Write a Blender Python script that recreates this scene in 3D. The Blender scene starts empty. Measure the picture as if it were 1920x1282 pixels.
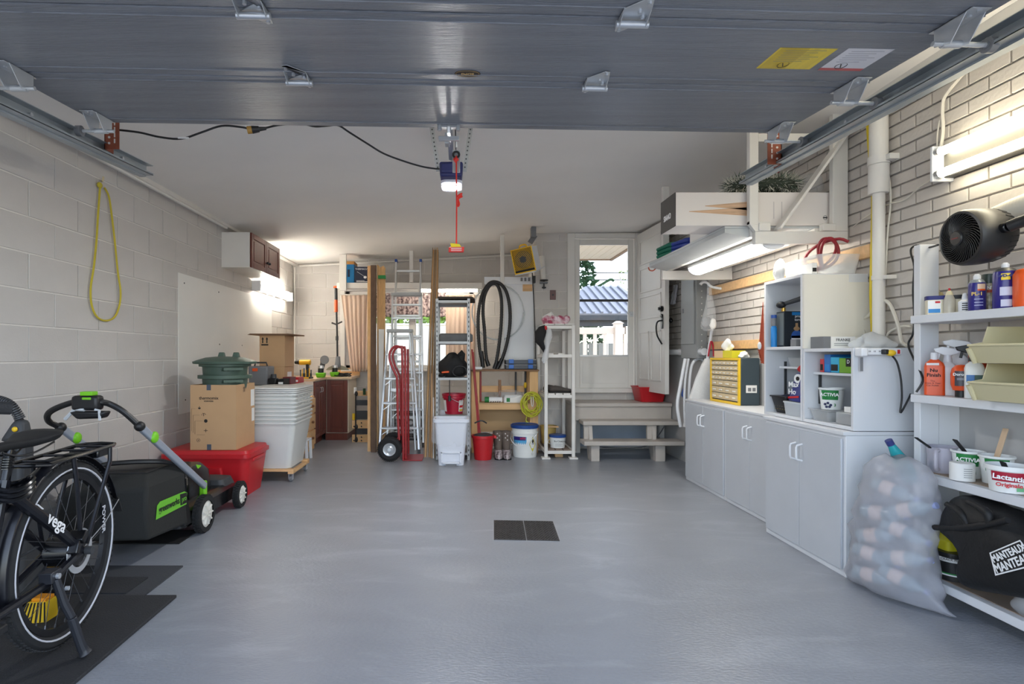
import bpy, math, random
from mathutils import Vector, Matrix, Euler
random.seed(7)
PI = math.pi
S = bpy.context.scene
C = S.collection
# ---------------------------------------------------------------- camera, sky, sun, exposure
F, VX, VY, CH = 1053.0, 862.0, 666.0, 1.13      # focal length in px, vanishing point, camera height
cam = bpy.data.objects.new('camera', bpy.data.cameras.new('camera'))
C.objects.link(cam)
cam.location = (0, 0, CH)
cam.rotation_euler = (PI / 2, 0, 0)
cam.data.sensor_width = 36
cam.data.lens = F / 1920 * 36
cam.data.shift_x = (960 - VX) / 1920
cam.data.shift_y = (VY - 641) / 1920
cam.data.clip_start = 0.05
S.camera = cam
S.view_settings.view_transform = 'Standard'
S.view_settings.look = 'None'
S.view_settings.gamma = 1
S.view_settings.use_curve_mapping = False
S.view_settings.exposure = 1.38
S.cycles.use_denoising = True
S.cycles.max_bounces = 10
S.cycles.diffuse_bounces = 6
S.cycles.transparent_max_bounces = 24
S.cycles.sample_clamp_indirect = 6
w = bpy.data.worlds.new('sky'); S.world = w; w.use_nodes = True
nt = w.node_tree; nt.nodes.clear()
sky = nt.nodes.new('ShaderNodeTexSky'); sky.sky_type = 'NISHITA'; sky.sun_disc = False
sky.sun_elevation = math.radians(48); sky.sun_rotation = math.radians(80); sky.air_density = 0.9; sky.dust_density = 0.5
bg = nt.nodes.new('ShaderNodeBackground'); bg.inputs[1].default_value = 0.31
out = nt.nodes.new('ShaderNodeOutputWorld')
hsv = nt.nodes.new('ShaderNodeHueSaturation'); hsv.inputs['Saturation'].default_value = .65
nt.links.new(sky.outputs[0], hsv.inputs['Color']); nt.links.new(hsv.outputs[0], bg.inputs[0]); nt.links.new(bg.outputs[0], out.inputs[0])
sl = bpy.data.lights.new('sun', 'SUN'); sl.energy = .7; sl.angle = 0.01; sl.color = (1, .95, .88)
sun = bpy.data.objects.new('sun', sl); C.objects.link(sun)
sun.rotation_euler = (math.radians(38), 0, math.radians(100))   # high, from the right hand side of the house
LAMP = 1.0
# ---------------------------------------------------------------- helpers
def W(px, py, Y): return Vector(((px - VX) * Y / F, Y, CH - (py - VY) * Y / F))
def lin(c): 
    r = []
    for x in c[:3]:
        x = x / 255
        r.append(x / 12.92 if x <= .04045 else ((x + .055) / 1.055) ** 2.4)
    return (*r, 1)
MATS = {}
def M(name, c, rough=.5, metal=0, namt=0, nscale=5, var=0, bump=0, bscale=60, stretch=(1, 1, 1), emit=0, alpha=1, coat=0, rvar=0, trans=0, spec=.5, det=4, c2=None):
    m = bpy.data.materials.new(name); m.use_nodes = True
    t = m.node_tree; N, L = t.nodes, t.links
    b = N['Principled BSDF']
    b.inputs['Base Color'].default_value = lin(c)
    b.inputs['Roughness'].default_value = rough
    b.inputs['Metallic'].default_value = metal
    b.inputs['Alpha'].default_value = alpha
    b.inputs['Coat Weight'].default_value = coat
    b.inputs['Transmission Weight'].default_value = trans
    b.inputs['Specular IOR Level'].default_value = spec
    if emit:
        b.inputs['Emission Color'].default_value = lin(c); b.inputs['Emission Strength'].default_value = emit
    col = None
    if namt or bump or rvar:
        tc = N.new('ShaderNodeTexCoord'); mp = N.new('ShaderNodeMapping'); mp.inputs['Scale'].default_value = stretch
        L.new(tc.outputs['Object'], mp.inputs[0])
    if namt or var or c2:
        rgb = N.new('ShaderNodeRGB'); rgb.outputs[0].default_value = lin(c); col = rgb.outputs[0]
    if namt:
        nz = N.new('ShaderNodeTexNoise'); nz.inputs['Scale'].default_value = nscale; nz.inputs['Detail'].default_value = det
        L.new(mp.outputs[0], nz.inputs[0])
        if c2:
            mr = N.new('ShaderNodeMapRange'); mr.inputs[1].default_value = .4; mr.inputs[2].default_value = .62
            mx = N.new('ShaderNodeMix'); mx.data_type = 'RGBA'; mx.inputs[6].default_value = lin(c); mx.inputs[7].default_value = lin(c2)
            L.new(nz.outputs[0], mr.inputs[0]); L.new(mr.outputs[0], mx.inputs[0]); col = mx.outputs[2]
        else:
            mr = N.new('ShaderNodeMapRange'); mr.inputs[1].default_value = .3; mr.inputs[2].default_value = .7
            mr.inputs[3].default_value = 1 - namt; mr.inputs[4].default_value = 1 + namt
            hs = N.new('ShaderNodeHueSaturation')
            L.new(nz.outputs[0], mr.inputs[0]); L.new(mr.outputs[0], hs.inputs['Value']); L.new(col, hs.inputs['Color']); col = hs.outputs[0]
    if var:
        oi = N.new('ShaderNodeObjectInfo'); mr = N.new('ShaderNodeMapRange'); mr.inputs[3].default_value = 1 - var; mr.inputs[4].default_value = 1 + var
        hs = N.new('ShaderNodeHueSaturation')
        L.new(oi.outputs['Random'], mr.inputs[0]); L.new(mr.outputs[0], hs.inputs['Value']); L.new(col, hs.inputs['Color']); col = hs.outputs[0]
    if col: L.new(col, b.inputs['Base Color'])
    if rvar:
        nz = N.new('ShaderNodeTexNoise'); nz.inputs['Scale'].default_value = nscale; nz.inputs['Detail'].default_value = det
        L.new(mp.outputs[0], nz.inputs[0]); mr = N.new('ShaderNodeMapRange'); mr.inputs[1].default_value = .35; mr.inputs[2].default_value = .65
        mr.inputs[3].default_value = max(.02, rough - rvar); mr.inputs[4].default_value = min(1, rough + rvar)
        L.new(nz.outputs[0], mr.inputs[0]); L.new(mr.outputs[0], b.inputs['Roughness'])
    if bump:
        nz = N.new('ShaderNodeTexNoise'); nz.inputs['Scale'].default_value = bscale; nz.inputs['Detail'].default_value = 5
        L.new(mp.outputs[0], nz.inputs[0]); bp = N.new('ShaderNodeBump'); bp.inputs['Strength'].default_value = bump; bp.inputs['Distance'].default_value = .01
        L.new(nz.outputs[0], bp.inputs['Height']); L.new(bp.outputs[0], b.inputs['Normal'])
    MATS[name] = m
    return m
def Mglass(name, tint=(255, 255, 255), refl=.12):
    m = bpy.data.materials.new(name); m.use_nodes = True
    t = m.node_tree; N, L = t.nodes, t.links; N.clear()
    o = N.new('ShaderNodeOutputMaterial'); a = N.new('ShaderNodeBsdfTransparent'); g = N.new('ShaderNodeBsdfGlossy'); mx = N.new('ShaderNodeMixShader')
    fr = N.new('ShaderNodeFresnel'); fr.inputs[0].default_value = 1.35
    a.inputs[0].default_value = lin(tint); g.inputs['Roughness'].default_value = .02
    L.new(fr.outputs[0], mx.inputs[0]); L.new(a.outputs[0], mx.inputs[1]); L.new(g.outputs[0], mx.inputs[2]); L.new(mx.outputs[0], o.inputs[0])
    return m
OFF = {}
def rotz(a): return Matrix.Rotation(a, 4, 'Z')
class MB:
    def __init__(s): s.v = []; s.f = []; s.mi = []; s.cur = 0; s.T = None
    def add(s, vs, fs):
        o = len(s.v)
        vs = [Vector(p) for p in vs]
        if s.T is not None: vs = [s.T @ p for p in vs]
        s.v += vs
        for f in fs: s.f.append([o + i for i in f]); s.mi.append(s.cur)
        return s
    def m(s, i): s.cur = i; return s
    def box(s, x0, x1, y0, y1, z0, z1):
        return s.add([(x0, y0, z0), (x1, y0, z0), (x1, y1, z0), (x0, y1, z0), (x0, y0, z1), (x1, y0, z1), (x1, y1, z1), (x0, y1, z1)],
                     [(3, 2, 1, 0), (4, 5, 6, 7), (0, 1, 5, 4), (1, 2, 6, 5), (2, 3, 7, 6), (3, 0, 4, 7)])
    def hexa(s, b, t):   # bottom 4 and top 4 points
        return s.add(list(b) + list(t), [(3, 2, 1, 0), (4, 5, 6, 7), (0, 1, 5, 4), (1, 2, 6, 5), (2, 3, 7, 6), (3, 0, 4, 7)])
    def taper(s, x0, x1, y0, y1, z0, z1, d):  # box narrowing to the bottom by d each side
        return s.hexa([(x0 + d, y0 + d, z0), (x1 - d, y0 + d, z0), (x1 - d, y1 - d, z0), (x0 + d, y1 - d, z0)], [(x0, y0, z1), (x1, y0, z1), (x1, y1, z1), (x0, y1, z1)])
    def frame(s, p, q, up=(0, 0, 1)):
        d = (Vector(q) - Vector(p)).normalized(); u = Vector(up)
        if abs(d.dot(u)) > .98: u = Vector((0, 1, 0))
        a = d.cross(u).normalized(); return d, a, a.cross(d).normalized()
    def beam(s, p, q, w, h, up=(0, 0, 1)):
        p, q = Vector(p), Vector(q); d, a, b = s.frame(p, q, up)
        r = [(-a * w - b * h) / 2, (a * w - b * h) / 2, (a * w + b * h) / 2, (-a * w + b * h) / 2]
        return s.hexa([p + x for x in r], [q + x for x in r])
    def ring(s, c, a, b, r, n, ph=0): return [c + a * (r * math.cos(2 * PI * i / n + ph)) + b * (r * math.sin(2 * PI * i / n + ph)) for i in range(n)]
    def loft(s, rings, cap0=True, cap1=True, closed=False):
        n = len(rings[0]); vs = [p for r in rings for p in r]; fs = []
        k = len(rings)
        for j in range(k if closed else k - 1):
            for i in range(n):
                a, b = j * n + i, j * n + (i + 1) % n; c = ((j + 1) % k) * n
                fs.append((a, b, c + (i + 1) % n, c + i))
        if not closed:
            if cap0: fs.append(tuple(range(n))[::-1])
            if cap1: fs.append(tuple(range((k - 1) * n, k * n)))
        return s.add(vs, fs)
    def cyl(s, p, q, r0, r1=None, n=16, caps=True):
        p, q = Vector(p), Vector(q); r1 = r0 if r1 is None else r1; d, a, b = s.frame(p, q)
        return s.loft([s.ring(p, a, b, r0, n), s.ring(q, a, b, r1, n)], caps, caps)
    def tube(s, pts, r, n=8, closed=False, sub=0):
        pts = [Vector(p) for p in pts]
        if sub: pts = spline(pts, sub, closed)
        k = len(pts); rs = r if isinstance(r, (list, tuple)) else [r] * k
        if len(rs) != k: rs = [rs[min(len(rs) - 1, int(i * len(rs) / k))] for i in range(k)]
        rings = []; up = None
        for i in range(k):
            if closed: d = pts[(i + 1) % k] - pts[i - 1]
            else: d = pts[min(i + 1, k - 1)] - pts[max(i - 1, 0)]
            d = d.normalized()
            if up is None: up = d.orthogonal().normalized()
            up = (up - d * up.dot(d))
            up = up.normalized() if up.length > 1e-6 else d.orthogonal().normalized()
            rings.append(s.ring(pts[i], up, d.cross(up), rs[i], n))
        return s.loft(rings, closed=closed)
    def lathe(s, prof, c=(0, 0, 0), n=24, ax=None, cap0=True, cap1=True):  # prof: (r, h)
        c = Vector(c); R = ax or Matrix.Identity(3); x, y, z = R @ Vector((1, 0, 0)), R @ Vector((0, 1, 0)), R @ Vector((0, 0, 1))
        return s.loft([s.ring(c + z * h, x, y, max(r, 1e-4), n) for r, h in prof], cap0, cap1)
    def prism(s, poly, vec):
        n = len(poly); vec = Vector(vec); vs = [Vector(p) for p in poly] + [Vector(p) + vec for p in poly]
        return s.add(vs, [tuple(range(n))[::-1], tuple(range(n, 2 * n))] + [(i, (i + 1) % n, n + (i + 1) % n, n + i) for i in range(n)])
    def ell(s, c, r, n=16, m=10, R=None):
        c = Vector(c); R = R or Matrix.Identity(3); r = r if isinstance(r, (tuple, list)) else (r, r, r)
        rings = []
        for j in range(m + 1):
            t = -PI / 2 + PI * j / m; k = max(math.cos(t), .002)
            rings.append([c + R @ Vector((r[0] * k * math.cos(2 * PI * i / n), r[1] * k * math.sin(2 * PI * i / n), r[2] * math.sin(t))) for i in range(n)])
        return s.loft(rings)
    def grid(s, nu, nv, fn, closed=False):
        vs = [fn(i / nu, j / nv) for j in range(nv + 1) for i in range(nu + 1)]; k = nu + 1
        return s.add(vs, [(j * k + i, j * k + i + 1, (j + 1) * k + i + 1, (j + 1) * k + i) for j in range(nv) for i in range(nu)])
    def rrect(s, x0, x1, y0, y1, z0, z1, r, d=0, n=4):  # rounded upright box, footprint shrinks by d at the bottom
        def rg(z, k):
            o = []
            for cx, cy, a in ((x1 - k - r, y1 - k - r, 0), (x0 + k + r, y1 - k - r, 1), (x0 + k + r, y0 + k + r, 2), (x1 - k - r, y0 + k + r, 3)):
                for i in range(n + 1):
                    t = (a + i / n) * PI / 2; o.append(Vector((cx + r * math.cos(t), cy + r * math.sin(t), z)))
            return o
        return s.loft([rg(z0, d), rg(z1, 0)])
    def rings(s, lst, r, n=4, cap0=True, cap1=True):  # lst of (x0,x1,y0,y1,z)
        R = []
        for x0, x1, y0, y1, z in lst:
            o = []
            for cx, cy, a in ((x1 - r, y1 - r, 0), (x0 + r, y1 - r, 1), (x0 + r, y0 + r, 2), (x1 - r, y0 + r, 3)):
                for i in range(n + 1):
                    t = (a + i / n) * PI / 2; o.append(Vector((cx + r * math.cos(t), cy + r * math.sin(t), z)))
            R.append(o)
        return s.loft(R, cap0, cap1)
    def build(s, name, mat, parent=None, bevel=0, smooth=35, seg=2, sub=0, solid=0):
        me = bpy.data.meshes.new(name)
        o = Vector((0, 0, 0))
        if parent is not None: o = OFF.get(parent.name, o)
        me.from_pydata([tuple(p - o) for p in s.v], [], s.f)
        for mm in (mat if isinstance(mat, (list, tuple)) else [mat]): me.materials.append(mm)
        if isinstance(mat, (list, tuple)): me.polygons.foreach_set('material_index', s.mi)
        me.validate(); me.update()
        if smooth:
            me.shade_smooth(); me.set_sharp_from_angle(angle=math.radians(smooth))
        ob = bpy.data.objects.new(name, me); C.objects.link(ob)
        if parent is not None: ob.parent = parent
        OFF[ob.name] = o
        if solid:
            md = ob.modifiers.new('solid', 'SOLIDIFY'); md.thickness = solid; md.offset = 0
        if bevel:
            md = ob.modifiers.new('bevel', 'BEVEL'); md.width = bevel; md.segments = seg; md.limit_method = 'ANGLE'; md.angle_limit = math.radians(40)
            md.harden_normals = False
        if sub:
            md = ob.modifiers.new('sub', 'SUBSURF'); md.levels = sub; md.render_levels = sub
        return ob
def spline(p, k=6, closed=False):
    o = []; n = len(p)
    for i in range(n if closed else n - 1):
        if closed: a, b, c, d = p[i - 1], p[i], p[(i + 1) % n], p[(i + 2) % n]
        else: a, b, c, d = p[max(i - 1, 0)], p[i], p[i + 1], p[min(i + 2, n - 1)]
        for j in range(k):
            t = j / k
            o.append(.5 * ((2 * b) + (c - a) * t + (2 * a - 5 * b + 4 * c - d) * t * t + (3 * b - a - 3 * c + d) * t ** 3))
    if not closed: o.append(p[-1])
    return o
def tag(o, label=None, cat=None, group=None, kind=None):
    if label: o['label'] = label
    if cat: o['category'] = cat
    if group: o['group'] = group
    if kind: o['kind'] = kind
    return o
def thing(name, label, cat, loc=(0, 0, 0), rz=0, group=None, local=False, rot=None):
    o = bpy.data.objects.new(name, None); C.objects.link(o); o.empty_display_size = .1
    o.location = loc; o.rotation_euler = rot or (0, 0, rz)
    OFF[o.name] = Vector((0, 0, 0)) if (local or rz or rot) else Vector(loc)
    return tag(o, label, cat, group)
def struct(o): o['kind'] = 'structure'; return o
def copy_tree(o, parent=None):
    c = o.copy(); C.objects.link(c)
    OFF[c.name] = OFF.get(o.name, Vector((0, 0, 0)))
    if parent: c.parent = parent
    for ch in list(o.children): copy_tree(ch, c)
    return c
def text(body, size, mat, parent, loc, rot=(PI / 2, 0, 0), ext=.0004, bold=0, sx=1, align='CENTER', name='lettering', shear=0):
    cu = bpy.data.curves.new(name, 'FONT'); cu.body = body; cu.size = size; cu.extrude = ext; cu.offset = bold; cu.align_x = align; cu.align_y = 'CENTER'; cu.shear = shear
    cu.resolution_u = 3
    cu.materials.append(mat)
    tmp = bpy.data.objects.new('tmp', cu); me = bpy.data.meshes.new_from_object(tmp); bpy.data.objects.remove(tmp); bpy.data.curves.remove(cu); me.name = name
    o = bpy.data.objects.new(name, me); C.objects.link(o); o.parent = parent
    o.location = Vector(loc) - OFF.get(parent.name, Vector((0, 0, 0))); o.rotation_euler = rot; o.scale = (sx, 1, 1)
    return o
FRONT, FX, FNX = (PI / 2, 0, 0), (PI / 2, 0, PI / 2), (PI / 2, 0, -PI / 2)   # text facing -Y, +X, -X
def zc(x): return 2.45 + .16 * min(1, max(0, (x + 2.41) / 3.1))              # the ceiling rises to the right
# ---------------------------------------------------------------- materials
block_m = M('painted_block', (197, 193, 189), .62, namt=.05, nscale=3, var=.025, bump=.12, bscale=90)
blockj_m = M('block_joint', (222, 218, 213), .7, namt=.04, nscale=6)
brick_m = M('painted_brick', (196, 190, 184), .6, namt=.06, nscale=7, var=.04, bump=.16, bscale=60)
brickj_m = M('raked_joint', (164, 158, 152), .85, namt=.12, nscale=14)
plaster_m = M('painted_plaster', (176, 175, 174), .7, namt=.07, nscale=2.5, bump=.12, bscale=25)
ceil_m = M('ceiling_paint', (238, 235, 231), .75, namt=.035, nscale=1.2, bump=.06, bscale=8)
white = M('white_paint', (222, 219, 214), .45, namt=.03, nscale=4)
white2 = M('cool_white_laminate', (216, 218, 222), .4, namt=.02, nscale=3)
greywhite = M('grey_white_door', (190, 194, 200), .42, namt=.03, nscale=4)
whitepl = M('white_plastic', (226, 228, 232), .35)
step_m = M('stair_paint', (188, 180, 172), .5, namt=.04, nscale=6)
steel = M('galvanised_steel', (164, 172, 178), .38, .55, namt=.05, nscale=6)
zinc = M('zinc_plated', (204, 208, 212), .3, .6, namt=.04, nscale=20)
shelfsteel = M('grey_shelf_steel', (158, 159, 160), .45, .6)
alum = M('aluminium', (198, 200, 202), .34, .85, namt=.05, nscale=10)
black = M('black_plastic', (26, 26, 28), .45)
blackm = M('black_matt', (20, 20, 21), .75)
blackgl = M('black_gloss', (14, 15, 18), .22)
rubber = M('black_rubber', (30, 30, 31), .8, bump=.2, bscale=220)
dark = M('dark_grey', (58, 60, 63), .55)
midgrey = M('mid_grey', (118, 120, 124), .5)
red = M('red_plastic', (190, 30, 38), .38)
redp = M('red_paint', (158, 36, 40), .32)
crimson = M('crimson', (168, 20, 48), .35)
yellow = M('yellow', (232, 190, 36), .45)
ylime = M('lime_yellow', (214, 204, 40), .5)
lime = M('lime_green', (118, 196, 30), .45)
green = M('dark_green_plastic', (72, 92, 80), .5, namt=.05, nscale=6)
blue = M('blue_plastic', (32, 78, 158), .4)
cyan = M('cyan_blue', (28, 128, 200), .45)
orange = M('orange', (226, 86, 26), .42)
purple = M('can_blue', (44, 38, 120), .3)
rust = M('rust_orange', (168, 70, 40), .6)
brown = M('rusty_brown_steel', (128, 62, 38), .55, namt=.15, nscale=30)
wood = M('raw_pine', (220, 178, 128), .6, namt=.1, nscale=3, stretch=(1, 12, 12), bump=.05, bscale=40)
woodv = M('raw_pine_upright', (219, 176, 122), .6, namt=.1, nscale=3, stretch=(14, 14, 1))
woodd = M('dark_plank', (96, 74, 58), .7, namt=.18, nscale=3, stretch=(10, 10, 1))
moulding_m = M('moulding_wood', (160, 132, 100), .6, namt=.12, nscale=3, stretch=(14, 14, 1), var=.3)
ply = M('plywood', (196, 160, 114), .65, namt=.06, nscale=4)
cherry = M('cherry_door', (104, 50, 38), .34, namt=.16, nscale=3, stretch=(10, 10, 1), coat=.2)
beige = M('beige_laminate', (214, 200, 180), .5)
card = M('cardboard', (194, 156, 116), .75, namt=.03, nscale=6)
cardd = M('cardboard_edge', (128, 98, 74), .8)
ink = M('black_ink', (28, 26, 26), .7)
inkw = M('white_ink', (238, 238, 238), .6)
inkr = M('red_ink', (196, 30, 40), .6)
inkg = M('green_ink', (34, 128, 62), .55)
inkn = M('navy_ink', (34, 40, 110), .55)
paper = M('paper_white', (232, 231, 228), .7)
cream = M('cream_plastic', (204, 194, 156), .45)
tub = M('tub_white', (232, 234, 232), .35)
film = M('clear_film', (236, 238, 242), .16, alpha=.17)
film2 = M('milky_film', (232, 234, 238), .25, alpha=.34, namt=.08, nscale=8)
clearpl = M('clear_plastic', (224, 226, 226), .18, alpha=.38)
frost = M('frosted_plastic', (226, 228, 226), .38, alpha=.86, namt=.03, nscale=4)
glass = Mglass('window_glass')
tube_m = M('fluorescent_tube', (255, 248, 234), .4, emit=19 * LAMP)
tubew_m = M('warm_fluorescent_tube', (255, 244, 214), .4, emit=7.5 * LAMP)
diff_m = M('lit_diffuser', (255, 251, 240), .4, emit=8.5 * LAMP)
led_m = M('led_lens', (255, 255, 255), .3, emit=260 * LAMP)
navy = M('navy_cloth', (30, 34, 58), .85)
blackcloth = M('black_cloth', (24, 24, 26), .8, bump=.25, bscale=140)
# ---------------------------------------------------------------- room shell
XL, XR, YB, YD, Y0 = -2.41, 2.39, 8.13, 6.8, 0.3
XC = 0.91                                           # corner where the door wall steps forward
floor_m = M('painted_floor', (142, 146, 153), .32, namt=.05, nscale=2.2, stretch=(1, 2.4, 1), bump=.22, bscale=46, det=6)
def scuffs(m):      # paler trowel streaks worn into the paint
    t = m.node_tree; N, L = t.nodes, t.links; b = N['Principled BSDF']; src = b.inputs['Base Color'].links[0].from_socket
    mp = N.new('ShaderNodeMapping'); mp.inputs['Scale'].default_value = (1, 2.6, 1); mp.inputs['Rotation'].default_value = (0, 0, .35); tc = N.new('ShaderNodeTexCoord'); L.new(tc.outputs['Object'], mp.inputs[0])
    nz = N.new('ShaderNodeTexNoise'); nz.inputs['Scale'].default_value = 1.7; nz.inputs['Detail'].default_value = 10; nz.inputs['Roughness'].default_value = .62; nz.inputs['Distortion'].default_value = .8; L.new(mp.outputs[0], nz.inputs[0])
    mr = N.new('ShaderNodeMapRange'); mr.inputs[1].default_value = .52; mr.inputs[2].default_value = .7; mr.inputs[4].default_value = .6; L.new(nz.outputs[0], mr.inputs[0])
    mx = N.new('ShaderNodeMix'); mx.data_type = 'RGBA'; mx.inputs[7].default_value = lin((166, 170, 177)); L.new(mr.outputs[0], mx.inputs[0]); L.new(src, mx.inputs[6]); L.new(mx.outputs[2], b.inputs['Base Color'])
scuffs(floor_m)
mb = MB().box(XL - .25, XR + .25, Y0 - .2, YB + .25, -.12, 0)
struct(mb.build('floor', floor_m))
drive_m = M('driveway', (176, 174, 170), .9, namt=.08, nscale=2)
struct(MB().box(-9, 9, -12, Y0 - .2, -.14, -.02).build('ground_front', drive_m))
lawn_m = M('patio', (142, 138, 128), .9, namt=.1, nscale=2)
struct(MB().box(-14, 22, YB + .25, 40, -.14, -.02).build('ground_back', lawn_m))
# ceiling: a gently wavy slab
mb = MB()
def cfn(x0, x1, y0, y1):
    def cf(u, v):
        x = x0 + u * (x1 - x0); y = y0 + v * (y1 - y0)
        return (x, y, zc(x) + .006 * math.sin(x * 2.1 + y * 1.3) + .004 * math.sin(y * 3.1))
    return cf
mb.grid(24, 34, cfn(XL - .02, XR + .02, Y0, YD + .2)); mb.grid(16, 8, cfn(XL - .02, XC + .02, YD + .2, YB + .05))
ceil = struct(mb.build('ceiling', ceil_m, smooth=60))
struct(MB().box(XL - .3, XR + .3, Y0, YD + .24, 2.66, 2.82).box(XL - .3, XC + .2, YD + .24, YB + .3, 2.66, 2.82).build('roof', ceil_m))
def clipr(r, holes):
    rs = [r]
    for h in holes:
        o = []
        for (a, b, c, d) in rs:
            if b <= h[0] or a >= h[1] or d <= h[2] or c >= h[3]: o.append((a, b, c, d)); continue
            if c < h[2]: o.append((a, b, c, h[2]))
            if d > h[3]: o.append((a, b, h[3], d))
            c2, d2 = max(c, h[2]), min(d, h[3])
            if a < h[0]: o.append((a, h[0], c2, d2))
            if b > h[1]: o.append((h[1], b, c2, d2))
        rs = o
    return [q for q in rs if q[1] - q[0] > .03 and q[3] - q[2] > .015]
def piece(du, dz, dep, ch):
    a, b = du / 2, dz / 2
    v = [(-a, 0, -b), (a, 0, -b), (a, 0, b), (-a, 0, b)] + [(-a, dep - ch, -b), (a, dep - ch, -b), (a, dep - ch, b), (-a, dep - ch, b)] + \
        [(-a + ch, dep, -b + ch), (a - ch, dep, -b + ch), (a - ch, dep, b - ch), (-a + ch, dep, b - ch)]
    f = [(8, 9, 10, 11)]
    for i in range(4):
        j = (i + 1) % 4
        f += [(i, j, 4 + j, 4 + i), (4 + i, 4 + j, 8 + j, 8 + i)]
    return v, f
def masonry(parent, name, stuffname, org, ang, u0, u1, z0, z1, bw, bh, jt, dep, ch, zref, uref, holes, mat, limit, group):
    """pieces laid in running bond on the plane through org; local u runs along ang, +y of the piece points into the room"""
    R = Matrix.Translation(org) @ rotz(ang)
    rows = []
    k0 = math.floor((z0 - zref) / bh)
    k = k0
    while zref + k * bh < z1:
        za, zb = max(z0, zref + k * bh), min(z1, zref + (k + 1) * bh)
        if zb - za > .02:
            off = uref + (k % 2) * bw / 2
            i = math.floor((u0 - off) / bw)
            while off + i * bw < u1:
                ua, ub = max(u0, off + i * bw), min(u1, off + (i + 1) * bw)
                if ub - ua > .03: rows += clipr((ua + jt / 2, ub - jt / 2, za + jt / 2, zb - jt / 2), holes)
                i += 1
        k += 1
    def seen(q):
        p = R @ Vector(((q[0] + q[1]) / 2, 0, (q[2] + q[3]) / 2))
        if p.y < .4: return 0
        x, y = VX + F * p.x / p.y, VY - F * (p.z - CH) / p.y
        return (1 if -120 < x < 2040 and -120 < y < 1400 else .01) * (q[1] - q[0]) * (q[3] - q[2]) / (p.y ** 2)
    rows.sort(key=seen, reverse=True)
    cache = {}; n = 0; rest = MB()
    for q in rows:
        du, dz = q[1] - q[0], q[3] - q[2]
        c = Vector(((q[0] + q[1]) / 2, random.uniform(-.0012, .0012), (q[2] + q[3]) / 2))
        if n < limit:
            key = (round(du, 4), round(dz, 4))
            me = cache.get(key)
            if me is None:
                v, f = piece(du, dz, dep, ch); me = bpy.data.meshes.new(name); me.from_pydata(v, [], f); me.materials.append(mat); me.update(); cache[key] = me
            o = bpy.data.objects.new(name, me); C.objects.link(o); o.parent = parent
            o.matrix_local = R @ Matrix.Translation(c)
            n += 1
        else:
            v, f = piece(du, dz, dep, ch); rest.T = R @ Matrix.Translation(c); rest.add(v, f)
    if rest.v:
        rest.T = None
        o = rest.build(stuffname, mat, parent, smooth=0); o['kind'] = 'stuff'
# left wall: painted concrete blocks
wl = struct(MB().box(XL - .2, XL - .004, Y0, YB + .2, 0, 2.66).build('wall_left', blockj_m))
masonry(wl, 'block', 'blockwork', (XL - .004, 0, 0), -PI / 2, -YB, -Y0, 0, 2.62, .4064, .2032, .009, .006, .002, 2.310 - 20 * .2032, -3.338 - .2032, [], block_m, 290, 'b')
# back wall with the window opening
WX0, WX1, WZ0, WZ1 = -1.66, .2, .93, 2.06
wb = MB()
for a in clipr((XL - .004, XC + .2, 0, 2.66), [(WX0, WX1, WZ0, WZ1)]): wb.box(a[0], a[1], YB + .004, YB + .2, a[2], a[3])
wb = struct(wb.build('wall_back', blockj_m))
masonry(wb, 'block', 'blockwork', (0, YB + .004, 0), PI, -XC - .02, -XL - .002, 0, 2.62, .4064, .2032, .009, .006, .002, 2.310 - 20 * .2032, .1, [(-WX1, -WX0, WZ0, WZ1)], block_m, 200, 'b')
# door wall (stands forward) with doorway
DX0, DX1, DZ0, DZ1 = 1.36, 2.15, .70, 2.575
wd = MB()
for a in clipr((XC, XR, 0, 2.66), [(DX0, DX1, DZ0, DZ1)]): wd.box(a[0], a[1], YD + .004, YD + .22, a[2], a[3])
wd.box(XC, XC + .2, YD + .22, YB + .004, 0, 2.66)
wd = struct(wd.build('wall_door', blockj_m))
masonry(wd, 'block', 'blockwork', (0, YD + .004, 0), PI, -XR, -XC, 0, 2.62, .4064, .2032, .007, .005, .002, 2.310 - 20 * .2032, .22, [(-DX1, -DX0, DZ0, DZ1)], block_m, 120, 'b')
masonry(wd, 'block', 'blockwork', (XC, 0, 0), PI / 2, YD + .01, YB, 0, 2.62, .4064, .2032, .007, .005, .002, 2.310 - 20 * .2032, 0, [], block_m, 60, 'b')
# right wall: brick above, smooth painted concrete below
wr = MB().box(XR + .012, XR + .25, Y0, YD + .22, 0, 2.66); wr = struct(wr.build('wall_right', brickj_m))
MB().box(XR - .002, XR + .02, Y0, YD, 0, 1.172).build('plaster_dado', plaster_m, wr)
masonry(wr, 'brick', 'brickwork', (XR + .012, 0, 0), PI / 2, .9, YD, 1.176, 2.52, .2032, .0677, .0095, .0125, .002, 1.176, 2.03, [], brick_m, 300, 'b')
# trims where the walls meet the ceiling
t = MB().box(XL, XL + .07, Y0, YB, 2.424, 2.47); struct(t.build('trim_1', white, bevel=.004))
t = MB().box(XR - .05, XR, Y0, YD, 2.495, 2.62); struct(t.build('trim_2', white, bevel=.004))
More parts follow.
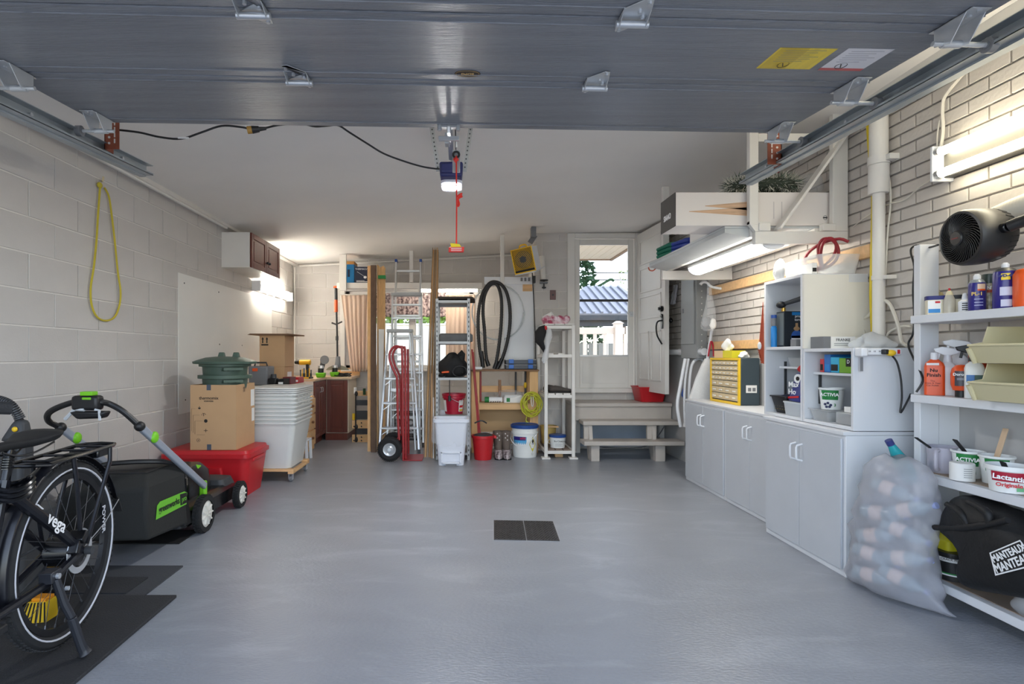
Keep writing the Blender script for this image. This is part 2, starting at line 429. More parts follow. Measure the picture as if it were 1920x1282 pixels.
# ---------------------------------------------------------------- window in the back wall
wn = MB(); y0, y1 = YB + .06, YB + .12
for a in ((WX0, WX1, WZ0, WZ0 + .06), (WX0, WX1, WZ1 - .06, WZ1), (WX0, WX0 + .06, WZ0, WZ1), (WX1 - .06, WX1, WZ0, WZ1), (-.74, -.64, WZ0 + .06, WZ1 - .06)): wn.box(a[0], a[1], y0, y1, a[2], a[3])
wn = struct(wn.build('window_1', white, bevel=.004))
MB().box(WX0 + .06, -.74, y0 + .025, y0 + .03, WZ0 + .06, WZ1 - .06).build('pane', glass, wn)
MB().box(-.64, WX1 - .06, y0 + .025, y0 + .03, WZ0 + .06, WZ1 - .06).build('pane', glass, wn)
MB().box(WX0 - .05, WX1 + .05, YB - .06, YB + .06, WZ0 - .03, WZ0).build('window_sill', white, wn, bevel=.004)
mb = MB()
for a in ((WX0 - .07, WX0, WZ0, WZ1 + .07), (WX1, WX1 + .07, WZ0, WZ1 + .07)): mb.box(a[0], a[1], YB - .022, YB - .002, a[2], a[3])
mb.build('window_casing', white, wn, bevel=.003)
def curtain(x0, x1, z0, z1, y, folds, amp, name, label, mat, pinch=0, group=None):
    mb = MB()
    def fn(u, v):
        z = z1 - (z1 - z0) * v
        a = amp * (.5 + .5 * v)
        x = x0 + (x1 - x0) * (u * (1 - pinch * v) + pinch * v * .75)
        return (x, y + a * math.sin(u * folds * 2 * PI + 1.3 * math.sin(v * 2)) + a * .4 * math.sin(u * folds * 5.1), z + .006 * math.sin(u * folds * 6))
    mb.grid(int(folds * 14), 14, fn)
    o = mb.build(name, mat, None, smooth=80, solid=.003)
    return tag(o, label, 'curtain', group)
sheer = M('pink_beige_sheer', (224, 198, 178), .8, alpha=.88)
curtain(-1.70, -1.28, .9, 2.0, YB - .075, 6, .02, 'curtain', 'pink beige curtain drawn at the window beside the hanging trimmer', sheer, .42)
curtain(-.2, .22, .9, 2.0, YB - .075, 6, .02, 'curtain', 'pink beige curtain drawn behind the grey steel shelving', sheer)
val = M('floral_cloth', (206, 186, 182), .85, namt=.5, nscale=26, c2=(92, 74, 78))
curtain(-1.2, -.2, 1.68, 2.02, YB - .085, 14, .014, 'valance', 'short floral patterned valance gathered across the middle of the window', val)
rod = tag(MB().cyl((-1.72, YB - .08, 2.0), (.3, YB - .08, 2.0), .008).build('curtain_rod', white), 'thin white curtain rod across the top of the window', 'curtain rod')
# ---------------------------------------------------------------- doors
d1 = MB(); fw = .07; dy0, dy1 = YD + .03, YD + .07
d1.box(DX0 + .03, DX0 + .03 + fw, dy0, dy1, DZ0 + .03, DZ1 - .03).box(DX1 - .03 - fw, DX1 - .03, dy0, dy1, DZ0 + .03, DZ1 - .03)
d1.box(DX0 + .1, DX1 - .1, dy0, dy1, DZ1 - .1, DZ1 - .03).box(DX0 + .1, DX1 - .1, dy0, dy1, DZ0 + .03, 1.13)
d1 = struct(d1.build('door_1', white, bevel=.005))
gz0, gz1, gzm = 1.13, DZ1 - .1, 2.395
zm = W(0, 563, dy0).z
MB().box(DX0 + .1, DX1 - .1, dy0 + .018, dy0 + .022, zm + .012, gz1).build('pane', glass, d1)
MB().box(DX0 + .1, DX1 - .1, dy0 + .022, dy0 + .026, gz0, zm - .012).build('pane', glass, d1)
MB().box(DX0 + .1, DX1 - .1, dy0 + .005, dy0 + .035, zm - .014, zm + .014).build('sash_bar', dark, d1)
MB().box(DX0 + .1, DX1 - .1, dy0 - .008, dy0 + .006, 1.115, 1.135).build('sash_rail', alum, d1)
MB().box(DX0 + .13, DX1 - .13, dy0 - .006, dy0, DZ0 + .09, 1.08).build('kick_panel', white, d1, bevel=.004)
MB().box(DX1 - .085, DX1 - .045, dy0 - .03, dy0, 1.60, 1.66).cyl((DX1 - .065, dy0 - .05, 1.635), (DX1 - .065, dy0 - .02, 1.635), .01).box(DX1 - .13, DX1 - .06, dy0 - .055, dy0 - .045, 1.63, 1.642).build('door_latch', zinc, d1)
t = MB()
for a in ((DX0 - .06, DX0 + .03, DZ0 - .02, DZ1 + .03), (DX1 - .03, DX1 + .05, DZ0 - .02, DZ1 + .03)): t.box(a[0], a[1], YD - .03, YD + .03, a[2], a[3])
t.box(DX0 + .03, DX1 - .03, YD - .03, YD + .03, DZ1 - .03, DZ1 + .03)
struct(t.build('trim_3', white, bevel=.006))
t = MB().box(DX0 - .02, DX1 + .04, YD - .07, YD + .1, DZ0 - .02, DZ0 + .035); struct(t.build('trim_4', white, bevel=.006))
# entry door standing open towards the camera
ha = math.radians(-86.4); dw, dh, dt = .80, 1.86, .045
d2 = bpy.data.objects.new('door_2', None)
mb = MB().box(.0, dw, -dt / 2, dt / 2, 0, dh)
d2 = struct(mb.build('door_2', white, bevel=.003))
d2.location = (DX1 + .005, YD - .03, .715); d2.rotation_euler = (0, 0, ha)
def dpan(x0, x1, z0, z1):
    for sgn in (-1, 1):
        y = sgn * dt / 2
        m2 = MB()
        for a in ((x0, x1, z0, z0 + .018), (x0, x1, z1 - .018, z1), (x0, x0 + .018, z0, z1), (x1 - .018, x1, z0, z1)): m2.box(a[0], a[1], min(y, y + sgn * .009), max(y, y + sgn * .009), a[2], a[3])
        m2.build('panel_moulding', white, d2, bevel=.003)
for z0, z1 in ((1.47, 1.76), (1.14, 1.43), (.83, 1.10)): dpan(.1, dw - .1, z0, z1)
dpan(.1, .37, .13, .69); dpan(.43, dw - .1, .13, .69)
# black handle set and deadbolt on the side the camera sees
for sgn in (-1,):
    y = sgn * dt / 2
    mb = MB().box(dw - .085, dw - .04, y - .012, y, .70, .84)
    mb.tube([(dw - .062, y - .012, .79), (dw - .062, y - .055, .775), (dw - .062, y - .07, .72), (dw - .062, y - .06, .63), (dw - .062, y - .02, .555), (dw - .062, y - .005, .535)], .009, 8, sub=4)
    mb.cyl((dw - .062, y - .02, .84), (dw - .062, y, .84), .02)
    mb.build('door_handle', blackgl, d2, bevel=.003)
    MB().cyl((dw - .062, y - .03, .915), (dw - .062, y, .915), .03).box(dw - .07, dw - .054, y - .05, y - .03, .90, .93).build('deadbolt', blackgl, d2)
MB().ell((dw - .062, dt / 2 + .045, .79), (.028, .022, .028)).cyl((dw - .062, dt / 2, .79), (dw - .062, dt / 2 + .04, .79), .012).build('door_knob', blackgl, d2)
# ---------------------------------------------------------------- outside, through the door and the window
soff_m = M('soffit_vinyl', (226, 214, 192), .6)
eave = thing('eave', 'cream boarded house eave overhanging the back door outside', 'eave', (1.3, 7.3, 2.6))
for i in range(13):
    x = .98 + i * .12
    MB().box(x, x + .114, 7.04, 9.46, 2.75, 2.77).build('plank', soff_m, eave, bevel=.002)
MB().box(.9, 2.56, 9.46, 9.5, 2.73, 2.9).box(2.54, 2.58, 7.04, 9.5, 2.725, 2.9).build('fascia', M('fascia_brown', (150, 128, 108), .6), eave)
rail_m = M('white_vinyl_rail', (226, 214, 202), .5)
ry = 8.6; rt = W(0, 614, ry).z
rl = thing('porch_railing', 'white vinyl porch railing with square post outside the back door', 'railing', (2.0, ry, 0))
MB().box(1.2, 2.52, ry - .03, ry + .03, rt - .1, rt).build('top_rail', rail_m, rl, bevel=.008)
MB().box(1.2, 2.52, ry - .025, ry + .025, .5, .6).build('bottom_rail', rail_m, rl, bevel=.008)
for i in range(9):
    x = 1.27 + i * .155
    MB().box(x, x + .05, ry - .02, ry + .02, .6, rt - .1).build('baluster', rail_m, rl, bevel=.004)
MB().box(2.36, 2.48, ry - .065, ry + .055, 0, rt + .06).hexa([(2.34, ry - .085, rt + .06), (2.5, ry - .085, rt + .06), (2.5, ry + .075, rt + .06), (2.34, ry + .075, rt + .06)], [(2.39, ry - .03, rt + .1), (2.45, ry - .03, rt + .1), (2.45, ry + .02, rt + .1), (2.39, ry + .02, rt + .1)]).build('rail_post', rail_m, rl, bevel=.006)
struct(MB().box(XC + .3, 4, YD + .25, ry + .2, .55, .68).box(1.2, 4, ry, ry + .15, -.1, .55).build('porch_floor', rail_m))
# metal roofed gazebo
roof_m = M('gazebo_metal', (140, 140, 144), .4, .3); gy = 12.5
gz = thing('gazebo', 'grey metal hip roofed gazebo beyond the porch railing', 'gazebo', (4.4, gy + 2, 0))
e0, e1 = W(1040, 589, gy), W(1235, 589, gy)
ez = e0.z; x0, x1 = e0.x, e1.x; tz = W(0, 538, gy + 2.2).z
rx0, rx1 = W(1098, 0, gy + 2.2).x, W(1163, 0, gy + 2.2).x
mb = MB().add([(x0, gy, ez), (x1, gy, ez), (x1, gy + 4.4, ez), (x0, gy + 4.4, ez), (rx0, gy + 2.2, tz), (rx1, gy + 2.2, tz)], [(0, 1, 5, 4), (1, 2, 5), (2, 3, 4, 5), (3, 0, 4)])
mb.build('roof', roof_m, gz, smooth=0, solid=.04)
for i in range(12):
    xa = x0 + (x1 - x0) * (i + .5) / 12
    k = min(1, (xa - x0) / max(.01, rx0 - x0), (x1 - xa) / max(.01, x1 - rx1))
    p = Vector((xa, gy, ez + .04)); q = Vector((xa + 0 * k, gy + 2.2 * k, ez + (tz - ez) * k + .04))
    MB().beam(p, q, .05, .04).build('roof_rib', roof_m, gz)
MB().box(x0, x1, gy, gy + .12, ez - .13, ez - .02).box(x0 + .05, x1 - .05, gy + .14, gy + .2, ez - .26, ez - .13).build('fascia_beam', dark, gz)
for xx in (x0 + .25, x1 - .35, 3.9):
    MB().box(xx, xx + .14, gy + .2, gy + .34, -.1, ez - .1).build('post', M('teal_post', (84, 128, 120), .6), gz)
lat_m = rail_m
lt = thing('lattice_screen', 'white diagonal lattice screen beyond the porch railing', 'lattice', (3.0, 11.5, 0))
mb = MB()
for i in range(26):
    for sg in (-1, 1):
        a = 2.4 + i * .13; z0, z1 = -.02, 1.75
        p, q = Vector((a, 11.5 + .01 * sg, z0)), Vector((a + sg * 1.77, 11.5 + .01 * sg, z1))
        if 2.3 < q.x < 4.0 and 2.3 < p.x < 4.0: mb.beam(p, q, .012, .035, (0, 1, 0))
tag(mb.build('lattice', lat_m, lt), kind='stuff')
fence = thing('garden_fence', 'white garden fence behind the gazebo posts', 'fence', (6, 17, 0))
for i in range(30): MB().box(1.5 + i * .3, 1.78 + i * .3, 17, 17.03, -.05, 1.5).build('board', M('fence_grey', (150, 148, 140), .7) if 'fence_grey' not in MATS else MATS['fence_grey'], fence)
def tree(name, label, c, h, r, n, col, seed, cone=False):
    rnd = random.Random(seed)
    t = thing(name, label, 'tree', c)
    MB().cyl(c, (c[0], c[1], c[2] + h * .5), .16, .08, 8).build('trunk', woodd, t)
    mb = MB()
    for i in range(n):
        v = rnd.random(); a = rnd.random() * 2 * PI
        rr = r * ((1 - v) ** .7 if cone else math.sin(PI * (.12 + .86 * v)) ** .6) * (rnd.random() ** .35)
        p = Vector((c[0] + rr * math.cos(a), c[1] + rr * math.sin(a), c[2] + h * (.06 + .94 * v if cone else .3 + .7 * v)))
        d = Vector((math.cos(a), math.sin(a), rnd.uniform(-.6, .6))).normalized(); s2 = rnd.uniform(.1, .24) * (1.0 if cone else .8)
        e = d.orthogonal().normalized() * s2 * .5; e.rotate(Matrix.Rotation(rnd.random() * 6, 3, d))
        mb.add([p - e, p + d * s2, p + e, p + d * s2 * .5 + Vector((0, 0, .05))], [(0, 1, 2), (0, 3, 2)])
    o = mb.build('foliage', col, t, smooth=0); o['kind'] = 'stuff'
leafd = M('conifer_green', (48, 82, 48), .8, var=.1, namt=.3, nscale=2)
leafl = M('leaf_green', (128, 158, 62), .8, namt=.3, nscale=2)
tree('cypress', 'tall dark green cypress beside the gazebo roof outside the door', (4.0, 20, -.1), 8.5, 1.15, 3200, leafd, 3, True)
tree('tree', 'sparse yellow green tree behind the gazebo roof', (8.5, 29, -.1), 5.6, .8, 170, leafl, 5)
hl = thing('hedge', 'sunlit green hedge outside the back window', 'hedge', (-1, 17, 0))
mb = MB(); rnd = random.Random(4)
for i in range(2600):
    p = Vector((rnd.uniform(-8, 1.3), 16.6 + rnd.random() * .8, 1.95 + rnd.random() * .9)); d = Vector((rnd.uniform(-1, 1), rnd.uniform(-1, 0), rnd.uniform(-1, 1))).normalized() * .16
    e = d.orthogonal() * .5; mb.add([p - e, p + d, p + e], [(0, 1, 2)])
o = mb.build('foliage', leafl, hl, smooth=0); o['kind'] = 'stuff'
gw = tag(MB().box(-9, 1.2, 16.2, 16.4, -.1, 2.0).box(-9.05, 1.25, 16.15, 16.45, 2.0, 2.05).build('garden_wall', M('sunlit_white_wall', (236, 226, 206), .8, namt=.03)), 'bright cream garden wall outside the back window', 'wall')
for i, z in enumerate((W(0, 512, 26).z, W(0, 525, 26).z)):
    tag(MB().tube([(2, 26, z + .1), (8, 26, z), (15, 26, z + .08)], .022, 5, sub=4).build('overhead_wire', black), ['upper black overhead wire crossing the sky outside the door', 'lower black overhead wire crossing the sky outside the door'][i], 'wire')
tc = tag(MB().tube([(4.6, 20.2, 3.5), (5.0, 20.2, 3.62), (5.4, 20.2, 3.85), (5.55, 20.2, 3.8)], .05, 6, sub=3).build('bare_branch', leafd), 'drooping dark branch over the gazebo roof outside', 'branch')
# ---------------------------------------------------------------- overhead garage door
SK = .0386
def DP(x, s, d=0): return Vector((x, s + SK * x, 2.0715 + .066 * s - d))   # d below the door's inner face
gdm = M('embossed_door_steel', (134, 138, 145), .34, namt=.12, nscale=3, stretch=(1, 6, 1), bump=1.0, bscale=36)
for n in gdm.node_tree.nodes:
    if n.type == 'MAPPING': n.inputs['Scale'].default_value = (.3, 8, 1)
gd = thing('garage_door', 'slate grey wood grained sectional garage door rolled up overhead', 'garage door', (0, 1.5, 2.3))
GX0, GX1 = -1.755, 1.63
seams = [2.775, 2.225, 1.735, 1.245, .755]
for a, b in zip(seams, seams[1:]):
    mb = MB(); g = .0045
    mb.hexa([DP(GX0, b + g), DP(GX1, b + g), DP(GX1, a - g), DP(GX0, a - g)], [DP(GX0, b + g, -.045), DP(GX1, b + g, -.045), DP(GX1, a - g, -.045), DP(GX0, a - g, -.045)])
    sec = mb.build('door_section', gdm, gd, bevel=.004)
    for q in (a - .055, b + .05):     # pressed ribs either side of every seam
        m2 = MB(); m2.hexa([DP(GX0, q - .0015, .0028), DP(GX1, q - .0015, .0028), DP(GX1, q + .0015, .0028), DP(GX0, q + .0015, .0028)], [DP(GX0, q - .003, -.002), DP(GX1, q - .003, -.002), DP(GX1, q + .003, -.002), DP(GX0, q + .003, -.002)])
        m2.build('rib', gdm, sec)
MB().hexa([DP(GX0, 2.775, -.005), DP(GX1, 2.775, -.005), DP(GX1, 2.795, -.005), DP(GX0, 2.795, -.005)], [DP(GX0, 2.775, -.05), DP(GX1, 2.775, -.05), DP(GX1, 2.795, -.05), DP(GX0, 2.795, -.05)]).build('edge_strip', gdm, gd)
def hinge(x, s, flip, big=1.0):
    k = big; w = .043 * k; sg = -1 if flip else 1
    mb = MB()
    a = [(-w, .01), (w, .01), (w, -.055), (sg * w * .75, -.11), (sg * w * .3, -.115), (-sg * w, -.055)]
    up = [DP(x + u, s + v, .002) for u, v in a]
    mb.prism(up, (0, 0, -.0035))
    lo = [(-w, .012), (w, .012), (-sg * w * .3, .075), (-sg * w * .8, .078)] if not flip else [(-w, .012), (w, .012), (w * .8, .078), (w * .3, .075)]
    mb.prism([DP(x + u, s + v, .002) for u, v in lo], (0, 0, -.0035))
    for e in (-w, w):
        mb.prism([DP(x + e, s - .06, .002), DP(x + e, s + .012, .002), DP(x + e, s + .014, .026), DP(x + e, s - .004, .03)], (.003 if e < 0 else -.003, 0, 0))
    h = mb.build('hinge', zinc, gd, bevel=.001)
    MB().cyl(DP(x - w - .008, s + .004, .02), DP(x + w + .008, s + .004, .02), .011, n=14).build('hinge_pin', zinc, h)
    m2 = MB()
    for u, v in ((sg * w * .55, -.095), (sg * w * .2, -.045), (-sg * w * .6, .06), (w * .6, -.02)): m2.cyl(DP(x + u, s + v, .002), DP(x + u, s + v, .013), .0065, n=6)
    m2.build('bolt', zinc, h)
for s in seams[1:-1]:
    hinge(-.63, s, True); hinge(.54, s, False)
def roller(x, s, sg, xr):
    w = .03; mb = MB()
    xo = x - sg * .05
    mb.prism([DP(xo - w, s - .11, .002), DP(xo + w, s - .11, .002), DP(xo + w, s + .05, .002), DP(xo - w, s + .05, .002)], (0, 0, -.004))
    for e in (-w, w): mb.prism([DP(xo + e, s - .09, .002), DP(xo + e, s + .03, .002), DP(xo + e, s + .03, .06), DP(xo + e, s - .03, .075)], (.003, 0, 0))
    h = mb.build('roller_bracket', zinc, gd, bevel=.001)
    MB().cyl(DP(xo - sg * .06, s, .062), DP(xr, s, .062), .008, n=10).cyl(DP(xo - w, s, .062), DP(xo + w, s, .062), .0125, n=12).build('roller_stem', zinc, h)
    MB().cyl(DP(xr - .012, s, .062), DP(xr + .012, s, .062), .024, n=20).cyl(DP(xr - .016, s, .062), DP(xr + .016, s, .062), .011, n=12).build('roller_wheel', midgrey, h)
    m2 = MB()
    for v in (-.1, -.065, .04): m2.cyl(DP(xo, s + v, .002), DP(xo, s + v, .012), .007, n=6)
    m2.build('bolt', zinc, h)
XTL, XTR = -1.805, 1.70
for s in (2.72, 2.225, 1.735, 1.245): roller(GX0 + .01, s, -1, XTL + .01); roller(GX1 - .01, s, 1, XTR)
# stickers and maker's badge printed flat on the sections
def sticker(name, c, mat, wx, ws, par=gd, d=.0008):
    x, s = c
    return MB().hexa([DP(x - wx / 2, s - ws / 2, d), DP(x + wx / 2, s - ws / 2, d), DP(x + wx / 2, s + ws / 2, d), DP(x - wx / 2, s + ws / 2, d)],
                     [DP(x - wx / 2, s - ws / 2, 0), DP(x + wx / 2, s - ws / 2, 0), DP(x + wx / 2, s + ws / 2, 0), DP(x - wx / 2, s + ws / 2, 0)]).build(name, mat, par)
dn = (PI - .066, 0, PI + 0)      # lettering read from below
yst = M('warning_yellow', (226, 200, 50), .45, namt=.1, nscale=12, stretch=(4, .3, 1)); yst2 = M('warning_dark_yellow', (202, 174, 20), .45, namt=.1, nscale=20)
wst = M('sticker_white', (222, 222, 228), .45); rst = M('sticker_red', (200, 90, 90), .5)
for (cx, cs, wx, ws, mt) in ((1.215, 1.985, .205, .16, yst), (1.435, 1.985, .165, .17, wst)):
    st = sticker('warning_label', (cx, cs), mt, wx, ws)
    if mt is yst: sticker('printed_panel', (cx - .045, cs), yst2, .10, ws, st, .0011)
    else: sticker('printed_panel', (cx, cs + ws / 2 - .01), rst, wx, .02, st, .0011)
    m2 = MB(); cc = DP(cx - .02, cs + .045, .0016); rr = .019
    m2.tube([cc + Vector((rr * math.cos(i * PI / 12), rr * 1.1 * math.sin(i * PI / 12), 0)) for i in range(24)], .001, 4, closed=True)
    m2.beam(cc + Vector((-.008, -.013, 0)), cc + Vector((.006, .013, 0)), .003, .001)
    m2.build('printed_symbol', ink, st)
    m2 = MB()
    for k in range(6):
        p = DP(cx - wx * .35, cs - ws * .38 + k * .016, .0012); m2.beam(p, p + Vector((wx * (.7 - .1 * (k % 3)), 0, 0)), .003, .0006)
    m2.build('printed_line', M('faint_print', (150, 140, 110) if mt is yst else (170, 170, 178), .6), st)
bx, bs = .03, 2.16
def oval(name, rx, ry, d, mat, par):
    return MB().add([DP(bx + rx * math.cos(i * PI / 16), bs + ry * math.sin(i * PI / 16), d) for i in range(32)], [tuple(range(32))]).build(name, mat, par, smooth=0, solid=.0006)
bd = oval('maker_badge', .05, .03, .0008, M('badge_brown', (52, 42, 36), .4), gd)
m2 = MB().tube([DP(bx + .045 * math.cos(i * PI / 16), bs + .026 * math.sin(i * PI / 16), .0012) for i in range(32)], .0007, 4, closed=True); m2.build('badge_ring', M('badge_gold', (206, 172, 116), .4), bd)
text('BDPG', .022, MATS['badge_gold'], bd, DP(bx, bs, .002), (PI, 0, PI), ext=.0003, bold=.0003, sx=.9)
# centre bracket on the top section, arm, rail and opener
op = thing('garage_door_opener', 'dark blue garage door opener with lit lens hung from the ceiling', 'door opener', (-.045, 3.5, 2.2))
oy = 3.50; ox = W(846, 0, oy).x; oz0, oz1 = W(0, 330, oy).z, W(0, 302, oy).z; hw = .074
obl = M('opener_blue', (48, 52, 104), .35)
MB().hexa([(ox - hw * .95, oy, oz0), (ox + hw * .95, oy, oz0), (ox + hw * .9, oy + .29, oz0 - .004), (ox - hw * .9, oy + .29, oz0 - .004)],
          [(ox - hw, oy, oz1), (ox + hw, oy, oz1), (ox + hw, oy + .29, oz1), (ox - hw, oy + .29, oz1)]).build('housing', obl, op, bevel=.012)
MB().box(ox - hw * .9, ox + hw * .9, oy - .01, oy + .02, oz0 + .02, oz1 - .012).build('front_shell', obl, op, bevel=.01)
MB().rings([(ox - .066, ox + .066, oy + .07, oy + .285, oz0 - .014), (ox - .07, ox + .07, oy + .06, oy + .29, oz0 - .002)], .04).build('lens_cover', M('smoked_lens', (206, 210, 222), .2), op)
MB().ell((ox, oy + .175, oz0 - .014), (.05, .085, .008)).build('lamp', led_m, op)
rail = MB().beam((ox, 2.86, 2.34), (ox, oy + .1, oz1 + .035), .03, .022); rail.build('rail', zinc, op)
MB().beam((ox + .03, 3.0, 2.352), (ox + .03, oy, oz1 + .01), .006, .012).build('chain', dark, op)
for sg, a in ((-1, -.05), (1, .05)):
    p = Vector((ox + sg * (hw + .008), oy + .06, oz1 - .045)); q = Vector((ox + sg * (hw + .05), oy + .02, 2.57))
    m2 = MB().beam(p, q, .028, .003, (0, 1, 0)); st = m2.build('hanger_strap', shelfsteel, op)
    d = (q - p) / 11
    m3 = MB()
    for k in range(1, 11): m3.cyl(p + d * k + Vector((0, -.004, 0)), p + d * k + Vector((0, .004, 0)), .0048, n=8)
    m3.build('hole', dark, st)
MB().box(ox - .03, ox - .005, 3.1, 3.16, 2.30, 2.36).box(ox + .012, ox + .055, 3.2, 3.205, 2.17, 2.30).tube([(ox + .034, 3.19, 2.31), (ox + .034, 3.19, 2.37), (ox + .03, 3.19, 2.42)], .005, 6).build('trolley', zinc, op, bevel=.002)
m2 = MB(); m2.tube([(ox + .033 + .017 * math.cos(i * PI / 10), 3.185, 2.268 + .017 * math.sin(i * PI / 10)) for i in range(20)], .006, 6, closed=True); m2.build('trolley_ring', black, op)
MB().beam(DP(ox, 2.72, .03), (ox, 3.13, 2.32), .012, .03).build('door_arm', zinc, op)
m2 = MB().box(ox - .05, ox + .05, 2.74, 2.76, 2.18, 2.2)
for u in (-.045, 0, .045): m2.cyl(DP(ox + u, 2.74, .0), DP(ox + u, 2.74, .028), .011, n=6)
m2.hexa([DP(ox - .055, 2.735, .012), DP(ox + .055, 2.735, .012), DP(ox + .055, 2.77, .012), DP(ox - .055, 2.77, .012)], [DP(ox - .055, 2.735, 0), DP(ox + .055, 2.735, 0), DP(ox + .055, 2.77, 0), DP(ox - .055, 2.77, 0)])
m2.build('arm_bracket', zinc, gd, bevel=.001)
cy = 3.185; cx = ox + .034
rc = thing('release_rope', 'red emergency release cord with red handle hanging below the opener', 'cord', (cx, cy, 2.2))
redc = M('signal_red', (226, 50, 40), .5)
z0, z1 = W(0, 300, cy).z, W(0, 462, cy).z
MB().tube([(cx, cy, 2.262), (cx, cy, z0 - .1), (cx + .002, cy, (z0 + z1) / 2), (cx, cy, z1)], .0042, 6).cyl((cx - .012, cy, z0 - .005), (cx + .006, cy, z0 + .01), .013, n=10).build('cord', redc, rc)
MB().tube([(cx + .004, cy - .006, z0 - .21), (cx + .03, cy, z0 - .19), (cx + .012, cy, z0 - .215), (cx + .034, cy, z0 - .205), (cx + .01, cy, z0 - .22), (cx + .016, cy - .004, z0 - .25), (cx + .008, cy, z0 - .26), (cx + .004, cy - .004, z0 - .22)], .006, 6, sub=4).build('knot', redc, rc)
hz = W(0, 473, cy).z
hd = MB().hexa([(cx - .045, cy - .012, hz), (cx + .042, cy - .012, hz), (cx + .042, cy + .012, hz), (cx - .045, cy + .012, hz)], [(cx - .043, cy - .012, hz + .028), (cx + .045, cy - .012, hz + .03), (cx + .045, cy + .012, hz + .03), (cx - .043, cy + .012, hz + .028)]).build('handle', redc, rc, bevel=.004)
for k in (.006, .014, .021): MB().box(cx - .03, cx + .03, cy - .0135, cy - .0125, hz + k, hz + k + .0025).build('printed_line', inkw, hd)
MB().hexa([(cx - .03, cy - .003, hz + .03), (cx + .028, cy - .003, hz + .03), (cx + .028, cy, hz + .03), (cx - .03, cy, hz + .03)], [(cx - .034, cy - .012, hz + .05), (cx + .018, cy - .006, hz + .046), (cx + .018, cy - .003, hz + .046), (cx - .034, cy - .009, hz + .05)]).build('tag', M('tag_yellow', (238, 222, 40), .6), rc)
# ---------------------------------------------------------------- tracks with hangers
def track(name, label, X, sg, pl, ztop):
    t = thing(name, label, 'door track', (X, 2, 2.2))
    (ya, ha), (yb, hb) = pl
    mb = MB(); sl = (hb - ha) / (yb - ya); y0 = .55; h0 = ha + sl * (y0 - ya); h = .058; th = .003
    def q(x, y, dz): return Vector((x, y, CH + ha + sl * (y - ya) + dz))
    def sheet(xa, xb, d0, d1): mb.hexa([q(xa, y0, d0), q(xb, y0, d0), q(xb, yb, d0), q(xa, yb, d0)], [q(xa, y0, d1), q(xb, y0, d1), q(xb, yb, d1), q(xa, yb, d1)])
    xo = X + sg * .03                                   # web on the wall side, two lips towards the door
    sheet(min(xo, xo + sg * th), max(xo, xo + sg * th), 0, h)
    sheet(min(X - sg * .01, xo), max(X - sg * .01, xo), 0, th)
    sheet(min(X - sg * .01, xo), max(X - sg * .01, xo), h - th, h)
    sheet(min(X - sg * .01, X - sg * .007), max(X - sg * .01, X - sg * .007), 0, .012)
    mb.build('channel', steel, t)
    mb = MB()                                            # stiffening angle bolted to the web
    sheet(min(xo + sg * th, xo + sg * .007), max(xo + sg * th, xo + sg * .007), -.004, .045)
    sheet(min(xo + sg * th, xo + sg * .04), max(xo + sg * th, xo + sg * .04), -.008, -.004)
    mb.build('angle', steel, t)
    for y in (yb - .25, yb - .9):
        m2 = MB(); p = q(X + sg * .027, y, .03); m2.cyl(p, p - Vector((sg * .012, 0, 0)), .009, n=8); m2.build('bolt', zinc, t)
    return t, q
tl, ql = track('door_track', 'galvanised track carrying the door rollers along the block wall', XTL, -1, ((2.2, .982), (3.29, 1.052)), 2.5)
tr, qr = track('door_track', 'galvanised track carrying the door rollers along the brick wall', XTR, 1, ((1.69, .982), (3.40, 1.036)), 2.6)
def hanger(t, x, y, z0, z1, sg):
    mb = MB().box(min(x, x + sg * .075), max(x, x + sg * .075), y, y + .004, z0, z1).box(min(x, x + sg * .004), max(x, x + sg * .004), y, y + .07, z0, z1)
    h = mb.build('hanger', brown, t)
    m2 = MB()
    z = z0 + .03
    while z < z1 - .02:
        m2.cyl((x + sg * .025, y - .002, z), (x + sg * .025, y + .002, z), .006, n=8); m2.box(min(x + sg * .05, x + sg * .056), max(x + sg * .05, x + sg * .056), y - .002, y + .002, z, z + .022); z += .03
    m2.build('slot', M('slot_grey', (200, 196, 192), .7), h)
hanger(tl, XTL - .005, 2.86, 2.18, 2.475, 1)
hanger(tr, XTR + .02, 3.0, 2.15, 2.605, -1)
# black power cord of the opener slung along the ceiling, with its yellow plug
pc = thing('power_cable', 'black power cord slung under the ceiling to the opener with brass plug', 'cord', (-.8, 3.0, 2.4))
pts = [W(216, 243, 2.95), W(260, 248, 2.97), W(300, 257, 3.0), W(340, 260, 3.0), W(378, 248, 3.0), W(415, 236, 3.02), W(450, 238, 3.03), W(470, 242, 3.03)]
MB().tube(pts, .0055, 7, sub=5).build('cord', black, pc)
a, b = W(464, 244, 3.03), W(486, 242, 3.04)
MB().cyl(a, a + (b - a) * .45, .02, .02, 12).build('plug', M('brass_plug', (168, 128, 60), .5), pc)
MB().cyl(a + (b - a) * .4, b, .021, .016, 12).cyl(b, b + (b - a) * .6, .012, .008, 10).build('socket', black, pc)
pts = [W(498, 240, 3.04), W(525, 234, 3.05), W(565, 232, 3.1), W(590, 237, 3.15), W(612, 236, 3.2), W(634, 235, 3.25), W(655, 248, 3.3), W(690, 270, 3.4), W(720, 288, 3.45), W(760, 303, 3.5), W(795, 313, 3.54), W(824, 317, 3.56)]
MB().tube(pts, .0055, 7, sub=5).build('cord', black, pc)
MB().tube([W(335, 259, 3.0) + Vector((0, -.007, 0)), W(355, 259, 3.0) + Vector((0, -.007, -.002))], .005, 6).build('tape', paper, pc)
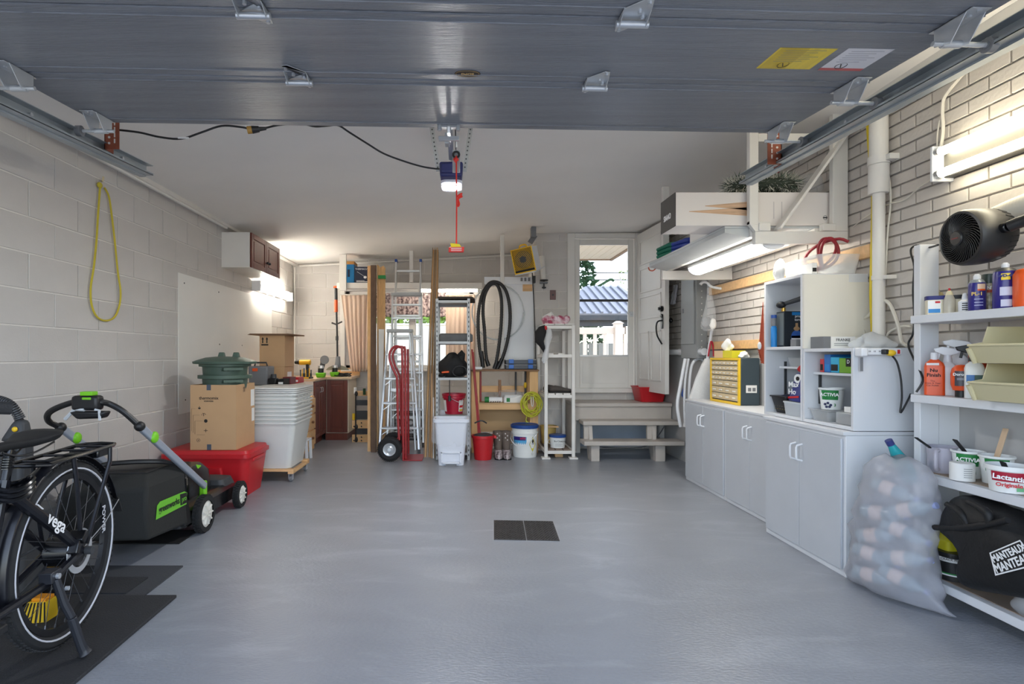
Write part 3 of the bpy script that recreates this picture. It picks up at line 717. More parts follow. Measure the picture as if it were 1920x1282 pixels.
# ---------------------------------------------------------------- lamps
def strip_light(name, label, x, y0, y1, z, sg, n2, tm, plate=.085, gap=.05, rad=.013, hm=whitepl):
    """wall mounted twin tube batten running along Y; sg: +1 faces +X"""
    t = thing(name, label, 'lamp', (x, (y0 + y1) / 2, z))
    mb = MB(); xx = sorted((x, x + sg * .05)); mb.box(xx[0], xx[1], y0, y1, z - plate * .8, z + plate * .8); mb.build('housing', hm, t, bevel=.006)
    xe = sorted((x, x + sg * .105))
    for y in (y0, y1): MB().box(xe[0], xe[1], y - .008, y + .008, z - plate, z + plate).build('end_plate', whitepl, t, bevel=.004)
    for d in (-gap, gap):
        tu = MB().cyl((x + sg * .08, y0 + .012, z + d), (x + sg * .08, y1 - .012, z + d), rad, n=14).build('tube', tm, t)
        MB().cyl((x + sg * .08, y0 + .006, z + d), (x + sg * .08, y0 + .03, z + d), rad * 1.15, n=14).build('tube_cap', alum, tu)
        MB().cyl((x + sg * .08, y1 - .03, z + d), (x + sg * .08, y1 - .006, z + d), rad * 1.15, n=14).build('tube_cap', alum, tu)
    MB().cyl((x + sg * .05, y0 + .02, z), (x + sg * .06, y0 + .02, z), .008, n=8).build('screw', brown, t)
    return t
big = strip_light('twin_tube_lamp', 'large twin tube lamp glowing on the brick wall above the black fan', XR - .002, 1.25, 2.72, 2.055, -1, 1, tubew_m, gap=.052, rad=.02, hm=M('reflector_grey', (84, 83, 80), .5))
left = strip_light('twin_tube_lamp', 'twin tube lamp glowing on the block wall below the brown cabinet', XL + .004, 6.5, 7.75, 1.935, 1, 1, tube_m, plate=.06, gap=.036)
for y in (6.6, 6.85, 7.1, 7.4, 7.65):
    m2 = MB(); m2.tube([(XL + .055 + .06 * math.sin(i * PI / 8), y, 1.935 + .066 * math.cos(i * PI / 8)) for i in range(9)], .003, 5); m2.build('wire_guard', white, left)
ov = thing('shelf_lamp', 'wrap lamp with glowing diffuser slung under the overhead shelf', 'lamp', (1.95, 4.0, 1.8))
def wrap(mb, x, y0, y1, z, w, h, n=8):
    R = []
    for y in (y0, y1): R.append([Vector((x + w * math.cos(PI + PI * i / n), y, z + h * math.sin(PI + PI * i / n))) for i in range(n + 1)])
    return mb.loft(R)
wrap(MB(), 1.95, 3.50, 4.6, 1.845, .075, .055).build('diffuser', diff_m, ov)
MB().box(1.872, 2.028, 3.485, 4.615, 1.843, 1.862).build('housing', whitepl, ov, bevel=.004)
for y in (3.6, 4.5): MB().box(1.93, 1.97, y, y + .03, 1.862, 1.9195).build('hanger', white, ov)
wrap(MB(), 1.95, 3.485, 3.50, 1.845, .078, .058).build('end_cap', whitepl, ov); wrap(MB(), 1.95, 4.6, 4.615, 1.845, .078, .058).build('end_cap', whitepl, ov)
wy = 7.62
bl = thing('tube_lamp', 'bare glowing tube lamp under the shelf at the back window', 'lamp', (W(840, 0, wy).x, wy, 2.0))
a, b = W(788, 545, wy), W(895, 545, wy)
MB().cyl(a, b, .017, n=12).build('tube', tube_m, bl)
MB().box(a.x - .03, b.x + .03, wy - .03, wy + .03, a.z + .02, a.z + .055).box(a.x - .03, a.x, wy - .02, wy + .02, a.z - .02, a.z + .05).box(b.x, b.x + .03, wy - .02, wy + .02, a.z - .02, a.z + .05).build('housing', white, bl, bevel=.003)
# ---------------------------------------------------------------- hung on the left wall
rp = thing('yellow_rope', 'yellow rope looped over a wall hook on the block wall', 'rope', (XL + .02, 3.78, 2.2))
def WL(px, py, x): Y = F * x / (px - VX); return W(px, py, Y)
xr = XL + .018
pts = [WL(a, b, xr) for a, b in ((188, 346), (184, 400), (181, 450), (176, 500), (170, 540), (172, 572), (182, 594), (199, 601), (215, 594), (224, 572), (226, 545), (221, 510), (215, 450), (209, 400), (204, 368), (196, 352))]
MB().tube(pts, .0065, 8, sub=5).ell(WL(187, 347, xr), (.014, .022, .02)).build('rope', M('rope_yellow', (196, 178, 54), .8, bump=.3, bscale=300), rp)
MB().cyl(WL(191, 340, XL), WL(193, 338, XL + .035), .006, n=8).cyl(WL(193, 338, XL + .035), WL(194, 331, XL + .04), .006, n=8).build('hook', M('hook_cream', (206, 190, 150), .6), rp)
hb = tag(MB().box(XL, XL + .006, 4.80, 7.19, .624, 1.838).build('wall_panel', M('panel_white', (226, 225, 221), .5, namt=.02, nscale=2), None, bevel=.002), 'large white sheet panel screwed flat on the block wall', 'panel')
for y, z in ((4.9, 1.76), (5.6, 1.76), (6.9, 1.76), (5.62, 1.24), (4.92, .74), (6.2, 1.24)): MB().cyl((XL + .006, y, z), (XL + .009, y, z), .007, n=8).build('screw', dark, hb)
cab = thing('wall_cabinet', 'white wall cabinet with two brown panel doors under the ceiling', 'cabinet', (XL, 6.1, 2.02))
cx1 = -2.125
m2 = MB().box(XL, cx1, 5.68, 6.58, 2.02, 2.376); m2.build('body', white, cab, bevel=.002)
def panel_door(mb, ax, face, a0, a1, z0, z1, sg=1, th=.02, fr=.055):
    """raised panel door on the plane ax=face; a0..a1 along the other axis"""
    def bx(u0, u1, w0, w1, d0, d1):
        lo, hi = sorted((face + sg * d0, face + sg * d1))
        if ax == 'x': mb.box(lo, hi, u0, u1, w0, w1)
        else: mb.box(u0, u1, lo, hi, w0, w1)
    bx(a0, a1, z0, z1, 0, th * .55)
    bx(a0, a0 + fr, z0, z1, .001, th); bx(a1 - fr, a1, z0, z1, .001, th); bx(a0 + fr, a1 - fr, z0, z0 + fr, .001, th); bx(a0 + fr, a1 - fr, z1 - fr, z1, .001, th)
    bx(a0 + fr + .02, a1 - fr - .02, z0 + fr + .02, z1 - fr - .02, .001, th * .9)
    return mb
for k, (a, b) in enumerate(((5.685, 6.128), (6.132, 6.575))):
    d = panel_door(MB(), 'x', cx1, a, b, 2.022, 2.374).build('door', cherry, cab, bevel=.004)
    yk = b - .03 if k == 0 else a + .03
    MB().cyl((cx1 + .02, yk, 2.13), (cx1 + .038, yk, 2.13), .006, n=8).ell((cx1 + .042, yk, 2.13), .014, 10, 6).build('knob', dark, d)
# ---------------------------------------------------------------- mats on the floor at the left
matm = M('ribbed_rubber_mat', (42, 43, 46), .75, bump=.5, bscale=150, namt=.15, nscale=6)
tag(MB().box(-2.35, -1.32, 1.0, 2.62, 0, .014).build('rubber_mat', matm, None, bevel=.003), 'large black ribbed rubber mat under the bicycle', 'mat')
tag(MB().box(-2.36, -1.478, 2.5, 3.0, .0, .008).build('rubber_mat', M('mat_grey', (62, 64, 68), .8, bump=.3, bscale=120), None), 'dark grey rubber mat just behind the bicycle mat', 'mat')
tag(MB().box(-2.2, -1.57, 2.64, 2.83, .008, .014).build('rubber_mat', matm, None), 'small black ribbed mat lying on the dark grey mat', 'mat')
tag(MB().box(-2.2, -1.68, 3.36, 3.62, 0, .006).build('rubber_mat', blackm, None), 'black mat under the lawn mower grass bag', 'mat')
# ---------------------------------------------------------------- bicycle
bk = thing('bicycle', 'black bicycle with rear luggage rack and white frame lettering on its kickstand', 'bicycle', (-1.549, 2.2, .014))
BR, BN = Vector((-.1, .995, 0)), Vector((.995, .1, 0)); B0 = Vector((-1.549, 2.2, .014))
def B(a, b, h): return B0 + BR * a + BN * b + Vector((0, 0, h))
bodym = M('bike_black', (20, 21, 27), .28)
tyre_m = M('tyre', (38, 39, 41), .8, namt=.2, nscale=20)
rim_m = M('rim_dark', (40, 41, 44), .35, .5)
refl_m = M('reflective_strip', (214, 216, 224), .3)
def circ(a0, b, h0, r, n=64): return [B(a0 + r * math.cos(2 * PI * i / n), b, h0 + r * math.sin(2 * PI * i / n)) for i in range(n)]
def wheel(a0, hub=True):
    wh = MB().tube(circ(a0, 0, .35, .324), .025, 10, closed=True).build('tyre', tyre_m, bk)
    m2 = MB()
    for i in range(96):                                   # tread blocks
        t = 2 * PI * i / 96
        for b in (-.012, .012):
            p = B(a0 + .347 * math.cos(t), b, .35 + .347 * math.sin(t)); q = B(a0 + .351 * math.cos(t), b, .35 + .351 * math.sin(t)); m2.beam(p, q, .01, .012, BN)
    o = m2.build('tread', tyre_m, wh, smooth=0); o['kind'] = 'stuff'
    for b in (.0225, -.0225): MB().tube(circ(a0, b, .35, .318), .0042, 5, closed=True).build('reflective_strip', refl_m, wh)
    m2 = MB()
    R = []
    for (r, b) in ((.302, .014), (.302, -.014), (.278, -.01), (.278, .01)): R.append(circ(a0, b, .35, r))
    m2.loft(R, closed=True); m2.build('rim', rim_m, bk)
    m2 = MB()
    for i in range(28):
        t = 2 * PI * i / 28; u = t + (.5 if i % 2 else -.5); b = .035 if i % 4 < 2 else -.035
        m2.cyl(B(a0 + .05 * math.cos(u), b, .35 + .05 * math.sin(u)), B(a0 + .28 * math.cos(t), 0, .35 + .28 * math.sin(t)), .0013, n=4)
        m2.cyl(B(a0 + .265 * math.cos(t), b * .05, .35 + .265 * math.sin(t)), B(a0 + .28 * math.cos(t), 0, .35 + .28 * math.sin(t)), .003, n=5)
    o = m2.build('spokes', M('spoke_dark', (92, 94, 98), .35, .6) if 'spoke_dark' not in MATS else MATS['spoke_dark'], bk); o['kind'] = 'stuff'
    if hub:
        hb = MB().cyl(B(a0, -.05, .35), B(a0, .05, .35), .06, n=24).cyl(B(a0, -.085, .35), B(a0, .085, .35), .014, n=12).build('hub', blackgl, bk, bevel=.004)
        m2 = MB(); m2.loft([circ(a0, .055, .35, .085, 32), circ(a0, .058, .35, .085, 32), circ(a0, .058, .35, .062, 32), circ(a0, .055, .35, .062, 32)], closed=True).build('brake_disc', zinc, hb)
        MB().cyl(B(a0, .08, .35), B(a0, .105, .35), .016, n=12).build('axle_nut', dark, hb)
    else: MB().cyl(B(a0, -.05, .35), B(a0, .05, .35), .02, n=14).build('hub', blackgl, bk)
wheel(0); wheel(-1.12, False)
MB().beam(B(-.055, .07, .40), B(-.02, .07, .43), .03, .06, BN).beam(B(-.075, .072, .36), B(-.05, .072, .41), .025, .04, BN).build('brake_caliper', blackgl, bk, bevel=.005)
# frame
MB().tube([B(0, .062, .35), B(-.14, .06, .47), B(-.34, .025, .655)], .019, 10).tube([B(0, -.062, .35), B(-.14, -.06, .47), B(-.34, -.025, .655)], .016, 10).tube([B(.0, .062, .35), B(-.2, .055, .30), B(-.46, .035, .285)], .015, 10).tube([B(.0, -.062, .35), B(-.2, -.055, .30), B(-.46, -.035, .285)], .015, 10).tube([B(-.46, 0, .27), B(-.335, 0, .70)], .02, 10).tube([B(-.46, 0, .29), B(-1.0, 0, .66)], .032, 10).tube([B(-.35, 0, .64), B(-1.02, 0, .80)], .02, 10).tube([B(-.99, 0, .62), B(-.97, 0, .88)], .022, 10).cyl(B(-.46, -.04, .285), B(-.46, .04, .285), .03, n=14).build('frame', bodym, bk)
a, b = B(-.29, .07, .585), B(-.1, .085, .44)
d = (b - a).normalized(); nrm = BN.copy(); nrm = (nrm - d * nrm.dot(d)).normalized(); up = nrm.cross(d)
mtx = Matrix((d, up, nrm)).transposed().to_euler()
text('vega', .062, inkw, bk, B(-.19, .0835, .515), mtx, bold=.001)
MB().beam(B(-.29, .078, .606), B(-.262, .078, .583), .002, .005, BN).build('lettering_bar', inkw, bk)
MB().tube([B(-.98, .045, .62), B(-1.06, .05, .45), B(-1.12, .055, .35)], .014, 8).tube([B(-.98, -.045, .62), B(-1.06, -.05, .45), B(-1.12, -.055, .35)], .014, 8).tube([B(-.98, -.05, .62), B(-.98, .05, .62)], .014, 8).build('fork', bodym, bk)
hbm = MB().tube([B(-.8, .31, .98), B(-.93, .2, 1.0), B(-.975, .06, .97), B(-.975, -.06, .97), B(-.93, -.2, 1.0), B(-.8, -.31, .98)], .011, 8, sub=4).cyl(B(-.97, 0, .86), B(-.975, 0, .97), .016).build('handlebar', blackgl, bk)
for s in (-1, 1): MB().cyl(B(-.79, s * .315, .98), B(-.89, s * .235, .995), .017, n=10).build('grip', rubber, hbm)
# saddle on a sprung post
m2 = MB(); R = []
for t, wd, z, hh in ((0, .012, .815, .02), (.1, .02, .82, .022), (.35, .028, .818, .024), (.6, .062, .822, .03), (.8, .084, .83, .034), (.95, .07, .835, .03), (1, .035, .83, .02)):
    aa = -.385 + .275 * t
    R.append([B(aa, wd * math.cos(2 * PI * i / 16), z + (hh * .35 if math.sin(2 * PI * i / 16) > 0 else hh) * math.sin(2 * PI * i / 16)) for i in range(16)])
m2.loft(R).build('saddle', blackm, bk, smooth=60)
m2 = MB()
for s in (-1, 1): m2.tube([B(-.36, s * .012, .795), B(-.3, s * .024, .775), B(-.22, s * .03, .775), B(-.15, s * .05, .80)], .0035, 6, sub=3)
m2.build('saddle_rails', black, bk)
m2 = MB().cyl(B(-.332, 0, .70), B(-.322, 0, .735), .0165)
for k in range(5): m2.cyl(B(-.326 + k * .002, 0, .735 + k * .008), B(-.3255 + k * .002, 0, .7385 + k * .008), .021, n=14).cyl(B(-.3255 + k * .002, 0, .7385 + k * .008), B(-.324 + k * .002, 0, .743 + k * .008), .0155, n=14)
m2.cyl(B(-.318, 0, .775), B(-.31, 0, .795), .02).build('seat_post', blackgl, bk)
# rack, its stays, tail lamp, mudguards, lock, kickstand, pedals
rk = MB(); h = .728
rk.tube([B(-.21, .07, h), B(.22, .075, h), B(.262, .06, h), B(.27, 0, h + .002), B(.262, -.06, h), B(.22, -.075, h), B(-.21, -.07, h), B(-.235, -.04, h), B(-.235, .04, h)], .0075, 8, closed=True)
rk = rk.build('rack_frame', blackgl, bk)
for u in (-.14, -.02, .1, .2): MB().cyl(B(u, -.07, h), B(u, .07, h), .005, n=8).build('rack_bar', blackgl, rk)
MB().hexa([B(-.2, -.02, h - .012), B(-.2, .02, h - .012), B(.24, .02, h - .012), B(.24, -.02, h - .012)], [B(-.2, -.02, h - .004), B(-.2, .02, h - .004), B(.24, .02, h - .004), B(.24, -.02, h - .004)]).build('rack_plate', blackm, rk)
for s in (-1, 1):
    MB().tube([B(-.07, s * .073, h), B(-.055, s * .078, .60), B(-.015, s * .07, .37)], .0085, 8).build('rack_stay', bodym, rk)
    MB().tube([B(.19, s * .076, h), B(.185, s * .078, h - .06), B(.02, s * .072, .37)], .0085, 8).build('rack_stay', bodym, rk)
MB().hexa([B(.16, -.045, h - .045), B(.16, .045, h - .045), B(.28, .045, h - .045), B(.28, -.045, h - .045)], [B(.16, -.045, h - .01), B(.16, .045, h - .01), B(.28, .045, h - .01), B(.28, -.045, h - .01)]).build('tail_lamp', blackgl, bk, bevel=.008)
def fender(a0, t0, t1, r, nm='mudguard'):
    m2 = MB(); R = []
    for i in range(25):
        t = t0 + (t1 - t0) * i / 24; rg = []
        for k in range(9):
            u = -1 + k / 4; rr = r - .014 * u * u; rg.append(B(a0 + rr * math.cos(t), .031 * u, .35 + rr * math.sin(t)))
        R.append(rg)
    n = 9; vs = [p for q in R for p in q]
    m2.add(vs, [(j * n + i, j * n + i + 1, (j + 1) * n + i + 1, (j + 1) * n + i) for j in range(24) for i in range(n - 1)])
    return m2.build(nm, bodym, bk, smooth=60, solid=.002)
fd = fender(0, math.radians(18), math.radians(192), .378); fender(-1.12, math.radians(40), math.radians(165), .378)
MB().tube([B(.36, .03, .46), B(.2, .05, .40), B(.02, .065, .36)], .002, 6).build('mudguard_stay', zinc, fd)
MB().hexa([B(.355, -.03, .47), B(.355, .03, .47), B(.40, .026, .395), B(.40, -.026, .395)], [B(.359, -.03, .472), B(.359, .03, .472), B(.404, .026, .397), B(.404, -.026, .397)]).build('mud_flap', rubber, fd)
MB().hexa([B(-.225, .04, .305), B(-.225, .085, .305), B(-.165, .085, .305), B(-.165, .04, .305)], [B(-.225, .04, .345), B(-.225, .085, .345), B(-.165, .085, .345), B(-.165, .04, .345)]).tube([B(-.195, .08, .315), B(-.18, .10, .22), B(-.165, .118, .16)], .0145, 10).tube([B(-.165, .118, .16), B(-.145, .138, .055), B(-.135, .15, .012)], [.0165, .0165, .018, .024], 10, sub=3).build('kickstand', M('stand_black', (40, 42, 48), .4), bk, bevel=.003)
MB().cyl(B(-.195, .085, .325), B(-.195, .095, .325), .01, n=8).build('bolt', zinc, bk); MB().cyl(B(-.17, .10, .27), B(-.17, .112, .27), .008, n=8).build('bolt', zinc, bk)
m2 = MB().cyl(B(-.46, -.06, .285), B(-.46, -.054, .285), .09, n=28).beam(B(-.46, -.075, .285), B(-.30, -.08, .25), .014, .026, BN).beam(B(-.46, .075, .285), B(-.62, .08, .32), .014, .026, BN)
cr = m2.build('crankset', blackgl, bk)
for a, s, hh in ((-.30, -1, .25), (-.62, 1, .32)):
    p = MB().hexa([B(a - .045, s * .085, hh - .012), B(a - .045, s * .17, hh - .012), B(a + .045, s * .17, hh - .012), B(a + .045, s * .085, hh - .012)], [B(a - .045, s * .085, hh + .012), B(a - .045, s * .17, hh + .012), B(a + .045, s * .17, hh + .012), B(a + .045, s * .085, hh + .012)]).build('pedal', black, cr, bevel=.004)
m2 = MB().tube([B(-.46, -.057, .372), B(-.2, -.056, .388), B(0, -.055, .395)], .005, 6).tube([B(-.46, -.057, .20), B(-.2, -.056, .24), B(0, -.055, .305)], .005, 6).build('chain', dark, bk)
m2 = MB()
for k in range(3): m2.tube([B(-.33 + .07 * math.cos(2 * PI * i / 20), .055 * math.sin(2 * PI * i / 20) + .02, .655 + k * .016 + .012 * math.sin(4 * PI * i / 20)) for i in range(20)], .0085, 7, closed=True)
m2.build('cable_lock', blackgl, bk)
text('POWER', .034, refl_m, bk, B(.262, .0145, .40), Matrix((Vector((0, 0, -1)), BR * 1, BN * 1)).transposed().to_euler(), bold=.0006)
# black and yellow machine handle standing behind the saddle
kx, ky = -2.03, 2.55
pw = thing('pressure_washer', 'black and yellow pressure washer handle with ribbed hose behind the bicycle saddle', 'pressure washer', (kx, ky, .014))
MB().taper(kx - .13, kx + .13, ky - .12, ky + .12, .08, .45, -.02).build('body', dark, pw, bevel=.03)
for s in (-1, 1): MB().cyl((kx + s * .135, ky + .08, .114), (kx + s * .175, ky + .08, .114), .1, n=20).build('wheel', black, pw, bevel=.01)
MB().box(kx - .1, kx + .1, ky - .1, ky - .03, .014, .08).build('foot', black, pw, bevel=.01)
m2 = MB()
m2.hexa([(kx - .05, ky - .05, .42), (kx + .07, ky - .05, .42), (kx + .07, ky + .05, .42), (kx - .05, ky + .05, .42)], [(kx - .04, ky - .04, .74), (kx + .075, ky - .04, .74), (kx + .075, ky + .04, .74), (kx - .04, ky + .04, .74)])
m2.hexa([(kx - .04, ky - .04, .74), (kx + .075, ky - .04, .74), (kx + .075, ky + .04, .74), (kx - .04, ky + .04, .74)], [(kx + .02, ky - .03, .84), (kx + .06, ky - .03, .84), (kx + .06, ky + .03, .84), (kx + .02, ky + .03, .84)])
hd = m2.build('handle', dark, pw, bevel=.02)
MB().ell((kx + .02, ky - .055, .66), (.022, .016, .055)).ell((kx + .045, ky - .045, .80), (.012, .01, .012), 10, 6).build('trigger', yellow, hd)
MB().hexa([(kx + .005, ky - .062, .42), (kx + .045, ky - .062, .42), (kx + .045, ky - .05, .42), (kx + .005, ky - .05, .42)], [(kx + .01, ky - .056, .56), (kx + .045, ky - .056, .56), (kx + .045, ky - .045, .56), (kx + .01, ky - .045, .56)]).build('yellow_panel', yellow, hd)
pts = spline([Vector(p) for p in ((kx + .04, ky, .83), (kx + .0, ky - .01, .905), (kx - .07, ky - .02, .935), (kx - .135, ky - .02, .915), (kx - .155, ky - .02, .84), (kx - .16, ky, .6), (kx - .15, ky, .3))], 10)
MB().tube(pts, .012, 8).build('hose', blackm, pw)
m2 = MB()
for i in range(2, 34): m2.cyl(pts[i], pts[i] + (pts[i + 1] - pts[i]).normalized() * .006, .022 - i * .0002, n=10)
m2.build('strain_relief', dark, pw)
# wheel chock with black stripes behind the rear wheel
ck = thing('striped_block', 'yellow block with black stripes and amber top behind the rear wheel', 'block', (-1.74, 2.34, .014))
MB().hexa([(-1.83, 2.33, .014), (-1.73, 2.35, .014), (-1.73, 2.42, .014), (-1.83, 2.40, .014)], [(-1.80, 2.34, .10), (-1.73, 2.35, .10), (-1.73, 2.41, .10), (-1.80, 2.39, .10)]).build('body', yellow, ck)
for i in range(6): MB().beam((-1.82 + i * .017, 2.33 + i * .0035, .016), (-1.795 + i * .012, 2.338 + i * .002, .098), .004, .006, (0, 1, 0)).build('stripe', ink, ck)
MB().box(-1.79, -1.73, 2.345, 2.40, .10, .115).build('reflector', M('amber', (236, 150, 30), .3), ck, bevel=.003)
# ---------------------------------------------------------------- lawn mower
mw = thing('lawn_mower', 'black lawn mower with lime trim, grass bag and folding grey handle', 'lawn mower', (-1.9, 3.9, 0))
def mwheel(x, y, r, w):
    o = MB().lathe([(r * .72, -w / 2), (r * .97, -w / 2), (r, -w * .3), (r, w * .3), (r * .97, w / 2), (r * .72, w / 2)], (x, y, r), 32, Matrix.Rotation(PI / 2, 3, 'Y'), False, False).build('tyre', rubber, mw)
    m2 = MB()
    for i in range(32):
        t = 2 * PI * i / 32
        for s in (-1, 1):
            p = Vector((x + s * w * .22, y + r * .99 * math.cos(t + s * .05), r + r * .99 * math.sin(t + s * .05))); q = p + Vector((0, math.cos(t), math.sin(t))) * .006; m2.beam(p, q, .014, w * .35, (1, 0, 0))
    k = m2.build('tread', rubber, o, smooth=0); k['kind'] = 'stuff'
    wm = M('wheel_white', (222, 220, 212), .45)
    hbx = MB().lathe([(r * .74, -w * .45), (r * .74, w * .32), (r * .62, w * .42), (r * .3, w * .36), (r * .2, w * .46), (.001, w * .46)], (x, y, r), 32, Matrix.Rotation(PI / 2, 3, 'Y')).build('wheel_disc', wm, o)
    m2 = MB()
    for i in range(9):
        t = 2 * PI * i / 9; p = Vector((x + w * .42, y + r * .2 * math.cos(t), r + r * .2 * math.sin(t))); q = Vector((x + w * .44, y + r * .6 * math.cos(t), r + r * .6 * math.sin(t))); m2.beam(p, q, .008, .018, (1, 0, 0))
    m2.cyl((x + w * .46, y, r), (x + w * .56, y, r), .008, n=8); m2.build('wheel_spokes', wm, o)
for x in (-1.64, -2.14): mwheel(x, 3.60, .116, .05); mwheel(x, 4.19, .094, .045)
m2 = MB().rings([(-2.12, -1.68, 3.42, 4.30, .07), (-2.12, -1.68, 3.42, 4.30, .16), (-2.08, -1.72, 3.5, 4.22, .19)], .06); m2.build('deck', blackgl, mw)
MB().rings([(-2.08, -1.70, 4.06, 4.27, .17), (-2.06, -1.72, 4.07, 4.25, .225), (-2.0, -1.78, 4.1, 4.2, .24)], .04).build('front_cover', dark, mw)
mo = MB().rings([(-2.06, -1.76, 3.62, 4.02, .17), (-2.05, -1.77, 3.63, 4.0, .33), (-2.0, -1.80, 3.68, 3.94, .385)], .05).build('motor_housing', blackgl, mw)
MB().hexa([(-1.772, 3.80, .18), (-1.75, 3.80, .18), (-1.75, 3.86, .18), (-1.772, 3.86, .18)], [(-1.83, 3.83, .385), (-1.79, 3.83, .385), (-1.79, 3.89, .37), (-1.83, 3.89, .37)]).build('lime_trim', lime, mo, bevel=.004)
MB().box(-1.70, -1.66, 3.66, 3.70, .17, .31).build('handle_bracket', lime, mw, bevel=.01)
MB().box(-2.14, -2.10, 3.66, 3.70, .17, .31).build('handle_bracket', lime, mw, bevel=.01)
MB().hexa([(-2.1, 3.40, .09), (-1.66, 3.40, .09), (-1.66, 3.5, .09), (-2.1, 3.5, .09)], [(-2.08, 3.42, .40), (-1.72, 3.42, .40), (-1.72, 3.52, .3), (-2.08, 3.52, .3)]).build('rear_flap', blackm, mw, bevel=.01)
bagm = M('bag_fabric', (34, 35, 34), .85, bump=.2, bscale=200)
def bp(x, y, z): return Vector((x, y, z))
bg0 = [(-2.14, 2.93, .15), (-1.66, 3.0, .14), (-1.66, 3.44, .10), (-2.12, 3.42, .10)]
bg1 = [(-2.12, 2.95, .40), (-1.672, 3.0, .42), (-1.672, 3.42, .41), (-2.1, 3.42, .41)]
m2 = MB()
R = [bg0, [tuple(Vector(a) * .4 + Vector(b) * .6 + Vector((0, -.012, 0))) for a, b in zip(bg0, bg1)], bg1, [(-2.06, 3.06, .475), (-1.72, 3.1, .475), (-1.72, 3.42, .48), (-2.06, 3.42, .48)]]
m2.loft([[Vector(p) for p in r] for r in R])
bag = m2.build('grass_bag', bagm, mw, bevel=.018, seg=3)
hnd = MB().tube([(-2.04, 3.12, .475), (-2.0, 3.15, .515), (-1.9, 3.17, .525), (-1.8, 3.2, .525), (-1.72, 3.26, .512), (-1.70, 3.36, .48)], .014, 8, sub=4).build('bag_handle', black, bag)
MB().hexa([(-2.05, 3.08, .478), (-1.73, 3.1, .478), (-1.72, 3.40, .48), (-2.05, 3.40, .48)], [(-2.03, 3.1, .49), (-1.75, 3.12, .49), (-1.74, 3.39, .492), (-2.03, 3.39, .492)]).build('bag_lid', black, bag, bevel=.006)
# green maker's stripe and lettering on the right side of the bag
def bs_(u, v): 
    y = 3.03 + .40 * u; z = .16 + .24 * v; return Vector((-1.6565 - .012 * v, y, z))
gs = MB().prism([bs_(.1, .34), bs_(.09, .30), bs_(.95, .28), bs_(.985, .56), bs_(.9, .62), bs_(.22, .66), bs_(.14, .6)], (.0015, 0, 0)).build('printed_stripe', M('print_lime', (108, 186, 52), .6), bag)
sl = math.atan2(.24 * .42, .4 * .8)
gd_ = (bs_(.9, .45) - bs_(.2, .47)).normalized(); gn = Vector((1, 0, .05)); gn = (gn - gd_ * gn.dot(gd_)).normalized(); gr_ = Matrix((gd_, gn.cross(gd_), gn)).transposed().to_euler()
text('greenworks', .05, ink, gs, bs_(.45, .475) + Vector((.005, 0, 0)), gr_, bold=.001, sx=.95)
MB().prism([bs_(.765, .33), bs_(.765, .6), bs_(.965, .57), bs_(.955, .32)], (.004, 0, 0)).build('printed_patch', ink, gs)
text('pro', .045, gs.data.materials[0], gs, bs_(.862, .455) + Vector((.0065, 0, 0)), gr_, sx=.9)
gtube = M('grey_tube', (168, 176, 190), .38, .4)
pr, prt = Vector((-1.665, 3.67, .275)), W(262, 799, 2.96); plt = W(114, 801, 3.02); pl = Vector((-2.12, 3.67, .275))
MB().beam(pr, prt, .028, .042).build('handle_tube', gtube, mw, bevel=.009, seg=3)
MB().beam(pl, plt, .028, .042).build('handle_tube', gtube, mw, bevel=.009, seg=3)
for a, b in ((pr, prt), (pl, plt)):
    c = a + (b - a) * .82; MB().ell(c + Vector((.012, -.012, .012)), (.018, .032, .032), 12, 8).build('height_knob', lime, mw)
    MB().ell(b, (.027, .03, .027), 12, 8).build('clamp', black, mw)
cb = W(168, 752, 2.86)
MB().tube([prt, W(232, 772, 2.92), W(205, 757, 2.9), cb + Vector((.05, 0, -.005)), cb, W(142, 753, 2.87), W(108, 764, 2.88), W(90, 776, 2.9), W(92, 790, 2.95), plt], .0155, 10, sub=6).build('handlebar', black, mw)
bx = MB().box(cb.x - .075, cb.x + .06, cb.y - .035, cb.y + .03, cb.z - .045, cb.z + .03).build('control_box', black, mw, bevel=.015)
MB().box(cb.x - .03, cb.x + .03, cb.y - .03, cb.y + .02, cb.z + .03, cb.z + .05).box(cb.x - .015, cb.x + .03, cb.y - .038, cb.y - .033, cb.z + .01, cb.z + .022).build('start_button', lime, bx, bevel=.004)
MB().hexa([(cb.x - .05, cb.y - .03, cb.z - .09), (cb.x + .08, cb.y - .03, cb.z - .085), (cb.x + .08, cb.y + .03, cb.z - .085), (cb.x - .05, cb.y + .03, cb.z - .09)], [(cb.x - .09, cb.y - .035, cb.z - .05), (cb.x + .1, cb.y - .035, cb.z - .05), (cb.x + .1, cb.y + .03, cb.z - .05), (cb.x - .09, cb.y + .03, cb.z - .05)]).build('switch_housing', black, bx, bevel=.012)
MB().tube([W(122, 786, 2.84), W(140, 767, 2.84), W(158, 768, 2.83)], .009, 6).tube([W(178, 768, 2.83), W(186, 769, 2.83), W(187, 788, 2.83)], .007, 6).build('drive_lever', M('lever_grey', (200, 204, 208), .4), bx)
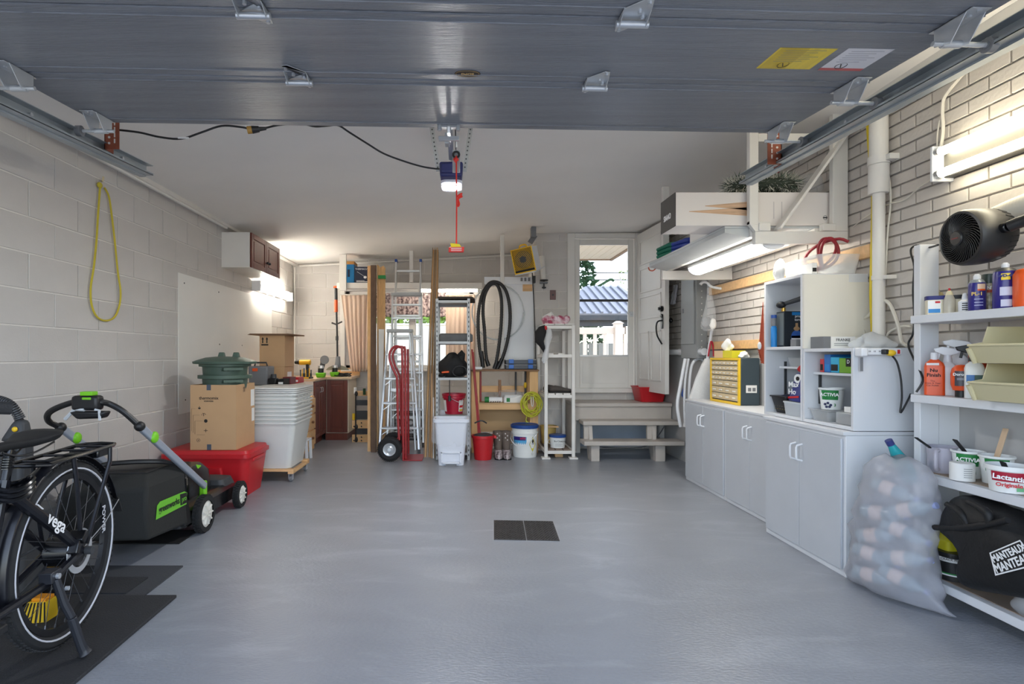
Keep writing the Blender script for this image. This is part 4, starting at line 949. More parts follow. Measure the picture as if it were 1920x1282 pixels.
# ---------------------------------------------------------------- red tote with cardboard box and green bin
tt = thing('storage_tote', 'red plastic storage tote with moulded lid on the floor', 'tote', (-1.98, 4.65, 0))
X0, X1, YA, YBt = -2.37, -1.66, 4.42, 4.93
MB().rings([(X0 + .05, X1 - .05, YA + .05, YBt - .05, 0), (X0 + .012, X1 - .012, YA + .012, YBt - .012, .32)], .07, 5).build('body', red, tt)
MB().rings([(X0, X1, YA, YBt, .315), (X0, X1, YA, YBt, .345), (X0 + .012, X1 - .012, YA + .012, YBt - .012, .348), (X0 + .02, X1 - .02, YA + .02, YBt - .02, .372), (X0 + .05, X1 - .05, YA + .05, YBt - .05, .378)], .05, 5).build('lid', red, tt)
MB().box(X1 - .06, X1 - .005, YA + .13, YBt - .13, .27, .30).build('handle', red, tt, bevel=.008)
MB().rings([(X0 + .22, X1 - .2, YA + .015, YA + .06, .06), (X0 + .2, X1 - .22, YA + .004, YA + .06, .24)], .02).build('moulded_panel', red, tt)
tb = thing('cardboard_box', 'tall open cardboard box with printed kitchen symbols on the red tote', 'box', (-1.95, 4.66, .378))
bx0, bx1, by0, by1, bz0, bz1 = -2.14, -1.775, 4.46, 4.86, .379, .895
def shell(x0, x1, y0, y1, z0, z1, th=.006): return MB().box(x0, x1, y0, y0 + th, z0, z1).box(x0, x1, y1 - th, y1, z0, z1).box(x0, x0 + th, y0 + th, y1 - th, z0, z1).box(x1 - th, x1, y0 + th, y1 - th, z0, z1).box(x0 + th, x1 - th, y0 + th, y1 - th, z0, z0 + th)
def wall_panels(par, x0, x1, y0, y1, z0, z1, mat, th=.006):
    for nm, a in (('front_panel', (x0, x1, y0, y0 + th)), ('back_panel', (x0, x1, y1 - th, y1)), ('side_panel', (x0, x0 + th, y0 + th, y1 - th)), ('side_panel', (x1 - th, x1, y0 + th, y1 - th))): MB().box(*a, z0, z1).build(nm, mat, par)
    MB().box(x0 + th, x1 - th, y0 + th, y1 - th, z0, z0 + th).build('bottom_panel', mat, par)
wall_panels(tb, bx0, bx1, by0, by1, bz0, bz1, card)
fy = by0 - .001
def flat(par, name, x, z, w, h, mat, y): return MB().box(x - w / 2, x + w / 2, y - .0006, y, z - h / 2, z + h / 2).build(name, mat, par)
flat(tb, 'tape', -1.993, bz1 - .02, .034, .045, M('tape_slate', (74, 82, 96), .5), by0); flat(tb, 'tape', -1.99, bz0 + .022, .034, .045, MATS['tape_slate'], by0)
text('thermomix', .034, ink, tb, (-1.993, fy, .79), FRONT, bold=.0004); text('VORWERK', .016, ink, tb, (-1.993, fy, .765), FRONT, bold=.0003)
def sym(c, kind):
    m2 = MB(); x, z = c
    if kind == 0: m2.prism([(x - .012, fy, z), (x + .012, fy, z), (x + .006, fy, z - .012), (x - .006, fy, z - .012)], (0, -.0006, 0)).prism([(x - .004, fy, z + .002), (x + .004, fy, z + .002), (x, fy, z + .014)], (0, -.0006, 0))
    elif kind == 1: m2.box(x - .012, x + .012, fy - .0006, fy, z + .008, z + .011).box(x - .002, x + .002, fy - .0006, fy, z - .012, z + .01).box(x - .018, x - .01, fy - .0006, fy, z - .004, z).box(x + .01, x + .018, fy - .0006, fy, z, z + .004)
    elif kind == 2: m2.cyl((x, fy, z), (x, fy - .0006, z), .014, n=20)
    elif kind == 3: m2.box(x - .016, x + .016, fy - .0006, fy, z - .002, z + .002).box(x - .002, x + .002, fy - .0006, fy, z - .014, z + .014)
    else: m2.tube([(x + .013 * math.cos(t), fy, z + .013 * math.sin(t)) for t in [i * PI / 8 for i in range(16)]], .0012, 4, closed=True).box(x - .003, x + .003, fy - .0006, fy, z - .004, z + .004)
    m2.build('printed_symbol', ink, tb)
for k, (px, py) in enumerate(((374, 764), (382, 777), (386, 789), (386, 807), (372, 825))): p = W(px, py, by0); sym((p.x, p.z), k)
m2 = MB()
for k, (px, py) in enumerate(((366, 766), (374, 778), (380, 789), (384, 815))):
    p = W(px, py, fy); q = Vector((bx0 + .01 + .014 * k, fy, p.z)); m2.beam(p, q, .001, .0016, (0, 1, 0)); 
    if k < 3: m2.beam(q, Vector((q.x, fy, W(0, 808 + 3 * k, fy).z)), .001, .0016, (0, 1, 0))
m2.build('printed_line', ink, tb)
MB().box(bx1, bx1 + .0008, by1 - .09, by1 - .01, .70, .84).build('shipping_label', paper, tb); MB().box(bx1, bx1 + .0008, by1 - .07, by1 - .01, .57, .68).build('shipping_label', paper, tb)
for u in (-.012, .012): MB().prism([(bx1 + .0008, 4.62 + u - .004, .83), (bx1 + .0008, 4.62 + u + .004, .83), (bx1 + .0008, 4.62 + u + .004, .86), (bx1 + .0008, 4.62 + u + .009, .86), (bx1 + .0008, 4.62 + u, .875), (bx1 + .0008, 4.62 + u - .009, .86), (bx1 + .0008, 4.62 + u - .004, .86)], (.0006, 0, 0)).build('printed_arrow', ink, tb)
def gbin(c, z0, r0, r1, h, rim, label, lid=False):
    t = thing('garbage_bin', label, 'bin', (c[0], c[1], z0))
    MB().lathe([(r0, 0), (r1 * .965, h - .03), (r1, h - .028), (r1 + rim, h - .026), (r1 + rim, h), (r1 - .003, h), (r1 * .965 - .003, h - .03), (r0 - .003, .004), (.001, .004)], (c[0], c[1], z0), 48, None, True, False).build('body', green, t)
    for a in (-.9, 2.3):
        d = Vector((math.cos(a), math.sin(a), 0)); p = Vector((c[0], c[1], z0 + h - .045)) + d * (r1 + .004); e = Vector((-d.y, d.x, 0))
        m2 = MB().beam(p - e * .075 + d * .012, p + e * .075 + d * .012, .05, .02)
        for s in (-.07, -.025, .025, .07): m2.beam(p + e * s - Vector((0, 0, .012)) - d * .01, p + e * s + d * .012, .02, .008)
        m2.build('handle', green, t)
    return t
gc = (-1.945, 4.66)
gbin(gc, .386, .14, .182, .582, .028, 'lower dark green bin nested inside the printed cardboard box')
g2 = gbin(gc, .52, .14, .182, .545, .02, 'upper dark green bin stacked inside the other under the lid')
ld = thing('bin_lid', 'domed dark green bin lid with winged handle on the stacked green bins', 'lid', (gc[0], gc[1], 1.066))
MB().lathe([(.19, 0), (.232, -.006), (.246, -.004), (.25, .012), (.215, .026), (.15, .046), (.07, .054), (.001, .055)], (gc[0], gc[1], 1.066), 48).build('dome', green, ld)
for dx in (-.03, .09): MB().hexa([(gc[0] + dx - .03, gc[1] - .02, 1.11), (gc[0] + dx + .03, gc[1] - .02, 1.11), (gc[0] + dx + .03, gc[1] + .02, 1.11), (gc[0] + dx - .03, gc[1] + .02, 1.11)], [(gc[0] + dx - .02, gc[1] - .012, 1.155), (gc[0] + dx + .022, gc[1] - .012, 1.155), (gc[0] + dx + .022, gc[1] + .012, 1.155), (gc[0] + dx - .02, gc[1] + .012, 1.155)]).build('wing_handle', green, ld, bevel=.006)
# ---------------------------------------------------------------- clear bins nested on a wooden dolly
dx0, dx1, dy0, dy1 = -1.90, -1.46, 4.97, 5.55
dl = thing('dolly', 'low wooden dolly with grey casters under the clear bins', 'dolly', (-1.68, 5.26, 0))
for y in (dy0 + .02, dy1 - .09): MB().box(dx0 + .02, dx1 - .02, y, y + .07, .095, .115).build('slat', wood, dl, bevel=.003)
for x in (dx0 + .02, dx1 - .07): MB().box(x, x + .05, dy0 + .02, dy1 - .02, .075, .095).build('rail', wood, dl, bevel=.003)
for x in (dx0 + .06, dx1 - .05):
    for y in (dy0 + .06, dy1 - .06):
        w_ = MB().cyl((x - .012, y, .03), (x + .012, y, .03), .03, n=18).build('caster', midgrey, dl, bevel=.003)
        MB().box(x - .018, x - .013, y - .02, y + .02, .02, .075).box(x + .013, x + .018, y - .02, y + .02, .02, .075).box(x - .02, x + .02, y - .025, y + .025, .07, .075).build('caster_fork', zinc, w_)
n = 8
for k in range(n):
    z0 = .117 + k * .036; h = .42
    t = thing('clear_bin', ['lowest', 'second lowest', 'third from bottom', 'fourth from bottom', 'fifth from bottom', 'sixth from bottom', 'second from top', 'topmost'][k] + ' of the translucent plastic bins nested on the dolly', 'bin', (-1.68, 5.26, z0), group='translucent bins nested on the dolly')
    e = .004 * ((k * 7) % 3 - 1)
    MB().rings([(dx0 + .06, dx1 - .06, dy0 + .06, dy1 - .06, z0), (dx0 + .0, dx1 - .0, dy0 + .0, dy1 - .0, z0 + h), (dx0 + .0015, dx1 - .0015, dy0 + .0015, dy1 - .0015, z0 + h), (dx0 + .0615, dx1 - .0615, dy0 + .0615, dy1 - .0615, z0 + .002)], .05, 4).build('body', frost, t)
    R = lambda o, z: (dx0 - o + e, dx1 + o + e, dy0 - o, dy1 + o, z)
    MB().rings([R(.001, z0 + h - .02), R(.012, z0 + h - .016), R(.012, z0 + h), R(.0005, z0 + h)], .05, 4, False, False).build('rim', frost, t)
    m2 = MB()
    for yy in (dy0 + .09, dy0 + .2, dy0 + .31, dy0 + .42): m2.box(dx1 - .001, dx1 + .008, yy, yy + .05, z0 + h - .032, z0 + h - .022)
    if k > 4: m2.build('grip_rib', frost, t)
for k in range(3):
    z0 = .117 + 7 * .036 + .425 + k * .017
    t = thing('bin_lid', ['lowest', 'middle', 'topmost'][k] + ' clear plastic lid lying on the nested clear bins', 'lid', (-1.68, 5.26, z0), group='clear lids on the nested bins')
    o = .016
    MB().rings([(dx0 - o, dx1 + o, dy0 - o, dy1 + o, z0), (dx0 - o, dx1 + o, dy0 - o, dy1 + o, z0 + .012), (dx0 + .03, dx1 - .03, dy0 + .03, dy1 - .03, z0 + .0165)], .05, 4).build('panel', frost, t)
# ---------------------------------------------------------------- workbench at the left wall and what lies on it
wbn = thing('workbench', 'pale workbench against the block wall behind the clear bins', 'workbench', (-2.1, 6.0, 0))
MB().box(XL + .01, -1.76, 5.62, 6.42, .79, .825).build('worktop', beige, wbn, bevel=.003)
for x in (XL + .03, -1.84):
    for y in (5.65, 6.34): MB().box(x, x + .06, y, y + .06, 0, .79).build('leg', wood, wbn)
MB().box(XL + .03, -1.8, 5.66, 6.38, .25, .27).build('shelf', ply, wbn)
lb = thing('cardboard_box', 'low cardboard box under the tall arrow marked box on the workbench', 'box', (-2.0, 6.2, .826))
MB().box(-2.06, -1.872, 6.0, 6.34, .826, 1.004).build('body', card, lb, bevel=.003)
MB().box(-1.872, -1.8712, 6.1, 6.25, .87, .95).build('printed_panel', paper, lb)
sb = thing('cardboard_box', 'small open cardboard box left of the low box on the workbench', 'box', (-2.13, 6.0, .826))
wall_panels(sb, -2.21, -2.065, 5.95, 6.15, .826, .99, card, .004)
cbx = thing('cardboard_box', 'tall cardboard box with two black up arrows on the workbench', 'box', (-2.0, 6.17, 1.005))
MB().box(-2.14, -1.87, 6.0, 6.34, 1.005, 1.345).build('body', card, cbx, bevel=.003)
for u in (-2.105, -2.06): MB().prism([(u - .006, 5.9995, 1.26), (u + .006, 5.9995, 1.26), (u + .006, 5.9995, 1.30), (u + .014, 5.9995, 1.30), (u, 5.9995, 1.325), (u - .014, 5.9995, 1.30), (u - .006, 5.9995, 1.30)], (0, -.0006, 0)).build('printed_arrow', ink, cbx)
MB().box(-2.12, -2.045, 5.9989, 5.9995, 1.235, 1.25).build('printed_bar', ink, cbx)
for k in range(3):
    tag(MB().hexa([(-2.24 + .01 * k, 5.93, 1.346 + .005 * k), (-1.755 - .03 * k, 5.95, 1.346 + .005 * k), (-1.77, 6.40, 1.346 + .005 * k), (-2.22, 6.38, 1.346 + .005 * k)], [(-2.24 + .01 * k, 5.93, 1.350 + .005 * k), (-1.755 - .03 * k, 5.95, 1.350 + .005 * k), (-1.77, 6.40, 1.350 + .005 * k), (-2.22, 6.38, 1.350 + .005 * k)]).build('cardboard_sheet', cardd), ['lowest', 'middle', 'uppermost'][k] + ' flat cardboard sheet lying on the arrow marked box', 'cardboard', 'cardboard sheets on the tall box')
pc2 = thing('tool_case', 'grey tool case with orange latch on the workbench', 'case', (-2.1, 5.75, .826))
MB().taper(-2.13, -1.93, 5.64, 5.86, .826, 1.02, .006).build('body', midgrey, pc2, bevel=.015); MB().tube([(-2.10, 5.75, 1.02), (-2.09, 5.75, 1.055), (-1.98, 5.75, 1.055), (-1.97, 5.75, 1.02)], .009, 6).build('handle', dark, pc2); MB().box(-2.08, -2.03, 5.632, 5.64, .97, 1.0).build('latch', orange, pc2)
bb = thing('battery_charger', 'black squat charger beside the grey tool case', 'charger', (-1.9, 5.68, .826))
MB().taper(-1.925, -1.84, 5.63, 5.72, .826, .90, .008).build('body', black, bb, bevel=.01); MB().cyl((-1.88, 5.675, .90), (-1.88, 5.675, .94), .03, .026).build('socket', dark, bb)
def simple_box(name, label, x0, x1, y0, y1, z0, z1, mat, pm=None, txt=None, ts=.03, tm=None):
    t = thing(name, label, 'box', ((x0 + x1) / 2, (y0 + y1) / 2, z0))
    MB().box(x0, x1, y0, y1, z0, z1).build('body', mat, t, bevel=.0025)
    if pm: MB().box(x0 + (x1 - x0) * .1, x1 - (x1 - x0) * .1, y0 - .0006, y0, z0 + (z1 - z0) * .2, z0 + (z1 - z0) * .55).build('printed_panel', pm, t)
    if txt: text(txt, ts, tm or inkw, t, ((x0 + x1) / 2, y0 - .0012, z0 + (z1 - z0) * .75), FRONT)
    return t
simple_box('carton', 'black carton with white print beside the black charger', -1.835, -1.775, 5.66, 5.86, .826, .89, blackm, inkw)
simple_box('carton', 'dark red carton behind the black carton on the workbench', -1.86, -1.78, 5.9, 6.1, .826, .90, M('wine_red', (112, 30, 40), .5), inkw)
simple_box('carton', 'bright red carton at the bench edge near the oak drawers', -1.83, -1.765, 6.15, 6.36, .826, .89, red, inkw)
# oak drawer unit and step stool
od = thing('drawer_unit', 'oak drawer unit with round knobs beside the brown base cabinet', 'drawer unit', (-1.95, 6.63, 0))
MB().box(-2.25, -1.77, 6.46, 6.84, .0, .64).build('body', wood, od, bevel=.004)
for k in range(3):
    z = .06 + k * .19; dr = MB().box(-1.77, -1.752, 6.475, 6.825, z, z + .175).build('drawer', wood, od, bevel=.004)
    MB().ell((-1.737, 6.65, z + .09), .017, 10, 6).build('knob', M('knob_brown', (120, 78, 46), .4), dr)
st = thing('step_stool', 'small white plastic step stool in front of the oak drawers', 'stool', (-1.66, 6.05, 0))
MB().box(-1.78, -1.63, 6.02, 6.2, .205, .225).build('top', whitepl, st, bevel=.008)
for x in (-1.775, -1.65):
    for y in (6.02, 6.18): MB().beam((x + (.0 if x < -1.7 else .012), y, 0), (x + .005, y, .205), .03, .02).build('leg', whitepl, st, bevel=.003)
# brown corner base cabinets
bc = thing('base_cabinet', 'brown door base cabinet along the left wall near the back corner', 'cabinet', (-2.1, 7.2, 0))
MB().box(XL + .01, -1.80, 6.9, 7.5, .09, .81).build('body', white, bc, bevel=.002); MB().box(XL + .01, -1.84, 6.9, 7.5, 0, .09).build('plinth', cherry, bc)
for a, b, kk in ((6.905, 7.198, 7.16), (7.202, 7.495, 7.24)):
    d = panel_door(MB(), 'x', -1.80, a, b, .10, .80, fr=.05).build('door', cherry, bc, bevel=.004); MB().tube([(-1.78, kk, .66), (-1.76, kk, .665), (-1.76, kk, .715), (-1.78, kk, .72)], .005, 6).build('handle', zinc, d)
bc2 = thing('base_cabinet', 'brown door corner base cabinet with beige side facing the curtain', 'cabinet', (-1.65, 7.8, 0))
MB().box(-1.79, -1.49, 7.52, 8.1, .09, .81).build('body', beige, bc2, bevel=.002); MB().box(-1.79, -1.50, 7.49, 8.1, 0, .09).build('plinth', cherry, bc2)
panel_door(MB(), 'y', 7.52, -1.775, -1.50, .10, .80, -1, fr=.05).build('door', cherry, bc2, bevel=.004)
ct = thing('countertop', 'L shaped beige countertop with wooden upstand over the brown base cabinets', 'countertop', (-2, 7.5, .81))
MB().prism([(XL + .01, 6.88, .811), (-1.77, 6.88, .811), (-1.77, 7.48, .811), (-1.44, 7.48, .811), (-1.44, 8.12, .811), (XL + .01, 8.12, .811)], (0, 0, .03)).build('top', M('counter_tan', (204, 178, 148), .5, namt=.04), ct, bevel=.003)
MB().box(-1.75, -1.44, 8.09, 8.115, .841, .95).build('upstand', wood, ct)
# tools on the countertop
ty = M('tool_yellow', (234, 176, 26), .45)
dr = thing('cordless_drill', 'yellow and black cordless drill standing on the tan countertop', 'drill', (-1.98, 7.15, .842))
def drill(t, x, y, z, m1, m2_):
    MB().cyl((x - .05, y, z + .2), (x + .09, y, z + .2), .034, n=14).build('motor_body', m1, t, bevel=.004); MB().cyl((x - .11, y, z + .2), (x - .05, y, z + .2), .02, .03, 12).build('chuck', m2_, t)
    MB().beam((x + .05, y, z + .185), (x + .055, y, z + .06), .04, .045, (0, 1, 0)).build('grip', m2_, t, bevel=.01); MB().box(x - .02, x + .1, y - .035, y + .035, z, z + .06).build('battery', m2_, t, bevel=.008)
drill(dr, -1.98, 7.12, .842, ty, black)
dk = thing('tool_set', 'black and yellow rack of drill bits lying on the tan countertop', 'tool rack', (-1.95, 7.0, .842))
MB().box(-2.0, -1.84, 6.92, 7.06, .842, .862).build('tray', black, dk, bevel=.004); MB().box(-1.99, -1.86, 6.918, 6.92, .845, .86).build('label_strip', ty, dk)
for k in range(7): MB().cyl((-1.985 + k * .022, 7.0, .862), (-1.985 + k * .022, 7.0, .95 + .01 * (k % 3)), .007, n=8).build('bit', ty if k % 2 else dark, dk)
gr = thing('angle_grinder', 'grey angle grinder standing behind the yellow drill', 'grinder', (-1.84, 7.5, .842))
MB().cyl((-1.86, 7.45, .842), (-1.82, 7.47, 1.03), .03, .034, 12).build('grip', dark, gr); MB().cyl((-1.82, 7.47, 1.03), (-1.81, 7.475, 1.09), .04, .035, 14).build('gear_head', M('gear_bronze', (150, 130, 96), .4, .6), gr, bevel=.004); MB().cyl((-1.79, 7.43, 1.07), (-1.79, 7.445, 1.07), .058, n=20).build('guard', midgrey, gr)
for k, (x, lab) in enumerate(((-1.80, 'lime green battery charger with seated battery, the left of the two'), (-1.69, 'lime green battery charger with seated battery, the right of the two'))):
    t = thing('battery_charger', lab, 'charger', (x, 7.3, .842), group='lime chargers on the countertop')
    y = 7.22 + (0 if k == 0 else .32)
    MB().taper(x - .06, x + .06, y, y + .12, .842, .905, .012).build('base', lime, t, bevel=.012); MB().cyl((x, y + .06, .905), (x, y + .06, .96), .036, n=18).build('battery', black, t); MB().cyl((x, y + .06, .96), (x, y + .06, 1.0), .04, .034, 18).build('battery_cap', alum, t, bevel=.004)
cc = tag(MB().tube([Vector((-1.57 + .12 * math.sin(i * 1.3) * (.4 + .6 * math.sin(i * .37) ** 2), 7.6 + .07 * math.cos(i * 1.7), .85 + .012 * (i % 4))) for i in range(26)], .007, 6, sub=3).build('cable_tangle', black), 'tangle of black cable lying on the corner of the tan countertop', 'cable')
# string trimmer hung upright
tr_ = thing('string_trimmer', 'orange and black string trimmer standing upright on the countertop corner', 'trimmer', (-1.66, 7.75, .842))
ty_ = 7.72
tx = W(633, 0, ty_).x
MB().tube([W(633, 688, ty_), W(632, 620, ty_), W(630, 560, ty_)], .0125, 10).build('shaft', black, tr_)
MB().cyl(W(630, 585, ty_), W(630, 562, ty_), .026, .024, 12).cyl(W(630, 540, ty_), W(630, 536, ty_), .034, .034, 12).build('orange_grip', orange, tr_, bevel=.004)
MB().cyl(W(630, 562, ty_), W(630, 540, ty_), .023, .02, 12).cyl(W(632, 630, ty_), W(632, 638, ty_), .02, n=12).build('collar', dark, tr_)
MB().tube([W(622, 605, ty_), W(630, 608, ty_), W(641, 603, ty_ - .03)], .011, 8).build('loop_handle', black, tr_)
MB().cyl(W(633, 688, ty_), W(634, 668, ty_), .045, .028, 16).build('motor_head', midgrey, tr_)
MB().cyl((tx, ty_ - .03, .843), (tx, ty_ - .03, .905), .05, .04, 18).build('spool', M('spool_coral', (214, 96, 66), .5), tr_)
m2 = MB()
for a in range(10):
    t0, t1 = PI * .08 + a * PI * .084, PI * .08 + (a + 1) * PI * .084
    m2.hexa([(tx, ty_ - .01, .93), (tx + .165 * math.cos(t0), ty_ - .01, .905 + .09 * math.sin(t0)), (tx + .165 * math.cos(t1), ty_ - .01, .905 + .09 * math.sin(t1)), (tx, ty_ - .01, .932)], [(tx, ty_ - .005, .93), (tx + .165 * math.cos(t0), ty_ - .005, .905 + .09 * math.sin(t0)), (tx + .165 * math.cos(t1), ty_ - .005, .905 + .09 * math.sin(t1)), (tx, ty_ - .005, .932)])
m2.build('guard', M('guard_olive', (132, 130, 112), .45), tr_, smooth=0)
br = tag(MB().box(tx + .06, tx + .12, ty_ + .37, ty_ + .405, 1.42, 1.54).cyl((tx + .02, ty_ + .36, 1.88), (tx + .10, ty_ + .36, 1.88), .014, n=10).cyl((tx + .07, ty_ + .36, 1.88), (tx + .07, ty_ + .405, 1.88), .01, n=8).build('wall_hook', dark), 'black clip hook fixed beside the window frame near the trimmer', 'hook')
# shelf across the window head with hangers and cartons
sh = thing('window_shelf', 'white plank shelf hung across the top of the back window', 'shelf', (-.7, 7.9, 2.07))
MB().box(-1.66, .3, 7.60, 8.1, 2.085, 2.105).build('board', white, sh, bevel=.002); MB().box(-1.66, .3, 7.58, 7.60, 2.035, 2.11).build('front_lip', white, sh, bevel=.002)
for x0, x1 in ((637, 650), (768, 775)):
    a, b = W(x0, 0, 7.57).x, W(x1, 0, 7.57).x; MB().box(a, b, 7.54, 7.58, 2.0 if x0 == 637 else 2.11, zc(a) - .004).build('hanger_post', white, sh, bevel=.003)
bluebx = M('carton_blue', (20, 120, 176), .45); navybx = M('carton_navy', (22, 32, 58), .45)
ca = thing('carton', 'bright blue carton with orange lid behind the white shelf post', 'carton', (-1.47, 7.75, 2.106))
MB().box(-1.56, -1.44, 7.66, 7.9, 2.106, 2.40).build('body', bluebx, ca, bevel=.003); MB().box(-1.561, -1.439, 7.659, 7.901, 2.37, 2.412).build('lid', M('carton_tan', (206, 148, 80), .6), ca); MB().box(-1.53, -1.50, 7.657, 7.66, 2.2, 2.3).build('printed_tool', navybx, ca)
cbn = thing('carton', 'navy carton with printed tool picture on the window shelf', 'carton', (-1.33, 7.75, 2.106))
MB().box(-1.435, -1.23, 7.66, 7.9, 2.106, 2.338).build('body', navybx, cbn, bevel=.003); MB().beam((-1.40, 7.6585, 2.27), (-1.29, 7.6585, 2.2), .003, .014, (0, 1, 0)).ell((-1.29, 7.6585, 2.195), (.022, .002, .018), 10, 6).build('printed_tool', inkw, cbn); MB().box(-1.41, -1.25, 7.657, 7.66, 2.13, 2.137).box(-1.41, -1.3, 7.657, 7.66, 2.145, 2.15).build('printed_line', inkw, cbn); text('THERMACUT', .034, inkw, cbn, (-1.335, 7.658, 2.305), FRONT, sx=.9)
tag(MB().tube([(XL + .1, 8.1, 2.42), (-1.5, 8.1, 2.46), (-.3, 8.1, 2.52), (.85, 8.1, 2.58)], .014, 8).build('conduit_pipe', white), 'thin white conduit running along the top of the back wall', 'pipe')
tag(MB().tube([(XL + .03, 8.1, 2.4), (XL + .03, 8.1, 1.0)], .012, 8).build('conduit_pipe', white), 'thin white conduit running down the back left corner', 'pipe')
tag(MB().tube([(XL + .085, Y0 + .1, 2.40), (XL + .085, 5.6, 2.40)], .012, 8).build('conduit_pipe', white), 'thin white conduit running along the top of the left block wall', 'pipe')
# clamp rack in front of the curtain
kr = thing('clamp_rack', 'pine and black clamp rack standing below the left curtain', 'rack', (-1.3, 7.35, 0))
y = 7.3
for py0, py1 in ((788, 803), (815, 829)):
    a, b = W(660, py1, y), W(690, py0, y); rl_ = MB().box(a.x, b.x, y, y + .04, max(0.001, a.z), b.z).build('rail', wood, kr, bevel=.003)
    for px in (664, 678): 
        for k in (.3, .75): 
            if px == 664 and k == .3: continue
            MB().cyl(W(px, py0 + (py1 - py0) * k, y - .001), W(px, py0 + (py1 - py0) * k, y + .002), .011, n=10).build('hole', ink, rl_)
for py0, py1 in ((733, 742), (750, 760), (770, 786), (803, 814)):
    a, b = W(668, py1, y + .03), W(690, py0, y + .03); MB().box(a.x, b.x, y + .04, y + .07, a.z, b.z).build('panel', dark if py0 > 745 else wood, kr, bevel=.003)
MB().cyl(W(667, 828, y - .02), W(667, 735, y - .02), .009, n=8).build('clamp_bar', black, kr)
for py in (800, 824, 738): MB().ell(W(668, py, y - .02), (.022, .02, .035), 10, 6).build('clamp_jaw', black, kr)
for px, py, mt in ((666, 730, paper), (683, 732, leafd), (663, 779, yellow)): MB().cyl(W(px, py + 8, y + .02), W(px, py - 4, y + .02), .018, n=10).build('bottle', mt, kr)
# ---------------------------------------------------------------- boards and mouldings leaning
def plank(name, label, xb0, xb1, Yb, xt0, xt1, Yt, pyt, th, mat, group=None, tape=None, cat='board'):
    """board from floor (px xb0..xb1 at depth Yb) to top (px xt0..xt1 at Yt)"""
    a, b = W(xb0, 0, Yb).x, W(xb1, 0, Yb).x; c = W(xt0, 0, Yt).x; z = W(0, pyt, Yt).z
    d = c + (b - a) if xt1 is None else W(xt1, 0, Yt).x
    mb = MB().hexa([(a, Yb, 0), (b, Yb, 0), (b, Yb + th, 0), (a, Yb + th, 0)], [(c, Yt, z), (d, Yt, z), (d, Yt + th, z), (c, Yt + th, z)])
    o = mb.build(name, mat, None, bevel=.002); tag(o, label, cat, group)
    return o, (a, b, c, d, z)
plank('plank', 'pale pine plank at the left edge of the leaning stack', 689, 695, 6.6, 689, 695, 7.3, 498, .04, woodv)
plank('plank', 'dark weathered plank in the leaning stack below the ceiling', 695, 705, 6.54, 695, 705, 7.26, 497, .04, woodd)
plank('plank', 'narrow pale plank between the dark plank and pine strips', 706.5, 708.5, 6.6, 706.5, 708.5, 7.3, 496, .045, woodv)
for k in range(6):
    x = 709.3 + k * 2.15
    plank('pine_strip', ['first', 'second', 'third', 'fourth', 'fifth', 'sixth'][k] + ' from left of the yellow pine strips bound with green tape', x, x + 2.0, 6.62, x, x + 2.0, 7.28, 498 + (k * 3) % 4, .03, woodv, 'pine strips leaning in a bundle')
tp = W(709, 522, 7.2), W(722.4, 516, 7.2)
tag(MB().box(tp[0].x, tp[1].x, 7.19, 7.27, tp[0].z, tp[1].z).build('green_tape', M('tape_green', (20, 132, 60), .5)), 'green tape band wrapped around the top of the pine strips', 'tape')
plank('panel_board', 'white painted board leaning in front of the pine strips', 710.5, 716, 6.56, 710, 720, 6.85, 617, .02, white)
rnd = random.Random(11)
for k in range(12):
    xb = 794 + k * 2.15; xt = 811 + k * .95
    o, _ = plank('moulding', f'{["leftmost", "second", "third", "fourth", "fifth", "sixth", "seventh", "eighth", "ninth", "tenth", "eleventh", "rightmost"][k]} of the long wood mouldings leaning beside the ladders', xb, xb + (1.4, 2.1, 1.7)[k % 3], 6.2 + .021 * (k % 3), xt, None, 7.38 + .021 * (k % 3), 464 + (k % 3) * 4, .016, (moulding_m, woodv, moulding_m, M('moulding_grey', (176, 160, 140), .6) if 'moulding_grey' not in MATS else MATS['moulding_grey'])[k % 4], 'long mouldings leaning in a fan', cat='moulding')
for k, (x0, x1, pt, mt) in enumerate(((808, 811, 700, card), (811.5, 814, 745, paper), (814.3, 816, 760, moulding_m))):
    plank('offcut', ['short cardboard strip', 'short white offcut', 'short brown offcut'][k] + ' leaning between the mouldings and steel shelving', x0, x1, 6.16, x0, x1, 6.36, pt, .012, mt, cat='offcut')
